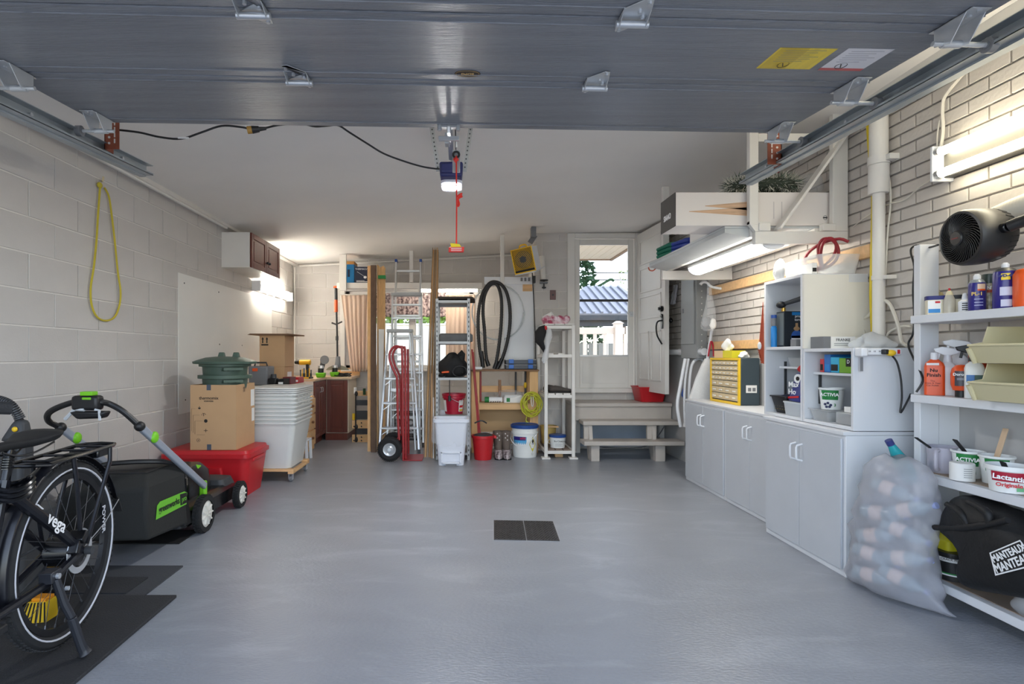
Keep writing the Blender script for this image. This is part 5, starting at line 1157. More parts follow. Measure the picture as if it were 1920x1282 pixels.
# ---------------------------------------------------------------- ladders
def stepladder(name, label, x0t, x1t, pyt, Yt, x0b, x1b, Yb, steps, rail=.05, cap=True):
    t = thing(name, label, 'ladder', ((W(x0b, 0, Yb).x + W(x1b, 0, Yb).x) / 2, Yb, 0))
    zt = W(0, pyt, Yt).z
    TL, TR = Vector((W(x0t, 0, Yt).x, Yt, zt)), Vector((W(x1t, 0, Yt).x, Yt, zt)); BL, BR_ = Vector((W(x0b, 0, Yb).x, Yb, .0)), Vector((W(x1b, 0, Yb).x, Yb, .0))
    for a, b in ((BL, TL), (BR_, TR)):
        MB().beam(a + Vector((0, 0, .01)), b, .024, rail, (0, 1, 0)).build('rail', alum, t, bevel=.003)
        MB().beam(a, a + (b - a) * .03, .032, rail * 1.15, (0, 1, 0)).build('foot', dark, t)
        a2, b2 = a + Vector((.06 * (1 if a is BL else -1), .22, .0)), b + Vector((.03 * (1 if a is BL else -1), .07, -.03)); MB().beam(a2, b2, .02, rail * .7, (0, 1, 0)).build('rear_rail', alum, t, bevel=.002)
    for s in steps:
        p, q = BL + (TL - BL) * s, BR_ + (TR - BR_) * s
        MB().beam(p, q, .075, .022, (0, 0, 1)).build('step', alum, t, bevel=.003)
        p2, q2 = BL + (TL - BL) * (s - .06), BR_ + (TR - BR_) * (s - .06)
        if s < .8:
            for a, b in ((p2, p + (q - p) * .28), (q2, q + (p - q) * .28)): MB().beam(a, b, .006, .014, (0, 1, 0)).build('brace', alum, t)
    for s in (.18, .5):
        p, q = BL + (TL - BL) * s + Vector((.03, .2, 0)), BR_ + (TR - BR_) * s + Vector((-.03, .2, 0)); MB().beam(p, q, .02, .03).build('rear_bar', alum, t)
    if cap: MB().box(TL.x - .015, TR.x + .015, Yt - .06, Yt + .09, zt - .02, zt + .018).build('top_cap', M('cap_grey', (176, 178, 178), .4), t, bevel=.006)
    return t
stepladder('stepladder', 'small aluminium stepladder standing behind the red hand truck', 728, 772, 620, 6.75, 711, 786, 6.48, (.2, .40, .60, .80))
stepladder('stepladder', 'tall aluminium stepladder standing behind the small stepladder', 736, 790, 552, 7.15, 733, 794, 6.9, (.12, .24, .36, .48, .6, .72, .84, .93))
ex = thing('extension_ladder', 'long aluminium ladder with blue end caps leaning on the back wall', 'ladder', (-.75, 7.2, 0))
zt = W(0, 488, 7.54).z; xa, xb = W(743, 0, 7.54).x, W(789, 0, 7.54).x
for x in (xa, xb):
    MB().beam((x, 7.18, 0.0), (x, 7.54, zt), .025, .06, (0, 1, 0)).build('rail', alum, ex, bevel=.003); MB().beam((x, 7.538, zt - .03), (x, 7.542, zt + .01), .034, .07, (0, 1, 0)).build('end_cap', blue, ex, bevel=.004)
for k in range(8):
    s = .06 + k * .1255; y = 7.18 + .36 * s; z = zt * s; MB().beam((xa, y, z), (xb, y, z), .035, .03).build('rung', alum, ex, bevel=.004)
# ---------------------------------------------------------------- red hand truck
ht = thing('hand_truck', 'red steel hand truck with black pneumatic wheels beside the leaning mouldings', 'hand truck', (-.6, 6.15, 0))
for y in (6.03, 6.33):
    MB().tube([(-.605, y, .02), (-.612, y, .6), (-.618, y, 1.17), (-.64, y, 1.215), (-.69, y, 1.225), (-.735, y, 1.19), (-.755, y, 1.12), (-.735, y, 1.03), (-.69, y, .93), (-.672, y, .86), (-.665, y, .5), (-.65, y, .22)], .0135, 10, sub=5).build('frame_tube', redp, ht)
    MB().cyl((-.578, y, .02), (-.585, y, 1.2), .0125, n=10).build('upright', redp, ht)
for z in (.25, .55, .8, 1.0, 1.17): MB().cyl((-.61, 6.03, z), (-.61, 6.33, z), .01, n=8).build('cross_bar', redp, ht)
MB().box(-.60, -.40, 6.0, 6.36, .002, .012).build('toe_plate', redp, ht, bevel=.002); MB().box(-.612, -.6, 6.0, 6.36, .002, .09).build('toe_back', redp, ht, bevel=.002)
for y, sg in ((5.985, -1), (6.36, 1)):
    Rw = Matrix.Rotation(PI / 2, 3, 'X'); yc = y
    ty2 = MB().lathe([(.068, -.035), (.1, -.042), (.122, -.03), (.13, 0), (.122, .03), (.1, .042), (.068, .035)], (-.745, yc, .131), 36, Rw, False, False).build('tyre', rubber, ht)
    m2 = MB()
    for i in range(40):
        a = 2 * PI * i / 40
        for s in (-1, 1):
            p = Vector((-.745 + .124 * math.cos(a), yc + s * .018, .131 + .124 * math.sin(a))); m2.beam(p, p + Vector((math.cos(a), 0, math.sin(a))) * .007, .01, .02, (0, 1, 0))
    k = m2.build('tread', rubber, ty2, smooth=0); k['kind'] = 'stuff'
    MB().lathe([(.07, -.034), (.07, .034), (.055, .03), (.035, .012), (.02, .02), (.018, .045), (.001, .045)], (-.745, yc, .131), 28, Rw).build('wheel_hub', zinc, ty2)
MB().cyl((-.745, 5.96, .131), (-.745, 6.38, .131), .01, n=10).build('axle', zinc, ht)
for y in (6.03, 6.33): MB().beam((-.745, y, .131), (-.66, y, .25), .008, .035, (0, 1, 0)).beam((-.745, y, .131), (-.61, y, .09), .008, .035, (0, 1, 0)).build('axle_bracket', redp, ht)
# things between the ladders: wire crate with white fan
wc = thing('wire_crate', 'low wire crate with white round fan behind the ladders', 'crate', (-.75, 7.5, 0))
a, b = W(738, 818, 7.5), W(790, 766, 7.5); m2 = MB()
for i in range(12): x = a.x + (b.x - a.x) * i / 11; m2.box(x - .0015, x + .0015, 7.46, 7.463, .03, b.z)
for i in range(10): z = .03 + (b.z - .03) * i / 9; m2.box(a.x, b.x, 7.459, 7.462, z - .0015, z + .0015)
tag(m2.build('wire_grid', zinc, wc, smooth=0), kind='stuff')
MB().box(a.x, b.x, 7.58, 7.6, 0, b.z).box(a.x, b.x, 7.46, 7.6, 0, .03).build('crate_body', dark, wc)
fc = W(770, 792, 7.44); MB().box(fc.x - .07, fc.x + .07, 7.44, 7.458, fc.z - .07, fc.z + .07).build('fan_plate', whitepl, wc, bevel=.006); MB().tube([(fc.x + .04 * math.cos(i * PI / 10), 7.437, fc.z + .04 * math.sin(i * PI / 10)) for i in range(20)], .012, 6, closed=True).build('fan_ring', midgrey, wc)
# ---------------------------------------------------------------- grey steel shelving
sx0, sx1, sy0, sy1 = -.262, .112, 6.08, 6.66
ss = thing('steel_shelving', 'grey slotted steel shelving unit between the mouldings and the workbench', 'shelving', (-.07, 6.37, 0))
slot = M('slot_dark', (48, 48, 48), .7)
for (x, sg) in ((sx0, 1), (sx1, -1)):
    for (y, sy) in ((sy0, 1), (sy1, -1)):
        ya, yb = sorted((y, y + sy * .002)); xa, xb = sorted((x, x + sg * .03)); m2 = MB().box(xa, xb, ya, yb, 0, 1.745)
        xa, xb = sorted((x, x + sg * .002)); ya, yb = sorted((y, y + sy * .03)); m2.box(xa, xb, ya, yb, 0, 1.745); p = m2.build('post', shelfsteel, ss)
        m3 = MB()
        for k in range(33):
            z = .04 + k * .0515; xa, xb = sorted((x + sg * .011, x + sg * .02)); m3.box(xa, xb, y - .0012, y + .0032, z, z + .022)
        o = m3.build('slots', slot, p); o['kind'] = 'stuff'
for z in (1.70, 1.255, .862, .455, .05):
    MB().box(sx0 + .003, sx1 - .003, sy0 + .003, sy1 - .003, z + .026, z + .028).box(sx0 + .003, sx1 - .003, sy0 + .003, sy0 + .005, z, z + .028).box(sx0 + .003, sx1 - .003, sy1 - .005, sy1 - .003, z, z + .028).box(sx0 + .003, sx0 + .005, sy0 + .005, sy1 - .005, z, z + .028).box(sx1 - .005, sx1 - .003, sy0 + .005, sy1 - .005, z, z + .028).build('shelf', shelfsteel, ss)
for k in range(3):
    z = 1.745 + k * .009
    tag(MB().hexa([(sx0 + .02, sy0 + .03, z), (sx1 + .05 - .015 * k, sy0 + .02 - .03 * (k % 2), z), (sx1 + .07, sy1 - .05, z), (sx0 + .05, sy1, z)], [(sx0 + .02, sy0 + .03, z + .007), (sx1 + .05 - .015 * k, sy0 + .02 - .03 * (k % 2), z + .007), (sx1 + .07, sy1 - .05, z + .007), (sx0 + .05, sy1, z + .007)]).build('roof_shingle', M('shingle_brown', (92, 82, 74), .9, bump=.4, bscale=120)), ['lowest', 'middle', 'topmost'][k] + ' brown shingle sheet lying on top of the steel shelving', 'shingle', 'shingle sheets on the steel shelving')
tag(MB().box(sx0 + .04, sx1 - .04, sy0 + .2, sy0 + .5, 1.728, 1.743).build('board', cardd), 'brown board lying inside the top shelf of the steel shelving', 'board')
rg = thing('rolled_mat', 'grey rolled mat on the second shelf of the steel shelving', 'mat', (-.07, 6.3, 1.284))
felt = M('felt_grey', (106, 107, 108), .95, bump=.3, bscale=120, namt=.08, nscale=10)
MB().rings([(sx0 + .035, sx1 + .03, sy0 + .06, sy0 + .4, 1.284), (sx0 + .034, sx1 + .034, sy0 + .05, sy0 + .42, 1.32), (sx0 + .034, sx1 + .03, sy0 + .055, sy0 + .41, 1.355), (sx0 + .05, sx1 + .01, sy0 + .1, sy0 + .36, 1.372)], .03).build('roll', felt, rg)
# black duffel with cables on the third shelf
def blob(mb, c, r, seed, n=24, m=14, amp=.12, cut=None, fr=3.0):
    rnd = random.Random(seed); ph = [rnd.random() * 6 for _ in range(6)]; c = Vector(c); R = []
    for j in range(m + 1):
        t = -PI / 2 + PI * j / m; k = max(math.cos(t), .01); rg_ = []
        for i in range(n):
            a = 2 * PI * i / n; q = 1 + amp * (math.sin(fr * a + ph[0] + 2 * t) * .5 + math.sin((fr + 2) * a + ph[1] - 3 * t) * .35 + math.sin(2 * a + ph[2]) * .4 * math.sin(3 * t + ph[3]))
            p = Vector((r[0] * k * math.cos(a) * q, r[1] * k * math.sin(a) * q, r[2] * math.sin(t) * (1 + amp * .5 * math.sin(2 * a + ph[4])))); p = c + p
            if cut is not None: p.z = max(cut, p.z)
            rg_.append(p)
        R.append(rg_)
    return mb.loft(R)
df = thing('duffel_bag', 'slumped black bag with loop handle on the third shelf of the steel shelving', 'bag', (-.07, 6.3, .89))
blob(MB(), (-.07, 6.28, 1.0), (.165, .17, .15), 5, amp=.18, cut=.891).build('body', blackcloth, df, smooth=70)
MB().add([W(866, 656, 6.2), W(872, 663, 6.15), W(868, 700, 6.14), W(838, 680, 6.2), W(852, 670, 6.25)], [(0, 1, 2, 3, 4)]).build('flap', blackcloth, df, solid=.01, smooth=0)
MB().tube([W(834, 672, 6.18), W(842, 663, 6.16), W(853, 662, 6.16), W(858, 668, 6.2)], .008, 7, sub=5).build('loop_handle', blackcloth, df)
hx = thing('extension_cable', 'black extension cord coiled in front of the black bag', 'cord', (.02, 6.15, .89))
MB().tube([Vector((.0 + (.07 + .006 * (i // 12)) * math.cos(i * PI / 6), 6.13 + .012 * math.sin(i * .9), .955 + (.058) * math.sin(i * PI / 6))) for i in range(40)], .006, 6, sub=2).tube([W(843, 712, 6.07), W(843, 735, 6.06), W(843, 750, 6.06)], .005, 6).cyl(W(843, 742, 6.05), W(843, 752, 6.05), .016, n=10).build('cord', black, hx)
ot = thing('hedge_shears', 'orange handled tool lying in front of the black bag on the shelf', 'tool', (-.16, 6.13, .89))
MB().beam(W(828, 698, 6.12), W(842, 697, 6.12), .02, .024, (0, 1, 0)).build('orange_handle', orange, ot, bevel=.006); MB().ell((-.2, 6.16, .915), (.05, .05, .023), 12, 8).build('black_body', black, ot)
rb = thing('paint_bucket', 'dark red bucket with white labels on the fourth shelf of the steel shelving', 'bucket', (-.065, 6.25, .484))
MB().lathe([(.098, 0), (.118, .17), (.128, .172), (.128, .195), (.134, .2), (.134, .222), (.124, .222), (.094, .01), (.001, .01)], (-.065, 6.27, .484), 32, None, True, False).build('body', crimson, rb)
def wraplabel(par, c, r0, r1, z0, z1, a0, a1, mat, name='label', n=10, off=.0012):
    m2 = MB()
    def fn(u, v): a = a0 + (a1 - a0) * u; r = r0 + (r1 - r0) * v + off; return (c[0] + r * math.cos(a), c[1] + r * math.sin(a), z0 + (z1 - z0) * v)
    return m2.grid(n, 1, fn).build(name, mat, par, smooth=80)
D = math.radians
wraplabel(rb, (-.065, 6.27), .102, .116, .51, .635, D(300), D(335), paper); wraplabel(rb, (-.065, 6.27), .102, .116, .51, .635, D(190), D(222), paper)
wraplabel(rb, (-.065, 6.27), .104, .112, .545, .58, D(304), D(331), inkr, 'label_print', off=.002); wraplabel(rb, (-.065, 6.27), .103, .107, .515, .535, D(304), D(331), yellow, 'label_print', off=.002)
MB().tube([(-.065 - .128, 6.27, .685), (-.1, 6.15, .66), (.0, 6.14, .62), (.063, 6.27, .685)], .003, 6, sub=6).build('bail_handle', zinc, rb)
# white pedal bin with clear liner
wbx = thing('waste_bin', 'white pedal waste bin with clear liner bag in front of the steel shelving', 'bin', (-.1, 5.8, 0))
x0, x1, y0, y1 = -.275, .098, 5.72, 6.02
m2 = MB().rings([(x0 + .055, x1 - .055, y0 + .045, y1 - .045, .0), (x0 + .045, x1 - .045, y0 + .036, y1 - .036, .14), (x0 + .02, x1 - .02, y0 + .015, y1 - .015, .44), (x0, x1, y0, y1, .445), (x0, x1, y0, y1, .478), (x0 + .02, x1 - .02, y0 + .02, y1 - .02, .478), (x0 + .04, x1 - .04, y0 + .035, y1 - .035, .40)], .035, 5, True, False); m2.build('body', M('bin_white', (222, 226, 236), .4), wbx)
yf = y0 + .035
MB().box(x0 + .08, x1 - .08, yf - .012, yf + .03, .125, .14).box(x0 + .08, x0 + .10, yf - .012, yf + .03, .03, .14).box(x1 - .10, x1 - .08, yf - .012, yf + .03, .03, .14).build('pedal_arch', MATS['bin_white'], wbx, bevel=.004)
MB().box(x0 + .10, x1 - .10, yf - .03, yf, .02, .04).build('pedal', MATS['bin_white'], wbx, bevel=.005); MB().box(x0 + .13, x1 - .13, yf - .02, yf, .0, .02).build('pedal_base', midgrey, wbx)
rnd = random.Random(9)
def lin_fn(u, v):
    a = u * 2 * PI; cx_, cy_ = (x0 + x1) / 2, (y0 + y1) / 2
    hw_, hd_ = (x1 - x0) / 2 + .006, (y1 - y0) / 2 + .006
    c_, s_ = math.cos(a), math.sin(a); k = 1 / max(abs(c_) / hw_, abs(s_) / hd_); k = min(k, math.hypot(hw_, hd_) * .92)
    fl = (.0 + .008 * v) + .007 * math.sin(a * 13 + v * 3) * v + .006 * math.sin(a * 7 + 2)
    z = .482 - v * (.245 + .03 * math.sin(a * 3 + 1) + (.05 if c_ > .3 else 0))
    return (cx_ + c_ * (k + fl), cy_ + s_ * (k + fl), z)
MB().grid(72, 12, lin_fn).build('liner_bag', M('liner_film', (236, 240, 248), .12, alpha=.2, bump=.5, bscale=30), wbx, smooth=80)
# ---------------------------------------------------------------- raw wood workbench frame, white sheet behind it, hoses
wbf = thing('wood_bench', 'raw pine workbench frame with open shelf beside the white rack', 'workbench', (.5, 6.7, 0))
tx0, tx1, ty0, ty1 = W(884, 0, 6.5).x, W(1009, 0, 6.5).x, 6.5, 6.84
for a, b in ((884, 899), (993, 1009)):
    xa, xb = W(a, 0, 6.5).x, W(b, 0, 6.5).x
    for y in (6.5, 6.79): MB().box(xa, xb, y, y + .04, 0, .945).build('post', woodv, wbf, bevel=.003)
MB().box(tx0 - .01, tx1 + .01, 6.47, 6.85, .946, .966).build('top', cardd, wbf, bevel=.002)
for z0, z1, y in ((.685, .76, 6.79), (.50, .565, 6.505), (.06, .12, 6.79)): MB().box(tx0 + .085, tx1 - .09, y, y + .035, z0, z1).build('rail', wood, wbf, bevel=.003)
MB().box(tx0 + .09, tx1 - .09, 6.5, 6.79, .565, .578).build('shelf', ply, wbf); MB().box(tx0 + .085, tx1 - .09, 6.775, 6.788, .12, .56).build('back_panel', M('kraft_panel', (192, 160, 118), .7), wbf)
wsx0 = W(945, 0, 6.87).x
wsp = thing('white_sheet', 'white sheet panel with vent slots standing above the pine workbench', 'panel', (.72, 6.88, .967))
MB().box(wsx0, .905, 6.87, 6.885, .967, 2.09).build('panel', whitepl, wsp, bevel=.002)
pb = W(908, 533, 6.87); MB().box(pb.x, .905, 6.855, 6.87, W(0, 533, 6.86).z, W(0, 519, 6.86).z).build('top_rail', whitepl, wsp, bevel=.003)
for px in (976, 983, 990): a, b = W(px, 527, 6.854), W(px + 4, 520.5, 6.854); MB().box(a.x, b.x, 6.851, 6.856, a.z, b.z).build('vent_slot', midgrey, wsp)
a, b = W(980, 546, 6.87), W(998, 533, 6.87); MB().box(a.x, b.x, 6.866, 6.87, a.z, b.z).build('cut_out', wood, wsp)
pa = W(938, 0, 6.85).x
tag(MB().box(pa, pa + .045, 6.81, 6.85, .967, zc(pa) - .005).build('ceiling_post', white, None, bevel=.003), 'slim white post rising from the pine workbench to the ceiling', 'post')
hs = thing('vacuum_hose', 'black ribbed vacuum hose hung in a long loop above the pine workbench', 'hose', (.4, 6.78, 1.0))
CR = lambda x, y: W(860 + x / 2.85, 430 + y / 2.85, 6.76)
for pts in (((128, 722), (112, 640), (104, 540), (106, 440), (125, 350), (155, 298), (185, 280), (225, 292), (255, 335), (272, 410), (274, 500), (262, 590), (240, 670), (212, 735)), ((152, 715), (143, 640), (138, 540), (130, 440), (137, 360), (160, 308), (187, 288), (210, 304), (226, 360), (229, 440), (224, 540), (212, 640), (196, 735))):
    P = spline([CR(*p) for p in pts], 7)
    hh = MB().tube(P, .0195, 10).build('hose', M('hose_black', (40, 38, 38), .5) if 'hose_black' not in MATS else MATS['hose_black'], hs)
    m2 = MB()
    for i in range(0, len(P) - 1): m2.cyl(P[i], P[i] + (P[i + 1] - P[i]) * .35, .0215, n=10)
    o = m2.build('ribs', MATS['hose_black'], hh); o['kind'] = 'stuff'
for p, q in (((122, 650), (130, 740)), ((146, 690), (160, 730)), ((205, 700), (190, 745)), ((232, 690), (205, 745))): MB().cyl(CR(*p), CR(*q), .022, .027, 12).build('cuff', black, hs)
MB().cyl(CR(186, 285), CR(186, 285) + Vector((0, .1, 0)), .008, n=8).build('hook', zinc, hs)
ct_ = tag(MB().tube([CR(212 + (138 + 4 * (i // 28)) * math.cos(i * PI / 14), 440 + (150 - 3 * (i // 28)) * math.sin(i * PI / 14)) + Vector((0, .06, 0)) for i in range(54)], .0065, 7, sub=2).build('clear_tubing', M('clear_tube', (214, 220, 222), .2, alpha=.6)), 'coil of clear plastic tubing hung behind the black vacuum hose', 'tubing')
def toolbox(z, lab):
    a, b = W(948, 0, 6.55).x, W(1006, 0, 6.55).x
    t = thing('organizer_case', lab, 'case', ((a + b) / 2, 6.63, z))
    MB().box(a, b, 6.53, 6.75, z, z + .05).build('body', M('case_grey', (52, 56, 66), .35) if 'case_grey' not in MATS else MATS['case_grey'], t, bevel=.006); MB().box(a, b, 6.532, 6.748, z + .042, z + .058).build('lid', clearpl, t, bevel=.004)
    for k in (.1, .72): MB().box(a + (b - a) * k, a + (b - a) * (k + .16), 6.52, 6.535, z + .008, z + .056).build('latch', M('latch_blue', (40, 104, 190), .4) if 'latch_blue' not in MATS else MATS['latch_blue'], t, bevel=.004)
toolbox(.967, 'lower blue latched organizer case on the pine workbench top'); toolbox(1.027, 'upper blue latched organizer case on the pine workbench top')
wbk = tag(MB().box(W(890, 0, 6.5).x, W(904, 0, 6.5).x, 6.49, 6.52, .967, .997).build('white_block', whitepl, None, bevel=.003), 'small white block on the left corner of the pine workbench top', 'block')
# rolls and odds on the bench shelf
zz = .579
rl1 = thing('paper_roll', 'green ended roll with black and white pattern on the workbench shelf', 'roll', (.4, 6.56, zz)); ra = .032
a, b = W(909, 0, 6.56).x, W(942, 0, 6.56).x
MB().cyl((a + .05, 6.58, zz + ra), (b, 6.58, zz + ra), ra, n=20).build('wrapper', inkw, rl1); MB().cyl((a, 6.58, zz + ra), (a + .05, 6.58, zz + ra), ra * 1.03, n=20).build('green_end', inkg, rl1)
m2 = MB()
for k in range(5):
    x = a + .062 + k * .026
    for s in (-1, 1):
        for u in (0, 1):
            t0 = PI * 1.5 + s * .15 + u * s * .5; p = Vector((x + .011 * u, 6.58 + (ra + .001) * math.cos(t0), zz + ra + (ra + .001) * math.sin(t0))); t1 = t0 + s * .4; q = Vector((x + .011, 6.58 + (ra + .001) * math.cos(t1), zz + ra + (ra + .001) * math.sin(t1))); m2.beam(p, q, .009, .002, (0, 1, 0))
o = m2.build('printed_pattern', ink, rl1); o['kind'] = 'stuff'
rl2 = thing('film_roll', 'white sheet roll in clear film with green print on the workbench shelf', 'roll', (.62, 6.6, zz)); a, b = W(944, 0, 6.6).x, W(980, 0, 6.6).x
MB().rings([(a, b, 6.53, 6.72, zz), (a, b, 6.53, 6.72, zz + .06), (a + .01, b - .01, 6.55, 6.7, zz + .085)], .02).build('sheets', paper, rl2); MB().box(a + .03, a + .07, 6.5285, 6.5295, zz + .01, zz + .055).build('green_print', inkg, rl2)
blob(MB(), ((a + b) / 2 - .04, 6.62, zz + .085), (.16, .1, .06), 8, amp=.2, cut=zz + .061).build('film', film, rl2, smooth=60)
yc = thing('coiled_cable', 'yellow green extension cord coiled on the right post of the pine workbench', 'cord', (.82, 6.46, .5))
cx_, cz_ = W(997, 0, 6.44).x, W(0, 758, 6.44).z
pts = []
rnd = random.Random(3)
for i in range(150):
    a = i * 2 * PI / 15; r = .098 + .034 * math.sin(i * .37) + rnd.uniform(-.004, .004); pts.append(Vector((cx_ + r * .93 * math.cos(a) + .008 * math.sin(i * .21), 6.445 + .022 * math.sin(i * .53), cz_ + r * 1.08 * math.sin(a))))
cordm = M('cord_yellow', (198, 196, 60), .55)
MB().tube(pts, .0062, 6, sub=2).build('cord', cordm, yc); MB().tube([(cx_ - .05, 6.45, cz_ - .12), (cx_ - .065, 6.45, cz_ - .18), (cx_ - .05, 6.45, cz_ - .2)], .006, 6, sub=4).box(cx_ - .07, cx_ - .035, 6.44, 6.47, cz_ - .235, cz_ - .2).build('plug', cordm, yc)
MB().tube([(cx_ - .012, 6.415, cz_ + .095), (cx_ - .006, 6.41, cz_), (cx_ + .004, 6.41, cz_ - .02), (cx_ + .012, 6.41, cz_), (cx_ + .012, 6.415, cz_ + .09)], .005, 6, sub=4).build('hook', white, yc)
# small hand tools on the bench back
for k, (px, y0_, y1_, mt, lab) in enumerate(((901, 695, 733, redp, 'dark red handle hanging at the left under the pine workbench top'), (967, 697, 730, dark, 'dark steel rod standing behind the workbench shelf'), (937, 712, 733, M('tool_wood', (150, 112, 84), .6), 'wooden tool handle standing behind the film roll'), (985, 696, 732, dark, 'dark rod with yellow clamp behind the coiled yellow cord'))):
    t = thing('hand_tool', lab, 'tool', (W(px, 0, 6.7).x, 6.7, zz)); m2 = MB().cyl(Vector((W(px, 0, 6.72).x, 6.72, zz)), W(px, y0_, 6.72), .012 if k != 2 else .017, n=10); m2.build('handle', mt, t)
    if k == 3: MB().ell(W(px, 722, 6.7), (.02, .02, .035), 10, 8).build('yellow_clamp', yellow, t)
# red poles leaning, red bucket, boots, wire rack, pail
for k, (a, b) in enumerate((((885, 655, 6.44), (897, 812, 6.2)), ((887, 660, 6.46), (900, 812, 6.21)))):
    tag(MB().cyl(W(*a), W(*b), .009, n=8).build('red_pole', redp), ['left', 'right'][k] + ' of the two red poles leaning from the red bucket to the workbench', 'pole', 'red poles in the red bucket')
tag(MB().tube([W(890, 793, 6.12), W(899, 789, 6.1), (W(905, 789, 6.1)), W(912, 793, 6.14)], .008, 7, sub=4).build('garden_rake', dark), 'curved dark rake head resting over the red bucket', 'rake')
rbk = thing('bucket', 'red bucket of black odds standing on the floor beside the white bin', 'bucket', (.255, 6.1, 0)); c = (.253, 6.12, .001)
MB().lathe([(.092, 0), (.118, .235), (.126, .236), (.126, .262), (.114, .262), (.09, .01), (.001, .01)], c, 36, None, True, False).build('body', red, rbk)
MB().beam((c[0] + .118, c[1] - .03, .245), (c[0] + .145, c[1] - .03, .245), .03, .03).build('ear', red, rbk, bevel=.004)
blob(MB(), (c[0], c[1], .255), (.105, .105, .03), 4, amp=.15).build('contents', dark, rbk)
bootm = M('boot_brown', (98, 86, 78), .7, namt=.1, nscale=12); bootf = M('boot_floral', (92, 80, 82), .6, namt=.5, nscale=38, c2=(188, 176, 178))
for k, px in enumerate((934, 949)):
    x = W(px, 0, 6.22).x + .0; t = thing('rubber_boot', ['left', 'right'][k] + ' of the two brown rubber boots with floral foot', 'boot', (x, 6.22, 0), group='pair of brown rubber boots')
    R = []
    for (yy, zz_, rx, ry) in ((6.16, .0, .043, .115), (6.16, .03, .046, .12), (6.165, .06, .044, .11), (6.20, .095, .042, .075), (6.225, .13, .043, .056), (6.235, .18, .049, .056), (6.24, .245, .054, .06), (6.24, .29, .055, .061)): R.append([Vector((x + rx * math.cos(2 * PI * i / 20), yy + ry * math.sin(2 * PI * i / 20), zz_ + .001)) for i in range(20)])
    m2 = MB(); m2.loft(R[3:], False, False); m2.build('shaft', bootm, t, solid=.004, smooth=60); m2 = MB(); m2.loft(R[:4], True, False); m2.build('foot', bootf, t, smooth=60)
    m2 = MB()
    for j in range(7): p = Vector((x + .012 * (1 if j % 2 else -1), 6.24 - .061 + .004 * (j < 3), .13 + j * .023)); m2.ell(p, (.007, .003, .008), 8, 5)
    o = m2.build('printed_flowers', M('flower_print', (206, 198, 196), .6) if 'flower_print' not in MATS else MATS['flower_print'], t); o['kind'] = 'stuff'
    MB().rings([(x - .046, x + .046, 6.045, 6.275, .0), (x - .046, x + .046, 6.045, 6.275, .014)], .04).build('sole', rubber, t)
wr_ = thing('wire_rack', 'white wire basket rack on the floor behind the boots', 'rack', (.45, 6.4, 0))
a, b = W(900, 0, 6.4).x, W(968, 0, 6.4).x; m2 = MB()
for z in (.02, .07, .115, .165, .205, .24): m2.box(a, b, 6.38, 6.384, z, z + .005); m2.box(a, b, 6.48, 6.484, z, z + .005)
for k in range(14): x = a + (b - a) * k / 13; m2.box(x, x + .004, 6.376, 6.38, .0, .245); m2.box(x, x + .004, 6.38, 6.484, .235, .24)
tag(m2.build('wire_grid', whitepl, wr_, smooth=0), kind='stuff')
pl_ = thing('pail', 'white chemical pail with blue lid and yellow hazard diamond', 'pail', (.728, 6.2, 0)); c = (.728, 6.3, .001)
MB().lathe([(.129, 0), (.134, .02), (.142, .26), (.15, .262), (.15, .28), (.143, .282), (.144, .335), (.001, .335)], c, 40).build('body', tub, pl_)
MB().lathe([(.155, .322), (.158, .33), (.158, .352), (.145, .36), (.14, .353), (.001, .353)], c, 40).build('lid', M('lid_blue', (30, 70, 140), .35), pl_)
wraplabel(pl_, c, .131, .141, .035, .235, D(205), D(272), M('label_cyan', (74, 158, 206), .4, namt=.25, nscale=18), 'front_label', 14)
wraplabel(pl_, c, .1395, .1405, .195, .235, D(208), D(268), purple, 'label_band', 12, off=.002); text('HTH', .03, inkr, pl_, (.693, c[1] - .1445, .216), FRONT, bold=.001)
dmd = MB(); 
def pr_(a, z, o=.002): r = .134 + .03 * z + o; return (c[0] + r * math.cos(a), c[1] + r * math.sin(a), z)
ca_ = D(302); dmd.add([pr_(ca_ - .3, .15), pr_(ca_, .07), pr_(ca_ + .3, .15), pr_(ca_, .235)], [(0, 1, 2, 3)]); dmd.build('hazard_diamond', M('hazard_yellow', (226, 212, 40), .5), pl_, smooth=0)
m2 = MB().tube([pr_(ca_ - .3, .15, .003), pr_(ca_, .07, .004), pr_(ca_ + .3, .15, .003), pr_(ca_, .235, .004)], .0012, 4, closed=True); m2.ell(pr_(ca_, .185, .001), (.012, .004, .02), 8, 6).box(c[0] + .134 * math.cos(ca_) - .006, c[0] + .134 * math.cos(ca_) + .018, c[1] - .128, c[1] - .124, .155, .16).build('hazard_flame', ink, pl_)
m2 = MB().tube([pr_(ca_ - .02 + .07 * math.cos(i * PI / 8), .045 + .013 * math.sin(i * PI / 8), .002) for i in range(16)], .001, 4, closed=True); m2.build('printed_ring', ink, pl_)
MB().tube([(c[0] - .15, c[1] - .02, .27), (c[0] - .162, c[1] - .1, .2), (c[0] - .11, c[1] - .15, .145), (c[0] - .04, c[1] - .16, .14), (c[0] + .04, c[1] - .152, .19), (c[0] + .12, c[1] - .12, .26)], .004, 6, sub=6).build('bail_handle', whitepl, pl_)
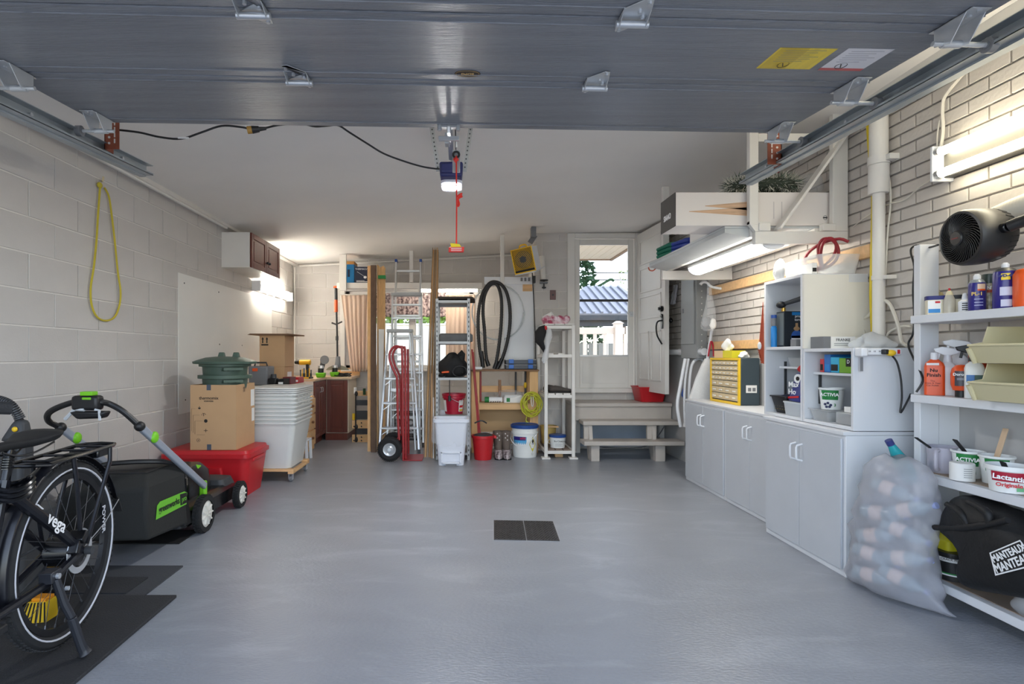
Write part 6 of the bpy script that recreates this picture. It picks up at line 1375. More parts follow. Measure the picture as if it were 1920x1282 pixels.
# ---------------------------------------------------------------- white wooden rack with shoes
wk = thing('wooden_rack', 'tall white painted wooden rack between the workbench and the stairs', 'rack', (1.1, 6.4, 0))
fx0, fx1, fy, ry_ = W(1021, 0, 6.12).x, W(1078.5, 0, 6.12).x, 6.12, 6.70
pwid = .036
for x in (fx0, fx1 - pwid):
    for y in (fy, ry_): 
        MB().box(x, x + pwid, y, y + pwid, .02, 1.46).build('post', white, wk, bevel=.003)
        MB().box(x - .03, x + pwid + .025, y - .03, y + pwid + .03, 0, .02).build('foot_block', white, wk, bevel=.003)
for z in (1.455, 1.14, .70, .09):
    for y in (fy, ry_): MB().box(fx0 + pwid, fx1 - pwid, y + .004, y + .032, z - .035, z).build('cross_bar', white, wk, bevel=.002)
    for x in (fx0, fx1 - pwid): MB().box(x + .004, x + .032, fy + pwid, ry_, z - .035, z).build('side_bar', white, wk, bevel=.002)
    if z < 1.1:
        for k in range(3): xa = fx0 + .04 + k * (fx1 - fx0 - .08) / 3; MB().box(xa, xa + (fx1 - fx0 - .08) / 3 - .012, fy + .005, ry_ + .03, z, z + .016).build('slat', white if z > .2 else M('slat_brown', (128, 112, 100), .7) if 'slat_brown' not in MATS else MATS['slat_brown'], wk, bevel=.002)
    elif z > 1.4: 
        for k in range(3): xa = fx0 + .0 + k * (fx1 - fx0) / 3; MB().box(xa, xa + (fx1 - fx0) / 3 - .008, fy - .01, ry_ + .04, z + .006, z + .02).build('slat', white, wk, bevel=.002)
    else:
        for k in range(2): xa = fx0 + .04 + k * .11; MB().box(xa, xa + .06, fy + .005, ry_ + .03, z, z + .014).build('slat', white, wk, bevel=.002)
bsk = thing('basket', 'pink and white patterned basket on top of the white rack', 'basket', (1.03, 6.3, 1.477))
bm = M('pink_pattern', (168, 66, 96), .7, namt=.6, nscale=16, c2=(226, 206, 212))
MB().rings([(fx0 + .02, fx0 + .27, 6.16, 6.4, 1.477), (fx0 + .0, fx0 + .28, 6.14, 6.42, 1.54), (fx0 + .02, fx0 + .26, 6.17, 6.4, 1.54), (fx0 + .04, fx0 + .25, 6.18, 6.38, 1.49)], .04, 4, True, True).build('body', bm, bsk)
for k in range(4): blob(MB(), (fx0 + .03 + k * .072, 6.16, 1.53), (.045, .03, .035), 20 + k, amp=.2).build('ruffle', bm, bsk)
MB().cyl((fx0 + .02, 6.3, 1.535), (fx0 + .11, 6.25, 1.585), .035, n=14).build('paper_roll', paper, bsk)
cp = thing('cap', 'black cap and clear bag hanging from the left post of the white rack', 'cap', (.95, 6.06, 1.2))
pts = [W(1004, 622, 6.08), W(1012, 613, 6.06), W(1022, 610, 6.05), W(1025, 622, 6.05), W(1020, 640, 6.06), W(1023, 655, 6.06), W(1020, 660, 6.07), W(1012, 648, 6.08), W(1004, 640, 6.09)]
m2 = MB(); m2.loft([[p + Vector((0, .05, 0)) for p in pts], [p + Vector((0, .03, 0)) + (sum(pts, Vector()) / 9 - p) * -.05 for p in pts], [p + (sum(pts, Vector()) / 9 - p) * .1 for p in pts], [p + (sum(pts, Vector()) / 9 - p) * .6 + Vector((0, -.025, 0)) for p in pts]]); m2.build('crown', blackcloth, cp, smooth=60)
MB().cyl(W(1023, 611, 6.02), W(1024, 618, 6.02), .012, n=8).build('red_tab', inkr, cp)
pts = [W(1024, 612, 6.07), W(1034, 617, 6.05), W(1036, 630, 6.05), W(1030, 650, 6.06), W(1028, 672, 6.06), W(1020, 682, 6.07), W(1016, 676, 6.07), W(1022, 650, 6.07)]
m2 = MB(); cc_ = sum(pts, Vector()) / 8; m2.loft([[p + Vector((0, .03, 0)) for p in pts], pts, [p + (cc_ - p) * .6 + Vector((0, -.03, 0)) for p in pts]]); m2.build('clear_bag', film2, cp, smooth=60)
def shoe(name, lab, x, y, z, L, rot, mat, grp):
    t = thing(name, lab, 'shoe', (x, y, z), rot, grp)
    R = []
    for u, w_, h, zb in ((0, .02, .04, .02), (.08, .034, .066, .01), (.25, .038, .074, .008), (.45, .036, .062, .008), (.65, .042, .044, .008), (.85, .042, .032, .01), (1, .016, .02, .014)):
        R.append([Vector((L * (u - .5), w_ * math.cos(2 * PI * i / 14), zb + h * .5 + h * .5 * math.sin(2 * PI * i / 14))) for i in range(14)])
    MB().loft(R).build('upper', mat, t, smooth=60)
    m2 = MB(); m2.loft([[Vector((L * .51 * math.cos(2 * PI * i / 20), (.044 - .006 * math.cos(2 * PI * i / 20 + PI)) * math.sin(2 * PI * i / 20), zz_)) for i in range(20)] for zz_ in (0, .016)]); m2.build('sole', rubber, t)
    MB().ell((-L * .25, 0, .07), (.045, .022, .008), 10, 6).build('opening', blackm, t)
    m2 = MB()
    for k in range(4): m2.beam((L * (-.05 + .07 * k), -.02, .066 - .007 * k), (L * (-.03 + .07 * k), .02, .066 - .007 * k), .005, .004)
    m2.build('lace', midgrey, t)
shm = M('shoe_dark', (70, 64, 60), .75, namt=.15, nscale=14)
shoe('shoe', 'dark worn shoe lying in front on the white rack shelf', 1.13, 6.22, .717, .28, .12, shm, 'dark shoes on the white rack')
shoe('shoe', 'dark worn shoe lying behind the front shoe on the white rack shelf', 1.08, 6.38, .717, .27, .25, shm, 'dark shoes on the white rack')
tc_ = thing('pail', 'tan bucket at the back of the bottom shelf of the white rack', 'bucket', (1.06, 6.5, .106)); c = (1.035, 6.56, .107)
MB().lathe([(.078, 0), (.092, .19), (.1, .192), (.1, .205), (.09, .205), (.075, .01), (.001, .01)], c, 30, None, True, False).build('body', M('tan_bucket', (186, 160, 92), .5), tc_); MB().box(c[0] - .02, c[0] + .1, c[1] - .11, c[1] - .1, .30, .318).build('stick', wood, tc_)
sp_ = thing('pail', 'small white pail with blue lid and handwriting on the white rack', 'pail', (1.1, 6.25, .106)); c = (1.09, 6.26, .107)
MB().lathe([(.078, 0), (.088, .115), (.09, .12), (.001, .12)], c, 30).build('body', tub, sp_); MB().lathe([(.093, .115), (.096, .12), (.096, .14), (.085, .143), (.001, .141)], c, 30).build('lid', MATS['lid_blue'], sp_)
text('Re-Cleaning', .026, ink, sp_, (c[0] + .01, c[1] - .0885, .185), FRONT); m2 = MB()
for k in range(4): m2.box(c[0] - .04, c[0] + .04 - .01 * (k % 2), c[1] - .084, c[1] - .083 + .001, .13 + k * .009, .1315 + k * .009)
m2.build('printed_line', midgrey, sp_); MB().tube([(c[0] - .09, c[1], .2), (c[0] - .115, c[1] - .05, .17), (c[0] - .085, c[1] - .06, .15)], .003, 6, sub=4).build('bail_handle', whitepl, sp_)
tag(MB().box(1.06, 1.15, 6.25, 6.33, 0, .05).build('wood_block', wood, None, bevel=.002), 'small pine block on the floor under the white rack', 'block')
# ---------------------------------------------------------------- yellow heater, its bracket and cord, wall bits
hy = 6.35
ht_ = thing('heater', 'yellow garage heater with wire mesh front hung near the ceiling', 'heater', W(980, 470, hy), local=True)
Rh = Euler((D(12), D(-8), D(-26))).to_matrix().to_4x4(); Rh.translation = W(981, 488, hy); hw_, hh_, hd_ = .127, .14, .2
ht_.location = (0, 0, 0); OFF[ht_.name] = Vector((0, 0, 0))
def hb(m2): m2.T = Rh; return m2
hyel = M('heater_yellow', (232, 184, 30), .4)
for a in ((-hw_, hw_, -.004, .0, -hh_, -hh_ + .012), (-hw_, hw_, -.004, .0, hh_ - .012, hh_), (-hw_, -hw_ + .012, -.004, 0, -hh_, hh_), (hw_ - .012, hw_, -.004, 0, -hh_, hh_)): hb(MB()).box(*a).build('front_frame', hyel, ht_, bevel=.001)
hb(MB()).box(-hw_, hw_, 0, hd_, -hh_ + .02, -hh_ + .024).box(-hw_, hw_, 0.0, hd_, hh_ - .004, hh_).box(-hw_, -hw_ + .004, 0, hd_, -hh_, hh_).box(-hw_, hw_, hd_ - .004, hd_, -hh_, hh_).build('case', hyel, ht_)
hb(MB()).box(hw_ - .001, hw_ + .003, 0.004, hd_, -hh_, hh_ - .004).build('side_panel', whitepl, ht_)
hb(MB()).box(-hw_ + .01, hw_ - .01, -.002, .02, -hh_ + .005, -hh_ + .035).build('lower_slot', blackm, ht_)
hb(MB()).box(-hw_ + .005, hw_ - .005, .03, .034, -hh_ + .03, hh_ - .01).build('inner_plate', M('heater_inside', (150, 112, 40), .5), ht_)
hb(MB()).lathe([(.1, 0), (.1, .012), (.085, .016), (.03, .02), (.001, .022)], (0, .016, .01), 28, Matrix.Rotation(PI / 2, 3, 'X')).build('fan_shroud', dark, ht_)
hb(MB()).ell((0, .012, .01), (.05, .012, .06), 14, 8).build('fan_hub', M('fan_bronze', (140, 108, 56), .5), ht_)
m2 = hb(MB())
nx = 13
for k in range(-nx, nx + 1):
    for s in (-1, 1):
        x0_ = k * .0195; p, q = Vector((x0_ - s * .07, -.002, -hh_ + .036)), Vector((x0_ + s * .07, -.002, hh_ - .012))
        d_ = q - p; lo, hi = 0.0, 1.0
        tA, tB = sorted(((-hw_ + .012 - p.x) / d_.x, (hw_ - .012 - p.x) / d_.x)); lo, hi = max(0, tA), min(1, tB)
        if hi - lo > .05: m2.beam(p + d_ * lo, p + d_ * hi, .0022, .003, (0, 1, 0))
tag(m2.build('mesh_grille', hyel, ht_, smooth=0), kind='stuff')
hb(MB()).tube([(-.045, .09, hh_), (-.03, .09, hh_ + .03), (.03, .09, hh_ + .03), (.045, .09, hh_)], .009, 6, sub=3).build('carry_handle', hyel, ht_)
hb(MB()).box(-hw_ + .0, hw_ + .005, -.01, .03, -hh_ - .012, -hh_ - .002).build('chrome_bar', zinc, ht_)
p, q = W(1004, 510, hy - .02), W(1021, 499, hy + .05); hb(MB()); MB().cyl(p, q, .006, n=8).build('chrome_rod', zinc, ht_)
MB().beam(W(994, 455, hy + .12), W(1003, 441, hy + .16), .06, .02, (0, 1, 0)).box(W(995, 0, hy + .16).x, W(1004, 0, hy + .16).x, hy + .1, hy + .2, 2.49, zc(.85) - .004).build('ceiling_bracket', midgrey, ht_)
hcord = tag(MB().tube([W(998, 512, hy + .06), W(999, 530, hy + .2), W(1001, 570, hy + .4), W(1003, 620, 6.78), W(1004, 672, 6.78), W(1006, 690, 6.76)], .0055, 7, sub=5).box(W(999, 0, 6.75).x, W(1004, 0, 6.75).x, 6.74, 6.80, W(0, 530, 6.75).z, W(0, 517, 6.75).z).build('heater_cable', black), 'black heater cord running down the wall from the heater', 'cord')
wl_ = thing('wall_outlet', 'brown plastic outlet cover on the painted block door wall', 'outlet', W(1036, 554, YD)); a, b = W(1031, 562, YD), W(1042, 544, YD)
MB().box(a.x, b.x, YD - .012, YD - .003, a.z, b.z).build('cover', M('outlet_brown', (112, 84, 84), .5), wl_, bevel=.003); MB().cyl((a.x + .035, YD - .016, (a.z + b.z) / 2), (a.x + .035, YD - .012, (a.z + b.z) / 2), .012, n=12).build('socket', dark, wl_)
wv = thing('pipe_bracket', 'grey pipe flange with shutoff valve on the door wall beside the heater', 'bracket', W(1020, 525, YD)); y = YD - .05
MB().cyl(W(1019, 524, y), W(1016, 480, y), .03, n=12).build('pipe', white, wv); MB().cyl(W(1020, 526, y), W(1020, 524.5, y), .05, n=20).cyl(W(1020, 537, y), W(1020, 526, y), .008, n=8).ell(W(1020, 539, y), (.027, .027, .012), 12, 6).build('valve', dark, wv); MB().box(W(1013, 0, y).x, W(1027, 0, y).x, YD - .06, YD - .003, W(0, 531, y).z, W(0, 528, y).z).build('arm', midgrey, wv)
# ---------------------------------------------------------------- stairs to the back door
stt = thing('wooden_stairs', 'grey painted wooden steps up to the back door', 'stairs', (1.8, 6.2, 0))
SX0, SX1 = 1.315, 2.375
for z, y0_, y1_, x0_ in ((.22, 5.925, 6.16, SX0), (.418, 6.066, 6.30, SX0 + .02)): MB().box(x0_, SX1, y0_, y1_, z - .045, z).build('tread', step_m, stt, bevel=.006)
MB().box(SX0 - .03, SX1, 6.27, YD - .012, .555, .595).build('platform', step_m, stt, bevel=.006); MB().box(SX0 - .02, SX1, 6.30, 6.325, .40, .555).build('riser', step_m, stt, bevel=.003)
MB().box(SX0 - .03, SX0, 6.325, YD - .012, .05, .555).build('side_board', step_m, stt, bevel=.003)
for xa, xb in ((1.40, 1.49), (2.085, 2.19)):
    MB().box(xa, xb, 5.98, 6.02, 0, .175).build('leg', step_m, stt, bevel=.004)
    MB().prism([(xa, 6.02, .0), (xa, 6.14, 0), (xa, 6.30, .37), (xa, 6.10, .37)], (.04, 0, 0)).build('stringer', step_m, stt, bevel=.003)
    MB().box(xa - .05, xb - .05, 6.10, 6.14, .22, .373).build('leg', step_m, stt, bevel=.004)
for xa in (SX0 + .02, 2.31): MB().box(xa, xa + .06, 6.5, 6.56, 0, .555).build('post', white, stt, bevel=.003)
MB().box(SX0, SX1, 6.79, 6.797, .03, .53).build('back_board', M('pale_blue_board', (176, 188, 204), .6, namt=.05), stt)
bsn = thing('basin', 'red plastic basin behind the open door on the step platform', 'basin', (2.25, 6.6, .596)); MB().rings([(2.08, 2.335, 6.42, 6.70, .597), (2.05, 2.365, 6.39, 6.73, .755), (2.04, 2.372, 6.385, 6.735, .76), (2.04, 2.372, 6.385, 6.735, .77), (2.06, 2.35, 6.41, 6.71, .765), (2.09, 2.32, 6.44, 6.68, .61)], .03, 4).build('body', red, bsn)
tag(MB().tube([(SX0 + .08, 6.74, .5), (SX0 + .1, 6.72, .2), (SX0 + .25, 6.70, .06), (1.9, 6.66, .03), (2.2, 6.5, .1), (2.38, 6.4, .4)], .006, 6, sub=6).build('floor_cable', midgrey), 'grey cable lying on the floor under the wooden steps', 'cable')
# ---------------------------------------------------------------- white cabinets along the right wall
def WX(px, py, X): Y = F * X / (px - VX); return W(px, py, Y)
def pull(par, x, y, z0, z1): MB().tube([(x, y, z0), (x - .03, y, z0 + .008), (x - .034, y, z0 + .02), (x - .034, y, z1 - .02), (x - .03, y, z1 - .008), (x, y, z1)], .0055, 8).build('handle', whitepl, par)
def base_cab(label, x, ya, yb, h, zh):
    t = thing('storage_cabinet', label, 'cabinet', (2.2, (ya + yb) / 2, 0))
    MB().box(x, XR - .003, ya, yb, 0.0, h).build('body', white2, t, bevel=.002)
    ym = (ya + yb) / 2
    for a, b, k in ((ya + .02, ym - .0015, ym - .03), (ym + .0015, yb - .02, ym + .03)):
        d = MB().box(x - .014, x - .001, a, b, .035, h - .018).build('door', greywhite, t, bevel=.002); pull(d, x - .014, k, zh, zh + .095)
    return t
base_cab('low white two door cabinet farthest along the brick wall near the stairs', 2.067, 4.362, 5.13, .715, .53)
base_cab('low white two door cabinet between the far low cabinet and the taller cabinet', 2.067, 3.605, 4.358, .715, .53)
tag(MB().box(2.055, XR - .003, 3.605, 5.135, .716, .733).build('cabinet_top', white2, None, bevel=.002), 'white board top running over the two low cabinets', 'worktop')
base_cab('near white two door cabinet standing under the open shelf boxes beside the bottle bag', 1.962, 2.853, 3.597, .722, .53)
tag(MB().box(1.945, XR - .003, 2.848, 3.602, .723, .742).build('cabinet_top', white2, None, bevel=.002), 'white board top on the near white cabinet', 'worktop')
def cubby(name, label, x, ya, yb, z0, z1, mids, half=None):
    t = thing(name, label, 'shelf unit', (2.2, (ya + yb) / 2, z0)); th = .018
    for y in (ya, yb - th): MB().box(x, XR - .004, y, y + th, z0, z1).build('side_panel', white2, t, bevel=.0015)
    for z in [z0, z1 - th] + mids: MB().box(x + (0 if z in (z0, z1 - th) else .003), XR - .004, ya + th, yb - th, z, z + th).build('shelf', white2, t, bevel=.0015)
    MB().box(XR - .012, XR - .004, ya + th, yb - th, z0 + th, z1 - th).build('back_panel', white2, t)
    if half:
        for (z, xa, zz0, zz1) in half:
            MB().box(xa, XR - .012, ya + th, yb - th, z, z + .014).build('half_shelf', white2, t, bevel=.0015)
            for y in (ya + th, yb - th - .012): MB().box(xa + .03, xa + .042, y, y + .012, zz0, zz1).build('shelf_rail', dark, t)
    return t
CX = 2.0
c1 = cubby('shelf_box', 'tall white open shelf box holding the torch carton', CX, 3.28, 3.69, .745, 1.607, [1.165], [(1.045, 2.09, .77, 1.09)])
c2_ = cubby('shelf_box', 'lower white open shelf box with coloured cartons and power strip', CX, 2.853, 3.275, .745, 1.168, [], [(1.02, 2.05, .85, 1.03)])
tag(MB().prism([(CX, 3.262, 1.17), (2.385, 3.262, 1.17), (2.385, 3.262, 1.555), (2.26, 3.262, 1.555), (2.26, 3.262, 1.6), (CX, 3.262, 1.6)], (0, .016, 0)).build('side_board', M('warm_white_board', (226, 222, 212), .45)), 'notched white side board on the tall open shelf box', 'board')
# torch carton, gas torch, small parts
zt = 1.184
tb_ = thing('torch_carton', 'black carton printed with a blue propane torch cylinder', 'carton', (2.1, 3.5, zt))
ya, yb, xa = 3.55, 3.635, 2.05
MB().box(xa, 2.22, ya, yb, zt, zt + .225).build('body', M('carton_night', (32, 40, 48), .4), tb_, bevel=.002); MB().box(xa - .0008, xa, ya + .005, yb - .005, zt + .01, zt + .215).build('side_print', M('print_grey', (108, 116, 118), .5), tb_)
fx = xa + .08
MB().box(fx - .035, fx + .035, ya - .001, ya, zt + .01, zt + .07).cyl((fx, ya - .001, zt + .07), (fx, ya, zt + .07), .034, n=20).build('printed_cylinder', M('print_blue', (44, 92, 168), .4), tb_); MB().box(fx - .034, fx + .034, ya - .0015, ya, zt + .035, zt + .055).build('printed_band', inkw, tb_); MB().box(fx - .008, fx + .008, ya - .0012, ya, zt + .1, zt + .15).ell((fx, ya, zt + .115), (.02, .002, .014), 10, 6).build('printed_valve', M('print_brass', (176, 140, 100), .4), tb_)
text('propane\ntorch kit', .022, inkw, tb_, (fx + .025, ya - .0015, zt + .182), FRONT, bold=.0003); MB().box(xa + .05, 2.21, ya - .0012, ya, zt + .2, zt + .22).build('printed_band', cyan, tb_)
gtx = thing('gas_torch', 'slim bright blue gas cylinder standing beside the torch carton', 'torch', (2.05, 3.58, zt))
MB().lathe([(.017, 0), (.018, .005), (.018, .12), (.012, .135), (.001, .136)], (2.022, 3.615, zt), 18).build('cylinder', cyan, gtx); MB().cyl((2.022, 3.615, zt + .135), (2.022, 3.615, zt + .19), .016, n=14).build('sleeve', midgrey, gtx); MB().cyl((2.022, 3.615, zt + .185), (2.022, 3.615, zt + .205), .017, n=14).build('cap', blue, gtx)
th_ = thing('torch_burner', 'black torch head with brass collar lying on the torch carton', 'torch', (2.08, 3.47, zt + .226))
MB().cyl((2.07, 3.59, zt + .226), (2.07, 3.59, zt + .25), .013, n=12).build('brass_collar', M('brass', (196, 158, 80), .3, .8), th_); MB().ell((2.055, 3.59, zt + .268), (.028, .034, .022), 14, 8).build('body', black, th_); MB().cyl((2.07, 3.57, zt + .275), (2.12, 3.47, zt + .30), .013, .016, 12).build('nozzle', dark, th_)
simple_box('small_parts', 'clump of grey small parts beside the torch carton', 2.06, 2.12, 3.44, 3.5, zt, zt + .045, midgrey)
# lower compartment of the tall box
z0 = .764
tub1 = thing('clear_tub', 'clear tub of parts on the half shelf in the tall shelf box', 'tub', (2.25, 3.4, 1.06)); MB().rings([(2.12, 2.36, 3.36, 3.62, 1.0601), (2.11, 2.37, 3.35, 3.63, 1.115)], .02).build('body', clearpl, tub1); blob(MB(), (2.23, 3.5, 1.08), (.08, .1, .02), 3, cut=1.062).build('contents', dark, tub1)
bsk2 = thing('basket', 'black woven style plastic basket in the lower left compartment', 'basket', (2.1, 3.6, z0)); MB().rings([(2.05, 2.2, 3.53, 3.64, z0), (2.03, 2.22, 3.50, 3.668, z0 + .1), (2.035, 2.215, 3.505, 3.66, z0 + .1), (2.055, 2.195, 3.535, 3.635, z0 + .004)], .012).build('body', black, bsk2); MB().rings([(2.02, 2.23, 3.49, 3.669, z0 + .1), (2.02, 2.23, 3.49, 3.669, z0 + .108)], .012).build('rim', black, bsk2); blob(MB(), (2.12, 3.58, z0 + .1), (.07, .06, .02), 2).build('contents', navy, bsk2)
m2 = MB()
for k in range(5):
    for j in range(4): y = 3.525 + k * .025; z = z0 + .02 + j * .02; m2.box(2.042 - .001 * j, 2.046, y, y + .012, z, z + .008)
o = m2.build('weave', M('weave_gold', (92, 84, 62), .6), bsk2); o['kind'] = 'stuff'
gt1 = thing('tub', 'grey translucent tub in front of the blue coffee bag', 'tub', (2.1, 3.4, z0)); MB().rings([(2.02, 2.14, 3.335, 3.495, z0), (2.012, 2.15, 3.325, 3.5, z0 + .075)], .02).build('body', M('tub_grey', (184, 190, 196), .35), gt1); MB().rings([(2.008, 2.155, 3.32, 3.503, z0 + .0755), (2.008, 2.155, 3.32, 3.503, z0 + .083)], .02).build('rim', M('tub_grey2', (200, 205, 210), .35), gt1)
mh = thing('coffee_bag', 'blue coffee bag with white cup emblem leaning in the lower compartment', 'bag', (2.12, 3.4, z0 + .084))
MB().hexa([(2.02, 3.34, z0 + .085), (2.04, 3.495, z0 + .085), (2.13, 3.495, z0 + .085), (2.13, 3.34, z0 + .085)], [(2.05, 3.34, z0 + .26), (2.06, 3.44, z0 + .26), (2.13, 3.44, z0 + .26), (2.13, 3.34, z0 + .26)]).build('body', M('bag_navy', (38, 48, 128), .3), mh, bevel=.01, seg=3)
rtx = (PI / 2, 0, -PI / 2 + .25)
text('Max\nHou', .045, inkw, mh, (2.033, 3.42, z0 + .165), rtx, bold=.001); MB().beam((2.021, 3.35, z0 + .118), (2.038, 3.485, z0 + .105), .003, .012).build('red_band', inkr, mh); p = Vector((2.05, 3.395, z0 + .225)); MB().cyl(p, p - Vector((.008, .002, 0)), .028, n=20).build('cup_emblem', inkw, mh); MB().cyl(p, p - Vector((.0095, .0024, 0)), .013, n=16).build('emblem_dark', ink, mh)
blob(MB(), (2.08, 3.39, z0 + .285), (.035, .035, .025), 7, amp=.2).build('red_tie', red, mh)
# right hand open box
z1_ = 1.035
for k, (y0_, y1_, hh_, mt, lab, tx_) in enumerate(((3.18, 3.212, .075, M('carton_red', (196, 62, 66), .5), 'red slim carton', None), (3.125, 3.175, .10, M('carton_blue2', (38, 110, 182), .4), 'tall blue carton', None), (3.055, 3.12, .085, M('carton_cyan', (58, 172, 210), .4), 'cyan carton with dark print', None), (2.925, 3.05, .08, M('carton_lime', (112, 164, 50), .4), 'lime and black carton', 'D'))):
    t = simple_box('carton', lab + ' standing on the half shelf of the lower shelf box', 2.06, 2.2, y0_, y1_, z1_, z1_ + hh_, mt)
    if tx_: MB().box(2.0585, 2.06, y0_, y0_ + .07, z1_ + .035, z1_ + hh_).build('black_panel', ink, t); text('D', .028, inkw, t, (2.0578, y0_ + .05, z1_ + .06), FNX)
    else: MB().box(2.0588, 2.06, y0_ + .005, y1_ - .005, z1_ + .01, z1_ + .045).build('printed_panel', ink if k != 1 else cyan, t)
def yog(name, label, x, y, z, r, h, big=True, spoon=None, fruit=(52, 58, 96), rz=-.72, txt='ACTIVIA'):
    t = thing(name, label, 'tub', (x, y, z)); c = (x, y, z)
    MB().lathe([(r * .8, 0), (r * .95, h - .012), (r, h - .01), (r * 1.05, h - .008), (r * 1.05, h), (r * .96, h), (r * .78, .01), (.001, .01)], c, 32, None, True, False).build('body', tub, t)
    af = -PI / 2 + rz
    wraplabel(t, c, r * .87, r * .96, z + h * .46, z + h * .9, af - .75, af + .75, inkg, 'green_label', 14)
    text(txt, r * .40, inkw, t, (x + (r * .94 + .004) * math.cos(af), y + (r * .94 + .004) * math.sin(af), z + h * .70), (PI / 2 - .06, 0, rz), bold=.0006, sx=.95)
    for k, (du, dv) in enumerate(((-.42, .2), (-.15, .26), (.1, .17), (-.28, .08), (.0, .09))):
        a = af + du; rr = r * .84 + .002; MB().ell((x + rr * math.cos(a), y + rr * math.sin(a), z + h * (dv + .05)), r * .115, 10, 6).build('printed_fruit', M('fruit_' + str(fruit[0]), fruit, .6) if 'fruit_' + str(fruit[0]) not in MATS else MATS['fruit_' + str(fruit[0])], t)
    text('3', r * .34, inkg, t, (x + (r * .88 + .003) * math.cos(af + .45), y + (r * .88 + .003) * math.sin(af + .45), z + h * .22), (PI / 2 - .06, 0, rz + .45), bold=.0006)
    return t
ctb = thing('clear_tub', 'clear shallow tub of bits under the yogurt tub in the shelf box', 'tub', (2.1, 3.17, z0)); MB().rings([(2.03, 2.18, 3.09, 3.235, z0), (2.018, 2.19, 3.075, 3.25, z0 + .055), (2.01, 2.2, 3.065, 3.258, z0 + .058), (2.01, 2.2, 3.065, 3.258, z0 + .062)], .02, 4, True, True).build('body', clearpl, ctb); blob(MB(), (2.1, 3.16, z0 + .025), (.06, .06, .022), 6, cut=z0 + .003).build('contents', midgrey, ctb)
yog('yogurt_tub', 'green labelled yogurt tub standing on the clear shallow tub', 2.095, 3.165, z0 + .063, .062, .12, fruit=(52, 58, 96), rz=-.75)
ct2 = thing('clear_tub', 'square clear tub of parts at the front of the lower shelf box', 'tub', (2.08, 2.95, z0)); MB().box(2.02, 2.14, 2.885, 3.02, z0, z0 + .065).build('body', clearpl, ct2, bevel=.006); MB().box(2.03, 2.13, 2.895, 3.01, z0 + .003, z0 + .04).build('contents', midgrey, ct2); MB().box(2.04, 2.1, 2.93, 2.98, z0 + .066, z0 + .095).build('white_carton', paper, ct2)
pp = thing('parts_bag', 'plastic bag of black parts behind the square clear tub', 'bag', (2.2, 3.03, z0)); blob(MB(), (2.2, 3.0, z0 + .07), (.055, .09, .075), 12, amp=.2, cut=z0 + .001).build('film', film, pp, smooth=60); blob(MB(), (2.2, 3.01, z0 + .055), (.045, .06, .05), 13, amp=.3, cut=z0 + .002).build('contents', dark, pp); simple_box('carton', 'white small carton beside the bag of black parts', 2.26, 2.33, 2.9, 2.98, z0, z0 + .11, paper)
# top of the lower box
fr = thing('carton', 'white carton lettered FRANKE with grey end under the plastic bag', 'carton', (2.12, 3.1, 1.169)); MB().box(2.04, 2.22, 3.15, 3.26, 1.169, 1.235).build('body', paper, fr, bevel=.002); MB().box(2.038, 2.08, 3.148, 3.262, 1.1692, 1.236).build('grey_end', midgrey, fr); text('FRANKE', .022, ink, fr, (2.15, 3.1485, 1.216), FRONT); MB().box(2.1, 2.2, 3.1488, 3.15, 1.185, 1.188).box(2.1, 2.19, 3.1488, 3.15, 1.195, 1.198).build('printed_line', midgrey, fr)
pb2 = thing('plastic_bag', 'crumpled white plastic bag lying on the lower shelf box', 'bag', (2.2, 3.05, 1.169)); blob(MB(), (2.24, 3.05, 1.19), (.10, .07, .06), 15, amp=.35, cut=1.17, fr=5).build('film', M('bag_white', (226, 228, 230), .3, alpha=.6), pb2, smooth=60)
# power strip with yellow plug
ps = thing('power_strip', 'white power strip screwed to the end panel of the lower shelf box', 'power strip', (2.15, 2.84, 1.15)); ys = 2.852
pa_, pb_ = W(1606, 664, ys), W(1682, 654, ys); MB().box(pa_.x, pb_.x, ys - .03, ys - .001, 1.132, 1.164).build('case', whitepl, ps, bevel=.004)
for k in range(6): x = pa_.x + .02 + k * .025; m2 = MB(); m2.box(x - .004, x - .002, ys - .0308, ys - .03, 1.146, 1.154).box(x + .002, x + .004, ys - .0308, ys - .03, 1.146, 1.154); o = m2.build('socket', ink, ps); o['kind'] = 'stuff'
MB().box(pb_.x - .022, pb_.x - .01, ys - .033, ys - .03, 1.138, 1.158).build('switch', inkr, ps)
MB().box(pa_.x - .012, pa_.x + .02, ys - .055, ys - .001, 1.125, 1.168).build('adapter', whitepl, ps, bevel=.006); MB().beam((pa_.x + .012, ys - .02, 1.12), (pa_.x + .012, ys - .02, 1.05), .012, .004).build('cord_stub', midgrey, ps)
yp = thing('plug_cable', 'black cord with yellow plug hanging from the power strip', 'cord', (2.22, 2.8, 1.15)); a = W(1668, 664, 2.80); MB().box(a.x - .028, a.x - .008, ys - .06, ys - .031, 1.135, 1.16).build('plug_body', black, yp, bevel=.004); MB().ell((a.x + .008, ys - .05, 1.142), (.024, .018, .016), 12, 8).build('yellow_grip', yellow, yp); MB().tube([W(x, y, 2.81) for x, y in ((1672, 666), (1682, 680), (1689, 710), (1691, 745), (1688, 773), (1697, 760), (1708, 738))], .0045, 7, sub=6).build('cord', black, yp)
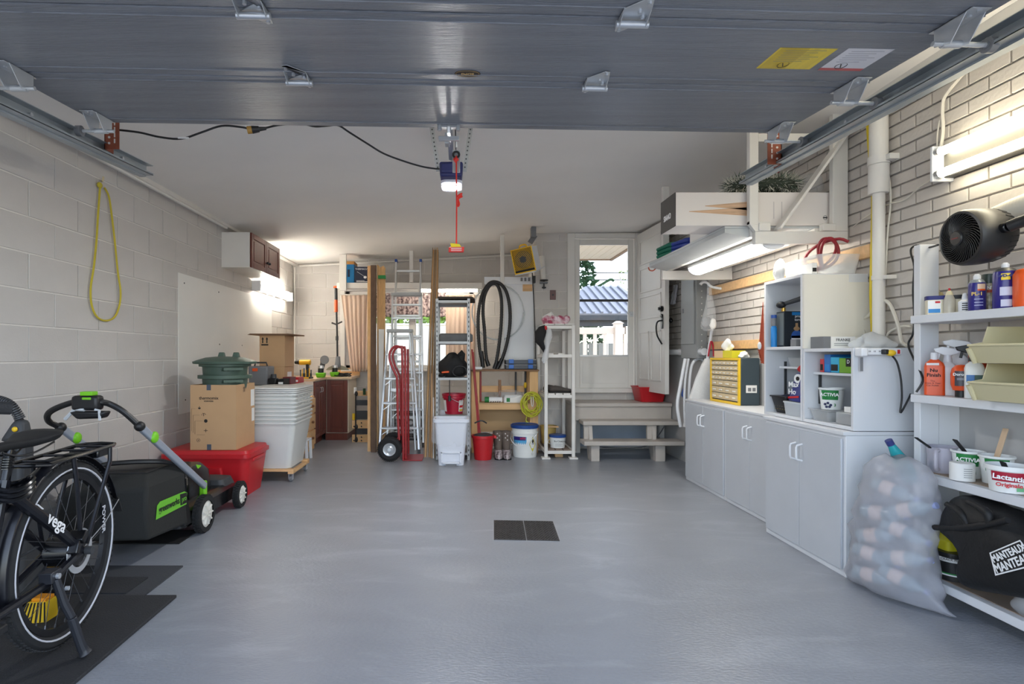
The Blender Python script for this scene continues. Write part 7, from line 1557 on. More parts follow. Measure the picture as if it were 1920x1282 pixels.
# clear tub with red cable on the tall box
zc1 = 1.609
ctr = thing('clear_tub', 'clear plastic tub of red cable on top of the tall shelf box', 'tub', (2.25, 3.4, zc1)); MB().rings([(2.12, 2.34, 3.3, 3.66, zc1), (2.10, 2.36, 3.285, 3.68, zc1 + .115), (2.103, 2.357, 3.288, 3.677, zc1 + .115), (2.123, 2.337, 3.303, 3.657, zc1 + .003)], .03).build('body', clearpl, ctr)
rcb = tag(MB().tube([Vector((2.22 + .07 * math.sin(i * .8), 3.42 + .12 * math.cos(i * .63), zc1 + .06 + .15 * abs(math.sin(i * .33)) ** 2)) for i in range(26)], .009, 7, sub=3).build('red_cable', M('cable_red', (150, 36, 48), .5)), 'red cable looping out of the clear tub on the tall shelf box', 'cable')
simple_box('carton', 'small white carton with barcode in front of the clear tub', 2.07, 2.1, 3.3, 3.44, zc1, zc1 + .065, paper, ink)
sk = thing('parts_bag', 'clear sachet of bolts at the corner of the tall shelf box', 'bag', (2.06, 3.62, zc1)); blob(MB(), (2.05, 3.6, zc1 + .065), (.025, .06, .07), 17, amp=.15, cut=zc1 + .001).build('film', film2, sk, smooth=60); blob(MB(), (2.05, 3.6, zc1 + .05), (.02, .05, .045), 18, amp=.2, cut=zc1 + .002).build('contents', dark, sk)
# ---------------------------------------------------------------- organiser, tissue box, saw, broom, panel, wall ledgers
oz = .734
og = thing('drawer_organizer', 'yellow fronted organizer with clear small drawers on the far low cabinet', 'organizer', (2.28, 4.67, oz)); gx, gy0, gy1, gh = 2.2, 4.42, 4.93, .375
MB().box(gx + .012, 2.365, gy0 + .004, gy1 - .004, oz, oz + gh).build('case', M('case_slate', (54, 68, 76), .45), og, bevel=.008)
for a in ((gy0, gy1, oz, oz + .02), (gy0, gy1, oz + gh - .02, oz + gh), (gy0, gy0 + .022, oz + .02, oz + gh - .02), (gy1 - .022, gy1, oz + .02, oz + gh - .02)): MB().box(gx - .004, gx + .012, *a).build('frame_bar', yellow, og, bevel=.002)
rows = [(7, 4), (4, 3)]; z = oz + gh - .022
for n_, cnt in ((7, 4), (4, 3)):
    hh_ = .041 if n_ == 7 else .054
    for r_ in range(cnt):
        z -= hh_ ; w_ = (gy1 - gy0 - .046) / n_
        for k in range(n_): yk = gy0 + .023 + k * w_; d = MB().box(gx, gx + .02, yk + .002, yk + w_ - .002, z + .003, z + hh_ - .003).build('drawer', M('drawer_clear', (206, 186, 150), .3) if 'drawer_clear' not in MATS else MATS['drawer_clear'], og, bevel=.002); MB().box(gx - .006, gx, yk + w_ * .3, yk + w_ * .7, z + hh_ * .4, z + hh_ * .55).build('pull', paper, d)
MB().box(gx + .055, gx + .14, gy0 + .0025, gy0 + .0042, oz + .1, oz + .16).build('label', paper, og); MB().box(gx + .07, gx + .095, gy0 + .0018, gy0 + .0026, oz + .112, oz + .14).box(gx + .105, gx + .13, gy0 + .0018, gy0 + .0026, oz + .112, oz + .14).build('label_print', midgrey, og)
tsx = thing('tissue_box', 'peach and yellow tissue box with white tissue on the organizer', 'box', (2.27, 4.72, oz + gh + .001)); zt_ = oz + gh + .001
MB().box(2.22, 2.33, 4.74, 4.9, zt_, zt_ + .06).build('peach_half', M('peach', (230, 196, 156), .5), tsx); MB().box(2.22, 2.33, 4.58, 4.74, zt_, zt_ + .06).build('yellow_half', ylime, tsx); blob(MB(), (2.27, 4.76, zt_ + .1), (.03, .07, .055), 22, amp=.35, cut=zt_ + .06).build('tissue', paper, tsx, smooth=60)
blob_t = thing('tissue_clump', 'clump of pale ties on the dark side of the organizer', 'clump', (2.28, 4.5, zt_)); blob(MB(), (2.28, 4.5, zt_ + .018), (.035, .04, .03), 23, amp=.4, cut=zt_).build('ties', paper, blob_t)
for k, (z0_, z1_2, yb_, lab) in enumerate(((1.695, 1.77, 5.3, 'upper raw wood ledger screwed along the brick wall'), (1.185, 1.256, 5.3, 'lower raw wood ledger along the bottom edge of the bricks'))): tag(MB().box(XR - .04, XR - .003, 3.22 if k == 0 else 3.70, yb_, z0_, z1_2).build('wood_ledger', wood, None, bevel=.003), lab, 'ledger')
sw = thing('hand_saw', 'rust orange toothed saw hanging beside the tall shelf box', 'saw', (2.02, 3.7, 1.1)); Ys = 3.692
pts = [(1431, 566), (1432.5, 610), (1432.5, 682), (1429, 680), (1425, 668), (1423, 655), (1425, 630), (1428, 600)]
MB().prism([W(a, b, Ys) for a, b in pts], (0, .006, 0)).build('blade', rust, sw); m2 = MB()
for k in range(8): p = W(1423 + k * .8, 655 + k * 3.3, Ys); m2.prism([p, p + Vector((-.008, 0, -.005)), p + Vector((.002, 0, -.011))], (0, .006, 0))
o = m2.build('teeth', rust, sw); o['kind'] = 'stuff'; MB().ell(W(1424, 648, Ys), (.012, .012, .026), 10, 6).build('white_grip', paper, sw)
bm_ = thing('broom', 'white bristled broom standing behind the far low cabinet', 'broom', (2.2, 5.24, .3)); Yb = 5.22
bris = M('bristle_white', (222, 222, 222), .8, namt=.12, nscale=60, stretch=(20, 20, 1), bump=.4, bscale=40)
R = []
for (y, a, b) in ((672, 1322, 1332), (682, 1316, 1334), (710, 1304, 1336), (740, 1294, 1338), (775, 1285, 1340), (800, 1281, 1338)):
    l, r = W(a, y, Yb), W(b, y, Yb); c = (l + r) / 2; w_ = (r.x - l.x) / 2; R.append([c + Vector((w_ * (1 + .03 * math.sin(i * 5)) * math.cos(2 * PI * i / 40), .03 * math.sin(2 * PI * i / 40) - .0, 0)) for i in range(40)])
MB().loft(R).build('bristles', bris, bm_); MB().cyl(W(1326, 676, Yb), W(1336, 610, Yb), .013, n=10).build('handle', whitepl, bm_); MB().tube([W(1328, 668, Yb - .02), W(1333, 640, Yb - .02), W(1337, 650, Yb - .02), W(1338, 668, Yb - .02)], .008, 6, sub=4).build('red_cord', crimson, bm_)
bgp = thing('plastic_bag', 'clear bag of clothes pegs hanging from the upper wood ledger', 'bag', (2.3, 5.05, 1.4)); Yg = 5.05
R = []
for (y, a, b) in ((532, 1327, 1332), (550, 1326, 1334), (575, 1322, 1341), (600, 1315, 1343), (612, 1313, 1344), (620, 1320, 1340)):
    l, r = W(a, y, Yg), W(b, y, Yg); c = (l + r) / 2; w_ = (r.x - l.x) / 2; R.append([c + Vector((w_ * math.cos(2 * PI * i / 16), .03 * math.sin(2 * PI * i / 16), 0)) for i in range(16)])
MB().loft(R).build('film', film, bgp, smooth=60); blob(MB(), W(1326, 606, Yg), (.05, .02, .05), 30, amp=.3).build('contents', midgrey, bgp); blob(MB(), W(1337, 607, Yg - .02), (.03, .02, .045), 31, amp=.2).build('white_tag', paper, bgp); MB().tube([W(1313, 533, Yg), W(1318, 529, Yg), W(1326, 530, Yg), W(1329, 537, Yg) + Vector((.02, 0, 0)), Vector((2.352, Yg, 1.73))], .012, 8, sub=4).build('hook', whitepl, bgp)
ep = thing('electrical_panel', 'grey steel electrical panel on the brick wall behind the open door', 'electrical panel', (2.3, 5.6, 1.5)); MB().box(2.285, XR + .0, 5.42, 5.80, 1.10, 1.98).build('case', M('panel_grey', (146, 148, 148), .45), ep, bevel=.004); MB().box(2.273, 2.285, 5.46, 5.77, 1.24, 1.95).build('door', MATS['panel_grey'], ep, bevel=.003); MB().box(2.268, 2.273, 5.70, 5.73, 1.56, 1.60).build('latch', midgrey, ep); m2 = MB()
for k in range(14): m2.cyl((2.335, 5.4185, 1.15 + k * .06), (2.335, 5.421, 1.15 + k * .06), .006, n=6)
o = m2.build('knockouts', white, ep); o['kind'] = 'stuff'
pwh = tag(MB().cyl((XR - .06, 5.95, 1.165), (XR - .06, 5.35, 1.165), .035, n=16).cyl((XR - .06, 5.95, 1.165), (XR - .06, 6.7, 1.165), .03, n=14).build('drain_pipe', whitepl), 'fat white pipe running low along the wall under the electrical panel', 'pipe')
for k, pts in enumerate((((1285, 672), (1276, 720), (1270, 760), (1276, 800)), ((1291, 672), (1285, 710), (1283, 750), (1284, 790)), ((1322, 678), (1310, 672), (1297, 685), (1292, 730), (1293, 770)), ((1284, 724), (1279, 740), (1286, 748)))): tag(MB().tube([W(a, b, 5.45 + .03 * k) for a, b in pts], (.016, .012, .014, .009)[k], 8, sub=5).build('hose', whitepl if k != 3 else blue), ('thick white hose hanging left below the electrical panel', 'thin white hose hanging straight below the electrical panel', 'white hose looping right below the electrical panel', 'short blue hose below the electrical panel')[k], 'hose')
MB_k = tag(MB().tube([Vector((2.35 + .02 * math.sin(i * 2.2), 6.15 + .05 * math.sin(i * 1.7), 1.88 - .09 * (i % 3) + .02 * math.cos(i))) for i in range(18)], .01, 6, sub=3).build('wire_bundle', M('wire_grey', (180, 182, 190), .5)), 'bundle of grey wires hanging on the bricks behind the open door', 'wires')
# ---------------------------------------------------------------- pipe, yellow gas line and cords on the brick wall
pp_ = thing('vent_pipe', 'white painted vertical pipe with thick collar on the brick wall', 'pipe', (2.33, 3.15, 1.2)); xp, yp_ = 2.335, 3.13
MB().cyl((xp, yp_, 1.17), (xp, yp_, 2.05), .03, n=20).build('lower_pipe', white, pp_); MB().cyl((xp, yp_, 2.05), (xp, yp_, 2.5), .045, n=20).cyl((xp, yp_, 2.03), (xp, yp_, 2.19), .05, n=20).build('collar', white, pp_, bevel=.003); MB().cyl((xp, yp_, 2.19), (xp, yp_, 2.235), .053, n=20).box(xp, XR, yp_ - .08, yp_ - .03, 2.2, 2.23).build('clamp_band', white, pp_); MB().cyl((xp, yp_, 1.55), (xp, yp_, 1.575), .034, n=16).box(xp, XR, yp_ - .06, yp_ - .03, 1.55, 1.57).build('clamp_band', white, pp_)
yg = tag(MB().tube([W(1628, 220, 3.2), W(1632, 280, 3.2), W(1638, 340, 3.2), W(1638, 420, 3.2), W(1636, 500, 3.2), W(1635, 555, 3.2), W(1638, 625, 3.2)], .0135, 8, sub=4).build('gas_line', M('gas_yellow', (222, 196, 30), .45)), 'yellow flexible gas line running down beside the white pipe', 'gas line')
cwh = M('cord_white', (210, 206, 196), .5)
for nm, lab, pts, X, r_ in (('lamp_wire', 'cream cord rising from the large twin tube lamp to the trim', ((1764, 275), (1768, 245), (1767, 205), (1772, 180), (1800, 145), (1830, 115), (1853, 96)), 2.37, .008), ('lamp_wire', 'thin second cord beside the cream lamp cord', ((1757, 275), (1758, 250), (1762, 225)), 2.37, .004), ('wall_cable', 'thin white cord running down right of the white pipe', ((1658, 240), (1660, 290), (1668, 340), (1670, 380), (1664, 440), (1660, 520)), 2.375, .005), ('wall_cable', 'thin white cord slanting from the lamp end down to the pipe', ((1750, 335), (1725, 350), (1695, 375), (1665, 383), (1625, 405), (1600, 425)), 2.375, .004), ('wall_cable', 'white cable looping behind the power strip below the pipe', ((1640, 640), (1622, 630), (1618, 600), (1630, 590), (1650, 565), (1668, 570), (1684, 610), (1690, 640), (1700, 648)), 2.35, .009), ('wall_cable', 'second white cable looping over the lower shelf box', ((1660, 650), (1665, 625), (1690, 612), (1708, 612)), 2.36, .006)): tag(MB().tube([WX(a, b, X) for a, b in pts], r_, 7, sub=5).build(nm, cwh), lab, 'cord')
fc = tag(MB().tube([WX(a, b, X) for a, b, X in ((1759, 459, 2.2), (1740, 464, 2.25), (1722, 460, 2.28), (1710, 464, 2.26), (1708, 475, 2.25), (1714, 500, 2.24), (1712, 545, 2.24), (1714, 588, 2.24), (1712, 625, 2.24), (1703, 645, 2.24), (1712, 670, 2.22), (1727, 700, 2.2), (1730, 715, 2.19), (1718, 735, 2.17))], .0048, 7, sub=5).build('fan_cord_line', black), 'black cord running from the fan down the shelf post', 'cord')
# ---------------------------------------------------------------- overhead storage rack on the brick wall
ork = thing('overhead_rack', 'white timber overhead rack with plywood deck hung from the ceiling', 'rack', (2.05, 4.2, 1.9)); yn, yf_ = 3.44, 4.94
zb = 1.815
def bar(nm, x0, x1, y0, y1, z0, z1): return MB().box(x0, x1, y0, y1, z0, z1).build(nm, white, ork, bevel=.003)
bar('beam', 1.81, 2.38, yn, yn + .04, 1.815, 1.89); bar('beam', 1.77, 2.38, yf_ - .04, yf_, 1.79, 1.87)
MB().prism([(1.81, yn - .001, 1.89), (1.775, yn - .001, 1.935), (1.775, yn - .001, 1.89 + .06), (1.9, yn - .001, 1.95), (1.9, yn - .001, 1.89)], (0, .03, 0)).build('beam_end', white, ork)
bar('post', 1.775, 1.83, yn - .002, yn + .035, 1.93, zc(1.8) - .004); bar('post', 2.285, 2.378, yn - .002, yn + .035, 1.89, 2.62)
bar('post', 1.775, 1.83, yf_ - .035, yf_, 1.87, zc(1.8) - .004); bar('post', 2.30, 2.378, yf_ - .035, yf_, 1.87, 2.62)
bar('top_rail', 1.83, 2.285, yn, yn + .03, 2.44, 2.49)
MB().beam(W(1458, 430, yn - .014), W(1588, 248, yn - .014), .016, .075, (0, 1, 0)).build('brace', white, ork, bevel=.003)
bar('block', 1.83, 1.9, yn - .01, yn + .03, 1.892, 1.94); bar('block', 2.22, 2.3, yn - .01, yn + .03, 1.892, 1.935)
bar('joist', 1.80, 1.845, yn + .04, yf_ - .04, 1.865, 1.918); bar('joist', 2.2, 2.245, yn + .04, yf_ - .04, 1.865, 1.918)
MB().hexa([(1.65, yn + .06, 1.92), (2.37, yn + .06, 1.92), (2.37, yf_ + .05, 1.92), (1.65, yf_ - .05, 1.92)], [(1.65, yn + .06, 1.935), (2.37, yn + .06, 1.935), (2.37, yf_ + .05, 1.935), (1.65, yf_ - .05, 1.935)]).build('deck', M('deck_grey', (190, 194, 196), .5, namt=.05), ork, bevel=.002)
MB().hexa([(1.652, yn + .06, 1.895), (1.80, yn + .06, 1.865), (1.80, yf_ - .05, 1.865), (1.652, yf_ - .05, 1.895)], [(1.652, yn + .06, 1.919), (1.80, yn + .06, 1.919), (1.80, yf_ - .05, 1.919), (1.652, yf_ - .05, 1.919)]).build('edge_board', MATS['deck_grey'], ork)
MB().tube([(1.72, yf_ - .02, 1.895), (1.69, yf_ - .03, 1.87), (1.66, yf_ - .03, 1.875), (1.65, yf_ - .03, 1.90)], .005, 6, sub=4).build('hook', rust, ork)
lbx = thing('long_carton', 'long white carton with wood grain spikes and black end on the overhead rack', 'carton', (1.83, 3.6, 1.936)); Yx = 3.50
lx0, lx1, lz0, lz1 = W(1267, 0, Yx).x, 2.34, 1.937, 2.146
MB().box(lx0, lx1, Yx, Yx + .25, lz0, lz1).build('body', M('carton_white', (228, 222, 218), .55), lbx, bevel=.003); MB().box(lx0 - .004, lx0 + .001, Yx - .001, Yx + .251, lz0 - .002, lz1 + .001).build('black_end', M('carton_charcoal', (62, 60, 58), .4), lbx, bevel=.002)
text('OMMIS', .05, inkw, lbx, (lx0 - .0055, Yx + .13, lz0 + .085), (PI / 2, PI, -PI / 2), bold=.001, sx=.8); wgr = M('spike_wood', (206, 170, 138), .6, namt=.2, nscale=3, stretch=(3, 1, 40))
for (xa, xb, zc_, hh_) in ((1322, 1408, 386, 8.5), (1292, 1408, 396.5, 8.5)):
    a, b = W(xa, zc_, Yx), W(xb, zc_, Yx); h_ = hh_ * Yx / F; MB().prism([(a.x, Yx, a.z + .002), (b.x, Yx, a.z + h_ - (.0 if zc_ < 390 else 0)), (b.x, Yx, a.z - h_), (a.x, Yx, a.z - .002)], (0, -.0008, 0)).build('printed_spike', wgr, lbx)
m2 = MB().tube([Vector((W(1547, 0, Yx).x + .011 * math.cos(i * PI / 8), Yx - .0005, W(0, 408, Yx).z + .013 * math.sin(i * PI / 8))) for i in range(16)], .0012, 4, closed=True).box(W(1543, 0, Yx).x, W(1551, 0, Yx).x, Yx - .001, Yx, W(0, 409, Yx).z, W(0, 407, Yx).z).build('printed_symbol', ink, lbx)
for px in (1450, 1465): MB().box(W(px, 0, Yx).x, W(px + 1.6, 0, Yx).x, Yx - .0006, Yx, W(0, 410, Yx).z, W(0, 378, Yx).z).build('printed_line', M('print_faint', (196, 190, 190), .6) if 'print_faint' not in MATS else MATS['print_faint'], lbx)
wrt = thing('pine_wreath', 'frosted artificial pine wreath with red tips lying on the long carton', 'wreath', (2.0, 3.62, lz1 + .002)); m2 = MB(); m3 = MB(); rnd = random.Random(21)
for i in range(2600):
    a, b = rnd.random() * 2 * PI, rnd.random() * 2 * PI
    c = Vector((1.96 + .19 * math.cos(a), 3.64 + .09 * math.sin(a), lz1 + .08)); d = Vector((math.cos(b) * math.cos(a), math.cos(b) * math.sin(a), math.sin(b))); p = c + d * rnd.uniform(.01, .05); p.z = max(p.z, lz1 + .01); q = p + (d + Vector((rnd.uniform(-.6, .6), rnd.uniform(-.6, .6), rnd.uniform(-.4, .6)))) * .035; q.z = max(q.z, lz1 + .005)
    e = Vector((rnd.uniform(-1, 1), rnd.uniform(-1, 1), rnd.uniform(-1, 1))) * .003; (m3 if rnd.random() < .5 else m2).add([p - e, p + e, q], [(0, 1, 2)])
o = m2.build('needles', M('pine_needles', (72, 88, 72), .8), wrt, smooth=0); o['kind'] = 'stuff'; o = m3.build('frosted_needles', M('frost_needles', (206, 204, 190), .8), wrt, smooth=0); o['kind'] = 'stuff'
MB().tube([(1.96 + .19 * math.cos(a * PI / 12), 3.64 + .09 * math.sin(a * PI / 12), lz1 + .075) for a in range(24)], .03, 8, closed=True).build('core', M('pine_core', (58, 66, 54), .9), wrt); blob(MB(), (1.99, 3.56, lz1 + .15), (.035, .02, .012), 40, amp=.3).build('red_tip', inkr, wrt)
blob_b = thing('plastic_bag', 'clear plastic bag on the long carton near the wall', 'bag', (2.24, 3.6, lz1 + .001)); blob(MB(), (2.25, 3.6, lz1 + .07), (.07, .06, .075), 41, amp=.2, cut=lz1 + .002).build('film', film, blob_b, smooth=60)
tgm, tbm = M('tarp_green', (20, 104, 82), .4, bump=.3, bscale=40), M('tarp_blue', (40, 62, 150), .4, bump=.3, bscale=40)
for k, (nm, mt, lab, Yt, dx) in enumerate((('tarp', tgm, 'folded green tarp on the far edge of the overhead rack deck', 4.62, 0), ('tarp', tbm, 'folded blue tarp bulging beside the green tarp on the overhead rack', 4.45, .06))):
    t = thing(nm, lab, 'tarp', (1.78, Yt, 1.936))
    for j in range(3): MB().tube([(1.665 + dx, Yt + .1 - .0, 1.955 + j * .03 + k * .012), (1.72 + dx, Yt - .02, 1.965 + j * .034), (1.85 + dx, Yt - .06, 1.975 + j * .034), (2.0 + dx, Yt - .04, 1.975 + j * .034)], [.016, .022, .022, .018], 10, sub=4).build('fold', mt, t)
    blob(MB(), (1.84 + dx, Yt + .05, 2.0), (.15, .08, .062), 43 + k, amp=.12, cut=1.936).build('bulk', mt, t, smooth=60)
simple_box('carton', 'white striped carton with barcode on the rack behind the long carton', 1.70, 1.95, 3.85, 4.15, 1.936, 2.03, paper, ink)
# ---------------------------------------------------------------- white shelf rack in the right foreground
sr = thing('wall_shelves', 'white plank shelving on the right wall under the black fan', 'shelving', (2.25, 2.2, 0)); SX = 2.15
zs = (1.318, .9455, .584, .115)
for z in zs: MB().box(SX, XR - .004, 1.2, 2.68, z - .038, z).build('shelf', white2, sr, bevel=.003)
pbrown = M('shelf_liner', (150, 132, 116), .75, namt=.06)
for z in zs[2:]: MB().box(SX + .035, XR - .01, 1.25, 2.66, z + .0005, z + .003).build('liner', pbrown, sr)
MB().box(2.2, 2.29, 2.683, 2.722, 0, 1.66).build('post', white2, sr, bevel=.003); MB().box(2.29, XR - .003, 2.683, 2.70, 0, .94).build('end_panel', white2, sr); MB().box(2.2, 2.29, 1.1, 1.14, 0, 1.66).build('post', white2, sr, bevel=.003)
def cyl_item(name, label, px, X, z, prof, mat, cat, labels=(), caps=(), face=-.74):
    Y = F * X / (px - VX); t = thing(name, label, cat, (X, Y, z + .001)); c = (X, Y, z + .001)
    MB().lathe(prof, c, 24).build('body', mat, t)
    for nm, p, m_ in caps: MB().lathe(p, c, 18).build(nm, m_, t)
    a0 = -PI / 2 + face
    for nm, r, za, zb, w_, m_ in labels: wraplabel(t, c, r, r, c[2] + za, c[2] + zb, a0 - w_, a0 + w_, m_, nm, 10)
    return t, Vector(c)
def ftext(t, c, body, r, dz, size, mat, face=-.74, **k): a = -PI / 2 + face; text(body, size, mat, t, (c.x + (r + .0016) * math.cos(a), c.y + (r + .0016) * math.sin(a), c.z + dz), (PI / 2, 0, face), **k)
z = zs[0]
jar_m = M('jar_cream', (222, 214, 190), .4)
def jar(px, X, lab, capm, lbl):
    Y = F * X / (px - VX); t = thing('jar', lab, 'jar', (X, Y, z + .001), rz=-.55)
    MB().rings([(-.033, .033, -.028, .028, 0), (-.034, .034, -.03, .03, .066)], .014).build('body', jar_m, t); MB().rings([(-.036, .036, -.032, .032, .066), (-.036, .036, -.032, .032, .084)], .015).build('lid', capm, t)
    if lbl: MB().box(-.03, .016, -.0312, -.0302, .006, .062).build('front_label', inkw, t); MB().box(-.028, .014, -.032, -.0312, .006, .024).build('blue_band', cyan, t); MB().box(-.004, .014, -.032, -.0312, .05, .059).build('red_band', inkr, t)
jar(1753, 2.2, 'cream jar with navy lid and blue banded label on the top shelf', inkn, True); jar(1797, 2.27, 'cream jar with black lid behind the red tipped bottle on the top shelf', black, False)
amb = M('amber_clear', (196, 178, 128), .3, alpha=.8)
cyl_item('glue_bottle', 'yellowish bottle with long thin nozzle behind the navy lidded jar', 1757, 2.31, z, [(.026, 0), (.026, .1), (.02, .115), (.001, .116)], amb, 'bottle', caps=(('nozzle', [(.012, .115), (.008, .13), (.0065, .19), (.001, .195)], M('nozzle_cream', (214, 204, 170), .4)), ('red_tip', [(.005, .19), (.004, .205), (.001, .206)], red)))
cyl_item('glue_bottle', 'clear bottle with red tip between the two cream jars', 1780, 2.22, z, [(.021, 0), (.022, .06), (.013, .085), (.001, .086)], M('bottle_clear', (206, 200, 186), .25, alpha=.75), 'bottle', caps=(('nozzle', [(.014, .084), (.011, .096), (.006, .104), (.001, .104)], MATS['nozzle_cream']), ('red_tip', [(.005, .103), (.004, .115), (.001, .116)], red)))
t, c = cyl_item('glue_bottle', 'small white squeeze bottle with black print beside the blue can', 1809, 2.21, z, [(.0225, 0), (.0225, .045), (.012, .055), (.001, .056)], whitepl, 'bottle', caps=(('nozzle', [(.011, .055), (.01, .066), (.007, .082), (.001, .084)], whitepl),))
for k in range(4): wraplabel(t, c, .0226, .0226, c.z + .008 + k * .009, c.z + .012 + k * .009, D(-155), D(-95), ink, 'printed_line', 4)
def can(px, X, r, h, mat, label, capm, caph, capr, dome=steel):
    return cyl_item('spray_can', label, px, X, z, [(r * .96, 0), (r, .004), (r, h - .012), (r * .94, h), (.001, h)], mat, 'spray can', caps=(('dome', [(r * .93, h), (r * .72, h + .012), (r * .45, h + .016), (.001, h + .017)], dome), ('cap', [(capr, h + .012), (capr * .95, h + .012 + caph * .7), (capr * .55, h + .012 + caph), (.001, h + .012 + caph)], capm)))
t, c = can(1832, 2.2, .0295, .118, purple, 'blue spray can with white nozzle and orange swoosh on the top shelf', whitepl, .026, .013)
wraplabel(t, c, .0295, .0295, c.z + .085, c.z + .112, D(-130), D(-75), M('swoosh', (236, 200, 170), .4), 'swoosh'); wraplabel(t, c, .0295, .0295, c.z + .083, c.z + .09, D(-130), D(-75), orange, 'swoosh_edge', off=.0016); ftext(t, c, 'PL-1', .0295, .07, .02, M('gold_print', (220, 180, 80), .4), bold=.0006)
for k in (.02, .032, .046): wraplabel(t, c, .0295, .0295, c.z + k, c.z + k + .004, D(-150), D(-95), M('pale_print', (170, 170, 210), .5) if 'pale_print' not in MATS else MATS['pale_print'], 'printed_line', 6)
t, c = cyl_item('spray_can', 'camouflage spray can with dark green cap behind the blue cans', 1855, 2.27, z, [(.026, 0), (.026, .118), (.001, .118)], M('camo_can', (120, 108, 84), .35, namt=.5, nscale=40, c2=(196, 188, 168)), 'spray can', caps=(('cap', [(.0255, .118), (.025, .158), (.001, .16)], M('cap_green', (28, 48, 44), .35)),))
ftext(t, c, 'PENTY', .026, .098, .018, inkw, bold=.0005); wraplabel(t, c, .026, .026, c.z + .078, c.z + .09, D(-150), D(-95), rust, 'rust_band')
t, c = can(1885, 2.2, .0385, .148, purple, 'tall blue spray can with yellow shield emblem on the top shelf', whitepl, .024, .013, M('dome_grey', (120, 120, 116), .4, .6))
wraplabel(t, c, .0385, .0385, c.z + .112, c.z + .138, D(-152), D(-112), M('shield_yellow', (240, 206, 30), .4), 'shield'); ftext(t, c, 'WD-40', .0392, .128, .015, inkn, bold=.0009); wraplabel(t, c, .0385, .0385, c.z + .05, c.z + .084, D(-158), D(-104), M('pale_label', (208, 208, 226), .5), 'pale_label'); wraplabel(t, c, .0385, .0385, c.z + .006, c.z + .034, D(-154), D(-106), MATS['pale_label'], 'pale_label'); wraplabel(t, c, .0385, .0385, c.z + .004, c.z + .146, D(-96), D(-84), M('maroon', (104, 40, 70), .4), 'side_band')
cyl_item('spray_can', 'dark slim can behind the tall blue spray can', 1909, 2.3, z, [(.022, 0), (.022, .12), (.012, .13), (.001, .13)], dark, 'spray can'); cyl_item('bottle', 'plain orange bottle at the right edge of the top shelf', 1925, 2.21, z, [(.038, 0), (.04, .01), (.04, .125), (.03, .145), (.015, .15), (.001, .15)], orange, 'bottle')
z = zs[1]
def obottle(name, label, px, X, w_, d_, h, mat, neck=None, rz=-.62):
    Y = F * X / (px - VX); t = thing(name, label, 'bottle', (X, Y, z + .001), rz=rz)
    MB().rings([(-w_, w_, -d_, d_, 0), (-w_, w_, -d_, d_, h * .8), (-w_ * .85, w_ * .85, -d_ * .9, d_ * .9, h * .9), (-w_ * .4, w_ * .4, -d_ * .6, d_ * .6, h)], d_ * .55).build('body', mat, t); return t
def trig(t, h, s=1, mat=whitepl):
    MB().cyl((0, 0, h - .002), (0, 0, h + .03), .017 * s, .013 * s, 14).build('collar', mat, t); MB().prism([(-.045 * s, -.011 * s, h + .045), (-.05 * s, -.011 * s, h + .06), (-.02 * s, -.011 * s, h + .068), (.03 * s, -.011 * s, h + .058), (.045 * s, -.011 * s, h + .04), (.01 * s, -.011 * s, h + .028), (-.015 * s, -.011 * s, h + .03)], (0, .022 * s, 0)).build('trigger_head', mat, t, bevel=.003); MB().beam((-.03 * s, 0, h + .045), (-.036 * s, 0, h + .012), .01 * s, .008 * s).build('trigger', mat, t)
pol = M('polish_orange', (226, 84, 34), .35)
t = obottle('polish_bottle', 'orange flat bottle with white cap and black lettering on the middle shelf', 1752, 2.2, .037, .019, .165, pol); MB().cyl((0, 0, .163), (0, 0, .196), .014, n=16).build('cap', whitepl, t)
text('Nu\nFinish', .022, ink, t, (-.004, -.0198, .103), FRONT, bold=.0006); text('The\nOnce A Year\nCar Polish', .0105, M('dark_red_ink', (110, 30, 20), .6), t, (-.008, -.0198, .055), FRONT); MB().box(-.03, .015, -.0198, -.0192, .138, .148).build('white_band', inkw, t)
t = obottle('spray_bottle', 'plain white spray bottle with white trigger beside the orange polish bottle', 1777, 2.25, .034, .024, .155, whitepl); trig(t, .155)
t = obottle('spray_bottle', 'taller white spray bottle at the back of the middle shelf', 1797, 2.33, .036, .026, .19, whitepl); trig(t, .19, 1.15)
t, c = cyl_item('cleaner_bottle', 'round orange bottle with car picture standing on its black cap', 1803, 2.21, z, [(.021, 0), (.022, .028), (.03, .03), (.037, .055), (.038, .10), (.033, .125), (.02, .14), (.001, .143)], pol, 'bottle', caps=(('black_cap', [(.0225, 0), (.0225, .029), (.001, .029)], black),), labels=(('car_label', .0375, .05, .115, .62, M('label_dark', (70, 66, 74), .4)),)); ftext(t, c, 'Dorothy', .0385, .1, .016, inkw, bold=.0005); wraplabel(t, c, .0375, .0375, c.z + .075, c.z + .085, D(-155), D(-110), M('car_grey', (128, 130, 140), .4), 'printed_car', off=.002)
simple_box('carton', 'slim orange carton behind the round orange bottle', 2.28, 2.31, 2.46, 2.52, z + .001, z + .19, pol)
t = obottle('spray_bottle', 'white bottle with black spray head and green brown label on the middle shelf', 1827, 2.2, .032, .026, .16, tub); trig(t, .16, 1.25, black); MB().box(-.003, .028, -.0275, -.0265, .045, .10).build('green_label', M('label_green', (64, 92, 84), .5), t); MB().box(-.029, -.002, -.0275, -.0265, .07, .10).build('blue_label', M('label_blue', (74, 124, 186), .5), t); MB().box(0, .028, -.0279, -.0275, .05, .07).build('brown_patch', ink, t)
cyl_item('small_bottle', 'small dark red bottle beside the cream storage bins', 1843, 2.19, z, [(.016, 0), (.016, .05), (.009, .062), (.001, .063)], M('deep_red', (96, 20, 34), .3), 'bottle')
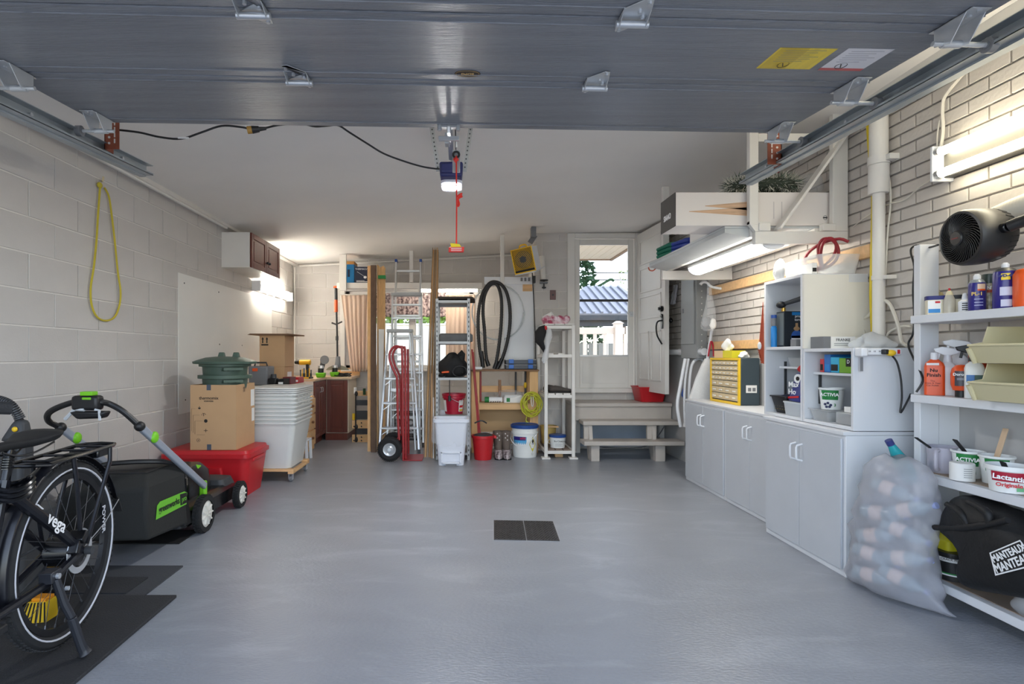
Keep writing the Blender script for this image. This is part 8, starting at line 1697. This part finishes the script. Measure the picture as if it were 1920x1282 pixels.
for k in range(2):
    z0 = z + .003 + k * .15; t = thing('storage_bin', ['lower', 'upper'][k] + ' cream open fronted storage bin stacked at the shelf end', 'bin', (2.2, 2.1, z0), group='stacked cream bins'); ya, yb, xf, xb = 1.93, 2.29, 2.085, 2.345; th = .005
    for nm, y in (('side', ya), ('side', yb - th)): MB().prism([(xf + .03, y, z0), (xb, y, z0), (xb, y, z0 + .148), (xf + .065, y, z0 + .148), (xf + .045, y, z0 + .085), (xf - .01, y, z0 + .075)], (0, th, 0)).build(nm, cream, t, bevel=.001)
    MB().box(xb - th, xb, ya + th, yb - th, z0, z0 + .148).build('back', cream, t); MB().box(xf + .03, xb - th, ya + th, yb - th, z0, z0 + th).build('base', cream, t); MB().hexa([(xf + .028, ya, z0), (xf + .034, ya, z0), (xf + .034, yb, z0), (xf + .028, yb, z0)], [(xf - .012, ya, z0 + .07), (xf - .006, ya, z0 + .07), (xf - .006, yb, z0 + .07), (xf - .012, yb, z0 + .07)]).build('front_lip', cream, t); MB().box(xf - .016, xf - .004, ya - .003, yb + .003, z0 + .067, z0 + .077).build('rim', cream, t, bevel=.003); MB().cyl((xf + .02, yb + .004, z0 + .0), (xf - .004, yb + .004, z0 + .06), .008, .012, 10).build('corner_rib', cream, t)
    MB().ell((2.16, 2.1, z0 + .03), (.04, .1, .02), 12, 6).build('contents', dark if k else midgrey, t)
rl_t = thing('tape_roll', 'silver tape roll lying in the lower cream storage bin', 'tape', (2.11, 2.14, z + .06)); MB().lathe([(.02, 0), (.034, 0), (.034, .022), (.02, .022)], (2.12, 2.12, z + .055), 24, None, False, False).build('roll', zinc, rl_t)
z = zs[2] + .003
mc = thing('measuring_cup', 'translucent measuring jug with handle and black spatula on the lower shelf', 'jug', (2.25, 2.62, z)); c = (2.25, 2.62, z)
MB().lathe([(.052, 0), (.058, .115), (.063, .12), (.057, .119), (.05, .005), (.001, .005)], c, 30, None, True, False).build('body', M('jug_frost', (196, 192, 204), .3, alpha=.75), mc); MB().tube([(c[0] - .045, c[1] - .035, z + .105), (c[0] - .075, c[1] - .055, z + .1), (c[0] - .078, c[1] - .058, z + .03), (c[0] - .045, c[1] - .032, z + .02)], .008, 8, sub=4).build('handle', MATS['jug_frost'], mc); MB().lathe([(.05, .008), (.054, .045), (.001, .046)], c, 24).build('contents', M('powder', (214, 206, 212), .8), mc)
m2 = MB()
for k in range(8): wraplabel(mc, c, .055, .055, z + .03 + k * .01, z + .032 + k * .01, D(-72), D(-62), ink, 'printed_mark', 2)
sp = lambda nm, lab, a, b, mt, wd, cat='spatula': tag(MB().beam(a, b, .006, wd, (0, 1, 0)).build(nm, mt, None, bevel=.002), lab, cat)
sp('spatula', 'black spatula handle sticking out of the translucent measuring jug', Vector((2.24, 2.62, z + .08)), W(1717, 820, 2.62), black, .018)
yog('yogurt_tub', 'green labelled yogurt tub holding a black spatula on the lower shelf', 2.275, 2.515, z, .058, .118, fruit=(190, 170, 90), rz=-.74); sp('spatula', 'black spatula handle sticking out of the left yogurt tub', Vector((2.28, 2.515, z + .09)), W(1790, 824, 2.5), black, .022)
t, c = cyl_item('tin_can', 'plain white printed tin in front of the left yogurt tub', 1804, 2.19, z, [(.0435, 0), (.0435, .072), (.041, .075), (.001, .072)], paper, 'tin'); 
for k in range(5): wraplabel(t, c, .0436, .0436, c.z + .016 + k * .009, c.z + .019 + k * .009, D(-125), D(-85), M('label_grey', (160, 160, 160), .6) if 'label_grey' not in MATS else MATS['label_grey'], 'printed_line', 6)
yog('yogurt_tub', 'green labelled yogurt tub with yellow fruit behind the margarine tub', 2.285, 2.39, z, .058, .118, fruit=(206, 176, 70), rz=-.74); sp('stir_stick', 'long wooden stir stick leaning in the right yogurt tub', Vector((2.28, 2.4, z + .06)), W(1886, 803, 2.4), M('stick_wood', (206, 176, 144), .6), .024, 'stick')
lt = thing('margarine_tub', 'white margarine tub with red banner and black handle on the lower shelf', 'tub', (2.2, 2.25, z)); c = (2.2, 2.25, z); MB().lathe([(.058, 0), (.068, .085), (.074, .087), (.074, .105), (.07, .105), (.056, .008), (.001, .008)], c, 36, None, True, False).build('body', tub, lt)
af = -PI / 2 - .76; wraplabel(lt, c, .064, .0685, z + .045, z + .083, af - .85, af + .85, M('banner_red', (166, 26, 52), .4), 'red_banner', 14); text('Lactantia', .027, inkw, lt, (c[0] + .0705 * math.cos(af), c[1] + .0705 * math.sin(af), z + .062), (PI / 2 - .1, .08, -.76), bold=.0008); text('Originale', .021, inkr, lt, (c[0] + .067 * math.cos(af), c[1] + .067 * math.sin(af), z + .033), (PI / 2 - .1, 0, -.76), bold=.0006); wraplabel(lt, c, .0605, .0625, z + .01, z + .026, af + .35, af + .8, M('leaf_badge', (120, 190, 140), .5), 'green_badge', 6); sp('spatula', 'black spatula handle sticking out of the margarine tub', Vector((2.21, 2.26, z + .06)), W(1880, 866, 2.22), black, .022)
gl = thing('work_glove', 'dark navy glove hanging on the wall below the middle shelf', 'glove', (2.37, 2.65, .9)); pts = [WX(a, b, 2.372) for a, b in ((1755, 756), (1774, 756), (1776, 775), (1783, 785), (1780, 805), (1775, 808), (1773, 828), (1765, 820), (1757, 824))]; MB().prism(pts, (-.014, 0, 0)).build('body', navy, gl, bevel=.004)
z = zs[3] + .003
jg = thing('cleaner_jug', 'lime yellow jug with dark print beside the black pail on the bottom shelf', 'jug', (2.25, 2.6, z)); MB().rings([(2.2, 2.32, 2.53, 2.64, z), (2.2, 2.32, 2.53, 2.64, z + .17), (2.23, 2.29, 2.56, 2.61, z + .21)], .02).build('body', ylime, jg); MB().rings([(2.199, 2.321, 2.529, 2.641, z), (2.199, 2.321, 2.529, 2.641, z + .035)], .02).build('grey_base', midgrey, jg); text('GE', .045, inkr, jg, (2.29, 2.5285, z + .14), FRONT, bold=.001); MB().box(2.26, 2.31, 2.5285, 2.53, z + .08, z + .1).build('label_print', ink, jg)
t, c = cyl_item('sealer_pail', 'black pail with white and green label beside the black cloth bag', 1787, 2.24, z, [(.058, 0), (.062, .1), (.066, .105), (.066, .125), (.001, .128)], black, 'pail', labels=(('white_label', .0625, .085, .122, .9, paper), ('green_band', .0615, .03, .036, .9, inkg), ('white_band', .0612, .024, .03, .9, inkw))); ftext(t, c, 'BLACK\nCRACK FILLER', .0675, .105, .013, ink)
zz_ = [(.058, 0)]
# black cloth bag with white warped lettering
bb_ = thing('cloth_bag', 'black cloth bag with white warped lettering slumped on the bottom shelf', 'bag', (2.2, 2.35, z))
def BP(px, py, X): return WX(px, py, X)
outl = [(1744, 988), (1756, 962), (1768, 946), (1771, 928), (1790, 919), (1808, 920), (1822, 935), (1846, 950), (1880, 955), (1902, 978), (1925, 1003), (1965, 1020), (1985, 1080), (1960, 1135), (1908, 1126), (1845, 1114), (1799, 1107), (1787, 1094), (1801, 1075), (1804, 1060), (1796, 1035), (1768, 1004)]
R = []
base = [BP(a, b, 2.12) for a, b in outl]; cen = sum(base, Vector()) / len(base)
for dx, k in ((.17, .8), (.12, .97), (.03, 1.0), (-.015, .86), (-.035, .62), (-.04, .3)):
    R.append([Vector((p.x + dx + .012 * math.sin(i * 1.9 + k * 9) * (k < .9), cen.y + (p.y - cen.y) * k, cen.z + (p.z - cen.z) * k + .008 * math.sin(i * 2.3 + k * 5) * (k < .9))) for i, p in enumerate(base)])
for r in R:
    for p in r: p.x = min(p.x, XR - .02); p.z = min(.535, max(p.z, z + .004))
MB().loft(R).build('body', M('bag_cloth', (13, 13, 14), .6, bump=.2, bscale=60), bb_, smooth=75, sub=1)
for pts in (((1746, 988), (1790, 990), (1840, 985), (1890, 975)), ((1775, 945), (1800, 960), (1815, 985)), ((1815, 940), (1850, 960), (1855, 985))): MB().tube([BP(a, b, 2.085) for a, b in pts], [.012, .016, .012], 8, sub=5).build('fold', MATS['bag_cloth'], bb_, smooth=75)
xb_ = 2.066
MB().prism([BP(*p, xb_) for p in ((1855, 1036), (1912, 1012), (1948, 1058), (1866, 1079))], (.0015, 0, 0)).build('print_patch', inkw, bb_); MB().prism([BP(*p, xb_ - .001) for p in ((1858, 1037.5), (1911.5, 1015), (1944, 1056), (1868, 1075.5))], (.001, 0, 0)).build('print_ground', ink, bb_)
d1_ = BP(1925, 1028, xb_) - BP(1860, 1049, xb_)
def warp(body, a, b, size, mt, sh): 
    p, q = BP(*a, xb_ - .0025), BP(*b, xb_ - .0025); c = (p + q) / 2; ang = math.atan2(q.z - p.z, -(q.y - p.y)); text(body, size, mt, bb_, c, (PI / 2, -ang, -PI / 2), bold=.0012, sx=.8, shear=sh)
warp('MANTEAUX', (1864, 1047.5), (1918, 1026), .036, inkw, -.1); warp('MANTEAUX', (1870, 1066), (1936, 1043), .043, inkw, .1); warp('Manteaux', (1915, 1073), (1948, 1062), .012, inkw, 0)
pbg = thing('plastic_bag', 'clear folded plastic bag at the right end of the bottom shelf', 'bag', (2.18, 2.12, z)); blob(MB(), (2.19, 2.14, z + .05), (.05, .07, .06), 52, amp=.3, cut=z).build('film', film, pbg, smooth=60)
# milky bag full of clear plastic bottles leaning on the cabinet
bt = thing('bottle_bag', 'tall milky plastic bag of empty bottles leaning on the near white cabinet', 'bag', (2.02, 2.64, 0)); A, E, Nn = Vector((1.965, 2.815, 0)), Vector((.14, -.355, 0)), Vector((-.93, -.366, 0))
sl_ = [(.0, -.02, 1.06, .02), (.012, -.02, 1.12, .06), (.025, -.02, 1.08, .1), (.055, -.01, 1.02, .12), (.09, 0, 1.0, .13), (.135, .01, .99, .13), (.18, .02, .99, .135), (.23, .035, .98, .13), (.28, .05, .98, .13), (.32, .07, .97, .125), (.36, .09, .97, .125), (.40, .1, .98, .125), (.44, .12, .99, .125), (.48, .14, 1.0, .12), (.52, .16, 1.0, .11), (.58, .22, .97, .10), (.63, .3, .88, .08), (.655, .42, .72, .035)]
def brow(z_, a, b, t_, k=1.0, ph=0):
    c = A + E * ((a + b) / 2); hw_ = (b - a) / 2 * E.length; o = []
    e = E.normalized()
    for i in range(40):
        th = 2 * PI * i / 40; q = k * (1 + .06 * math.sin(5 * th + z_ * 22) + .035 * math.sin(9 * th - z_ * 41) + .04 * math.sin(z_ * 58 + 1.5 * math.cos(th))); o.append(c + e * (hw_ * math.cos(th) * q) + Nn * (t_ * math.sin(th) * q * (1 if math.sin(th) > 0 else .55)) + Vector((0, 0, z_ + .012 * math.sin(3 * th) * (z_ > .05) + .002)))
    return o
bm2 = M('bag_milky', (188, 188, 196), .3, alpha=.44, namt=.06, nscale=7, bump=.9, bscale=12)
MB().loft([brow(*s_) for s_ in sl_]).build('film', bm2, bt, smooth=75); petm = M('pet_bottle', (170, 188, 198), .2, alpha=.85); pal = M('pale_label2', (230, 210, 204), .5)
k = 0
for (s_, z_, ang) in ((.3, .07, .1), (.62, .1, -.2), (.3, .17, -.1), (.66, .2, .25), (.34, .27, .3), (.64, .32, -.2), (.4, .38, .1), (.72, .43, .4), (.52, .5, -.2)):
    c = A + E * s_ + Nn * .02 + Vector((0, 0, z_)); d = (E.normalized() * math.cos(ang) + Vector((0, 0, math.sin(ang)))); o = thing('plastic_bottle', ['lowest clear bottle in the milky bag, nearest the cabinet', 'lowest clear bottle in the milky bag, nearest the shelves', 'clear bottle in the second layer of the milky bag, cabinet side', 'clear bottle in the second layer of the milky bag, shelf side', 'clear bottle in the third layer of the milky bag, cabinet side', 'clear bottle in the third layer of the milky bag, shelf side', 'clear bottle in the fourth layer of the milky bag, cabinet side', 'clear bottle in the fourth layer of the milky bag, shelf side', 'uppermost clear bottle inside the milky bag, below the teal bottle'][k], 'bottle', c, group='clear bottles inside the milky bag'); r = .034
    MB().cyl(c - d * .08, c + d * .05, r, n=14).cyl(c + d * .05, c + d * .085, r, .012, 14).cyl(c + d * .085, c + d * .1, .013, n=10).build('body', petm, o); MB().cyl(c - d * .04, c + d * .015, r + .001, n=14, caps=False).build('label', pal, o); MB().cyl(c + d * .1, c + d * .115, .0145, n=10).build('cap', M('cap_pale', (150, 160, 200), .4) if 'cap_pale' not in MATS else MATS['cap_pale'], o); k += 1
tb2 = thing('teal_bottle', 'teal bottle with blue cap sticking out of the top of the milky bag', 'bottle', (2.0, 2.66, .6)); a, b = W(1690, 866, 2.68), W(1668, 829, 2.68); d = (b - a).normalized(); MB().cyl(a - d * .1, a, .036, n=16).cyl(a, b - d * .012, .034, .015, 16).build('body', M('teal_clear', (34, 168, 178), .15, alpha=.85), tb2); MB().cyl(b - d * .014, b + d * .012, .0165, n=12).build('cap', M('cap_indigo', (50, 58, 120), .4), tb2)
# ---------------------------------------------------------------- black fan and dryer duct
fn = thing('air_fan', 'black round air circulator fan with spiral grille on a wall arm', 'fan', (2.13, 2.33, 1.62)); fc_ = Vector((2.03, 2.275, 1.605)); ax = Vector((-.985, .06, -.07)).normalized(); xx = ax.cross(Vector((0, 0, 1))).normalized(); yy = xx.cross(ax).normalized() ; Rf = Matrix((xx, yy, ax)).transposed()
fan_m = M('fan_black', (34, 33, 33), .38)
FL = lambda u, v, w_: fc_ + Rf @ Vector((u, v, w_))
MB().lathe([(.094, .0), (.098, .006), (.107, .004), (.1125, -.012), (.113, -.06), (.108, -.10), (.095, -.14), (.075, -.16), (.001, -.165), (.07, -.15), (.09, -.03), (.094, 0)], fc_, 48, Rf, False, False).build('housing', fan_m, fn, smooth=50)
m2 = MB()
for k in range(40):
    a0 = 2 * PI * k / 40; m2.tube([FL(r * math.cos(a0 + (r - .03) * 14), r * math.sin(a0 + (r - .03) * 14), .004 + .012 * (1 - r / .096)) for r in (.03, .045, .06, .075, .088, .096)], .0016, 5)
o = m2.build('spiral_grille', M('grille_black', (46, 45, 44), .35), fn); o['kind'] = 'stuff'
hbp = MB().lathe([(.03, .012), (.03, .018), (.026, .022), (.001, .024)], fc_, 24, Rf).build('grille_hub', fan_m, fn); MB().beam(FL(-.016, 0, .0245), FL(.016, 0, .0245), .004, .001, ax).build('red_mark', M('mark_red', (130, 40, 44), .5), hbp)
for k in range(4):
    a = 2 * PI * k / 4 + .4; p = [FL(.02 * math.cos(a), .02 * math.sin(a), -.05), FL(.085 * math.cos(a - .1), .085 * math.sin(a - .1), -.035), FL(.085 * math.cos(a + .75), .085 * math.sin(a + .75), -.065), FL(.02 * math.cos(a + .6), .02 * math.sin(a + .6), -.065)]; MB().prism(p, ax * .003).build('blade', blackgl, fn)
m2 = MB()
for k in range(30): a = 2 * PI * k / 30; m2.beam(FL(.1055 * math.cos(a), .1055 * math.sin(a), -.103), FL(.0935 * math.cos(a), .0935 * math.sin(a), -.14), .004, .006, ax)
o = m2.build('rear_louvres', black, fn); o['kind'] = 'stuff'
pv = FL(.118, .01, -.07) if (FL(.118, 0, 0) - FL(-.118, 0, 0)).y < 0 else FL(-.118, .01, -.07); MB().cyl(pv - xx * .014, pv + xx * .012, .02, n=18).build('pivot_knob', blackgl, fn, bevel=.004); MB().tube([pv + Vector((.0, -.015, 0)), pv + Vector((.03, -.07, .015)), pv + Vector((.1, -.14, .0)), Vector((2.3, 2.0, 1.57)), Vector((2.36, 2.0, 1.5))], [.022, .034, .04, .04, .034], 12, sub=5).build('arm', fan_m, fn, smooth=60); MB().box(2.35, XR, 1.93, 2.07, 1.42, 1.62).build('wall_plate', fan_m, fn, bevel=.01)
du = thing('dryer_duct', 'white corrugated duct running along the brick wall behind the fan', 'duct', (2.33, 2.0, 1.73)); P = spline([Vector(p) for p in ((2.325, 2.62, 1.66), (2.315, 2.45, 1.715), (2.31, 2.25, 1.745), (2.31, 2.0, 1.76), (2.31, 1.6, 1.76), (2.31, 1.25, 1.76))], 60); dm = M('duct_white', (226, 220, 206), .4); MB().tube(P[::2], [.05 if i % 2 else .0445 for i in range(len(P[::2]))], 18).build('duct', dm, du, smooth=80)
# ---------------------------------------------------------------- drain in the floor
dn_ = thing('floor_drain', 'dark perforated two plate drain grate set in the grey floor', 'drain', (.42, 3.62, 0), rz=-.06); ir = M('cast_iron', (76, 74, 74), .45, .6, namt=.2, nscale=30); MB().box(-.205, .205, -.205, .205, .0005, .002).build('frame', M('frame_grey', (168, 170, 176), .5), dn_)
for k in range(2):
    x0, x1 = (-.2, -.002) if k == 0 else (.002, .2); p = MB().box(x0, x1, -.2, .2, .002, .007).build('grate_plate', ir, dn_, bevel=.001); m2 = MB(); m3 = MB()
    for i in range(11):
        for j in range(20):
            x, y = x0 + .012 + i * .0175 + (.008 if j % 2 else 0), -.188 + j * .0195
            if x > x1 - .008: continue
            (m2 if (i + j) % 2 else m3).cyl((x, y, .0068), (x, y, .0078 if (i + j) % 2 else .0095), .0058, n=8)
    o = m2.build('holes', ink, p); o['kind'] = 'stuff'; o = m3.build('studs', ir, p); o['kind'] = 'stuff'
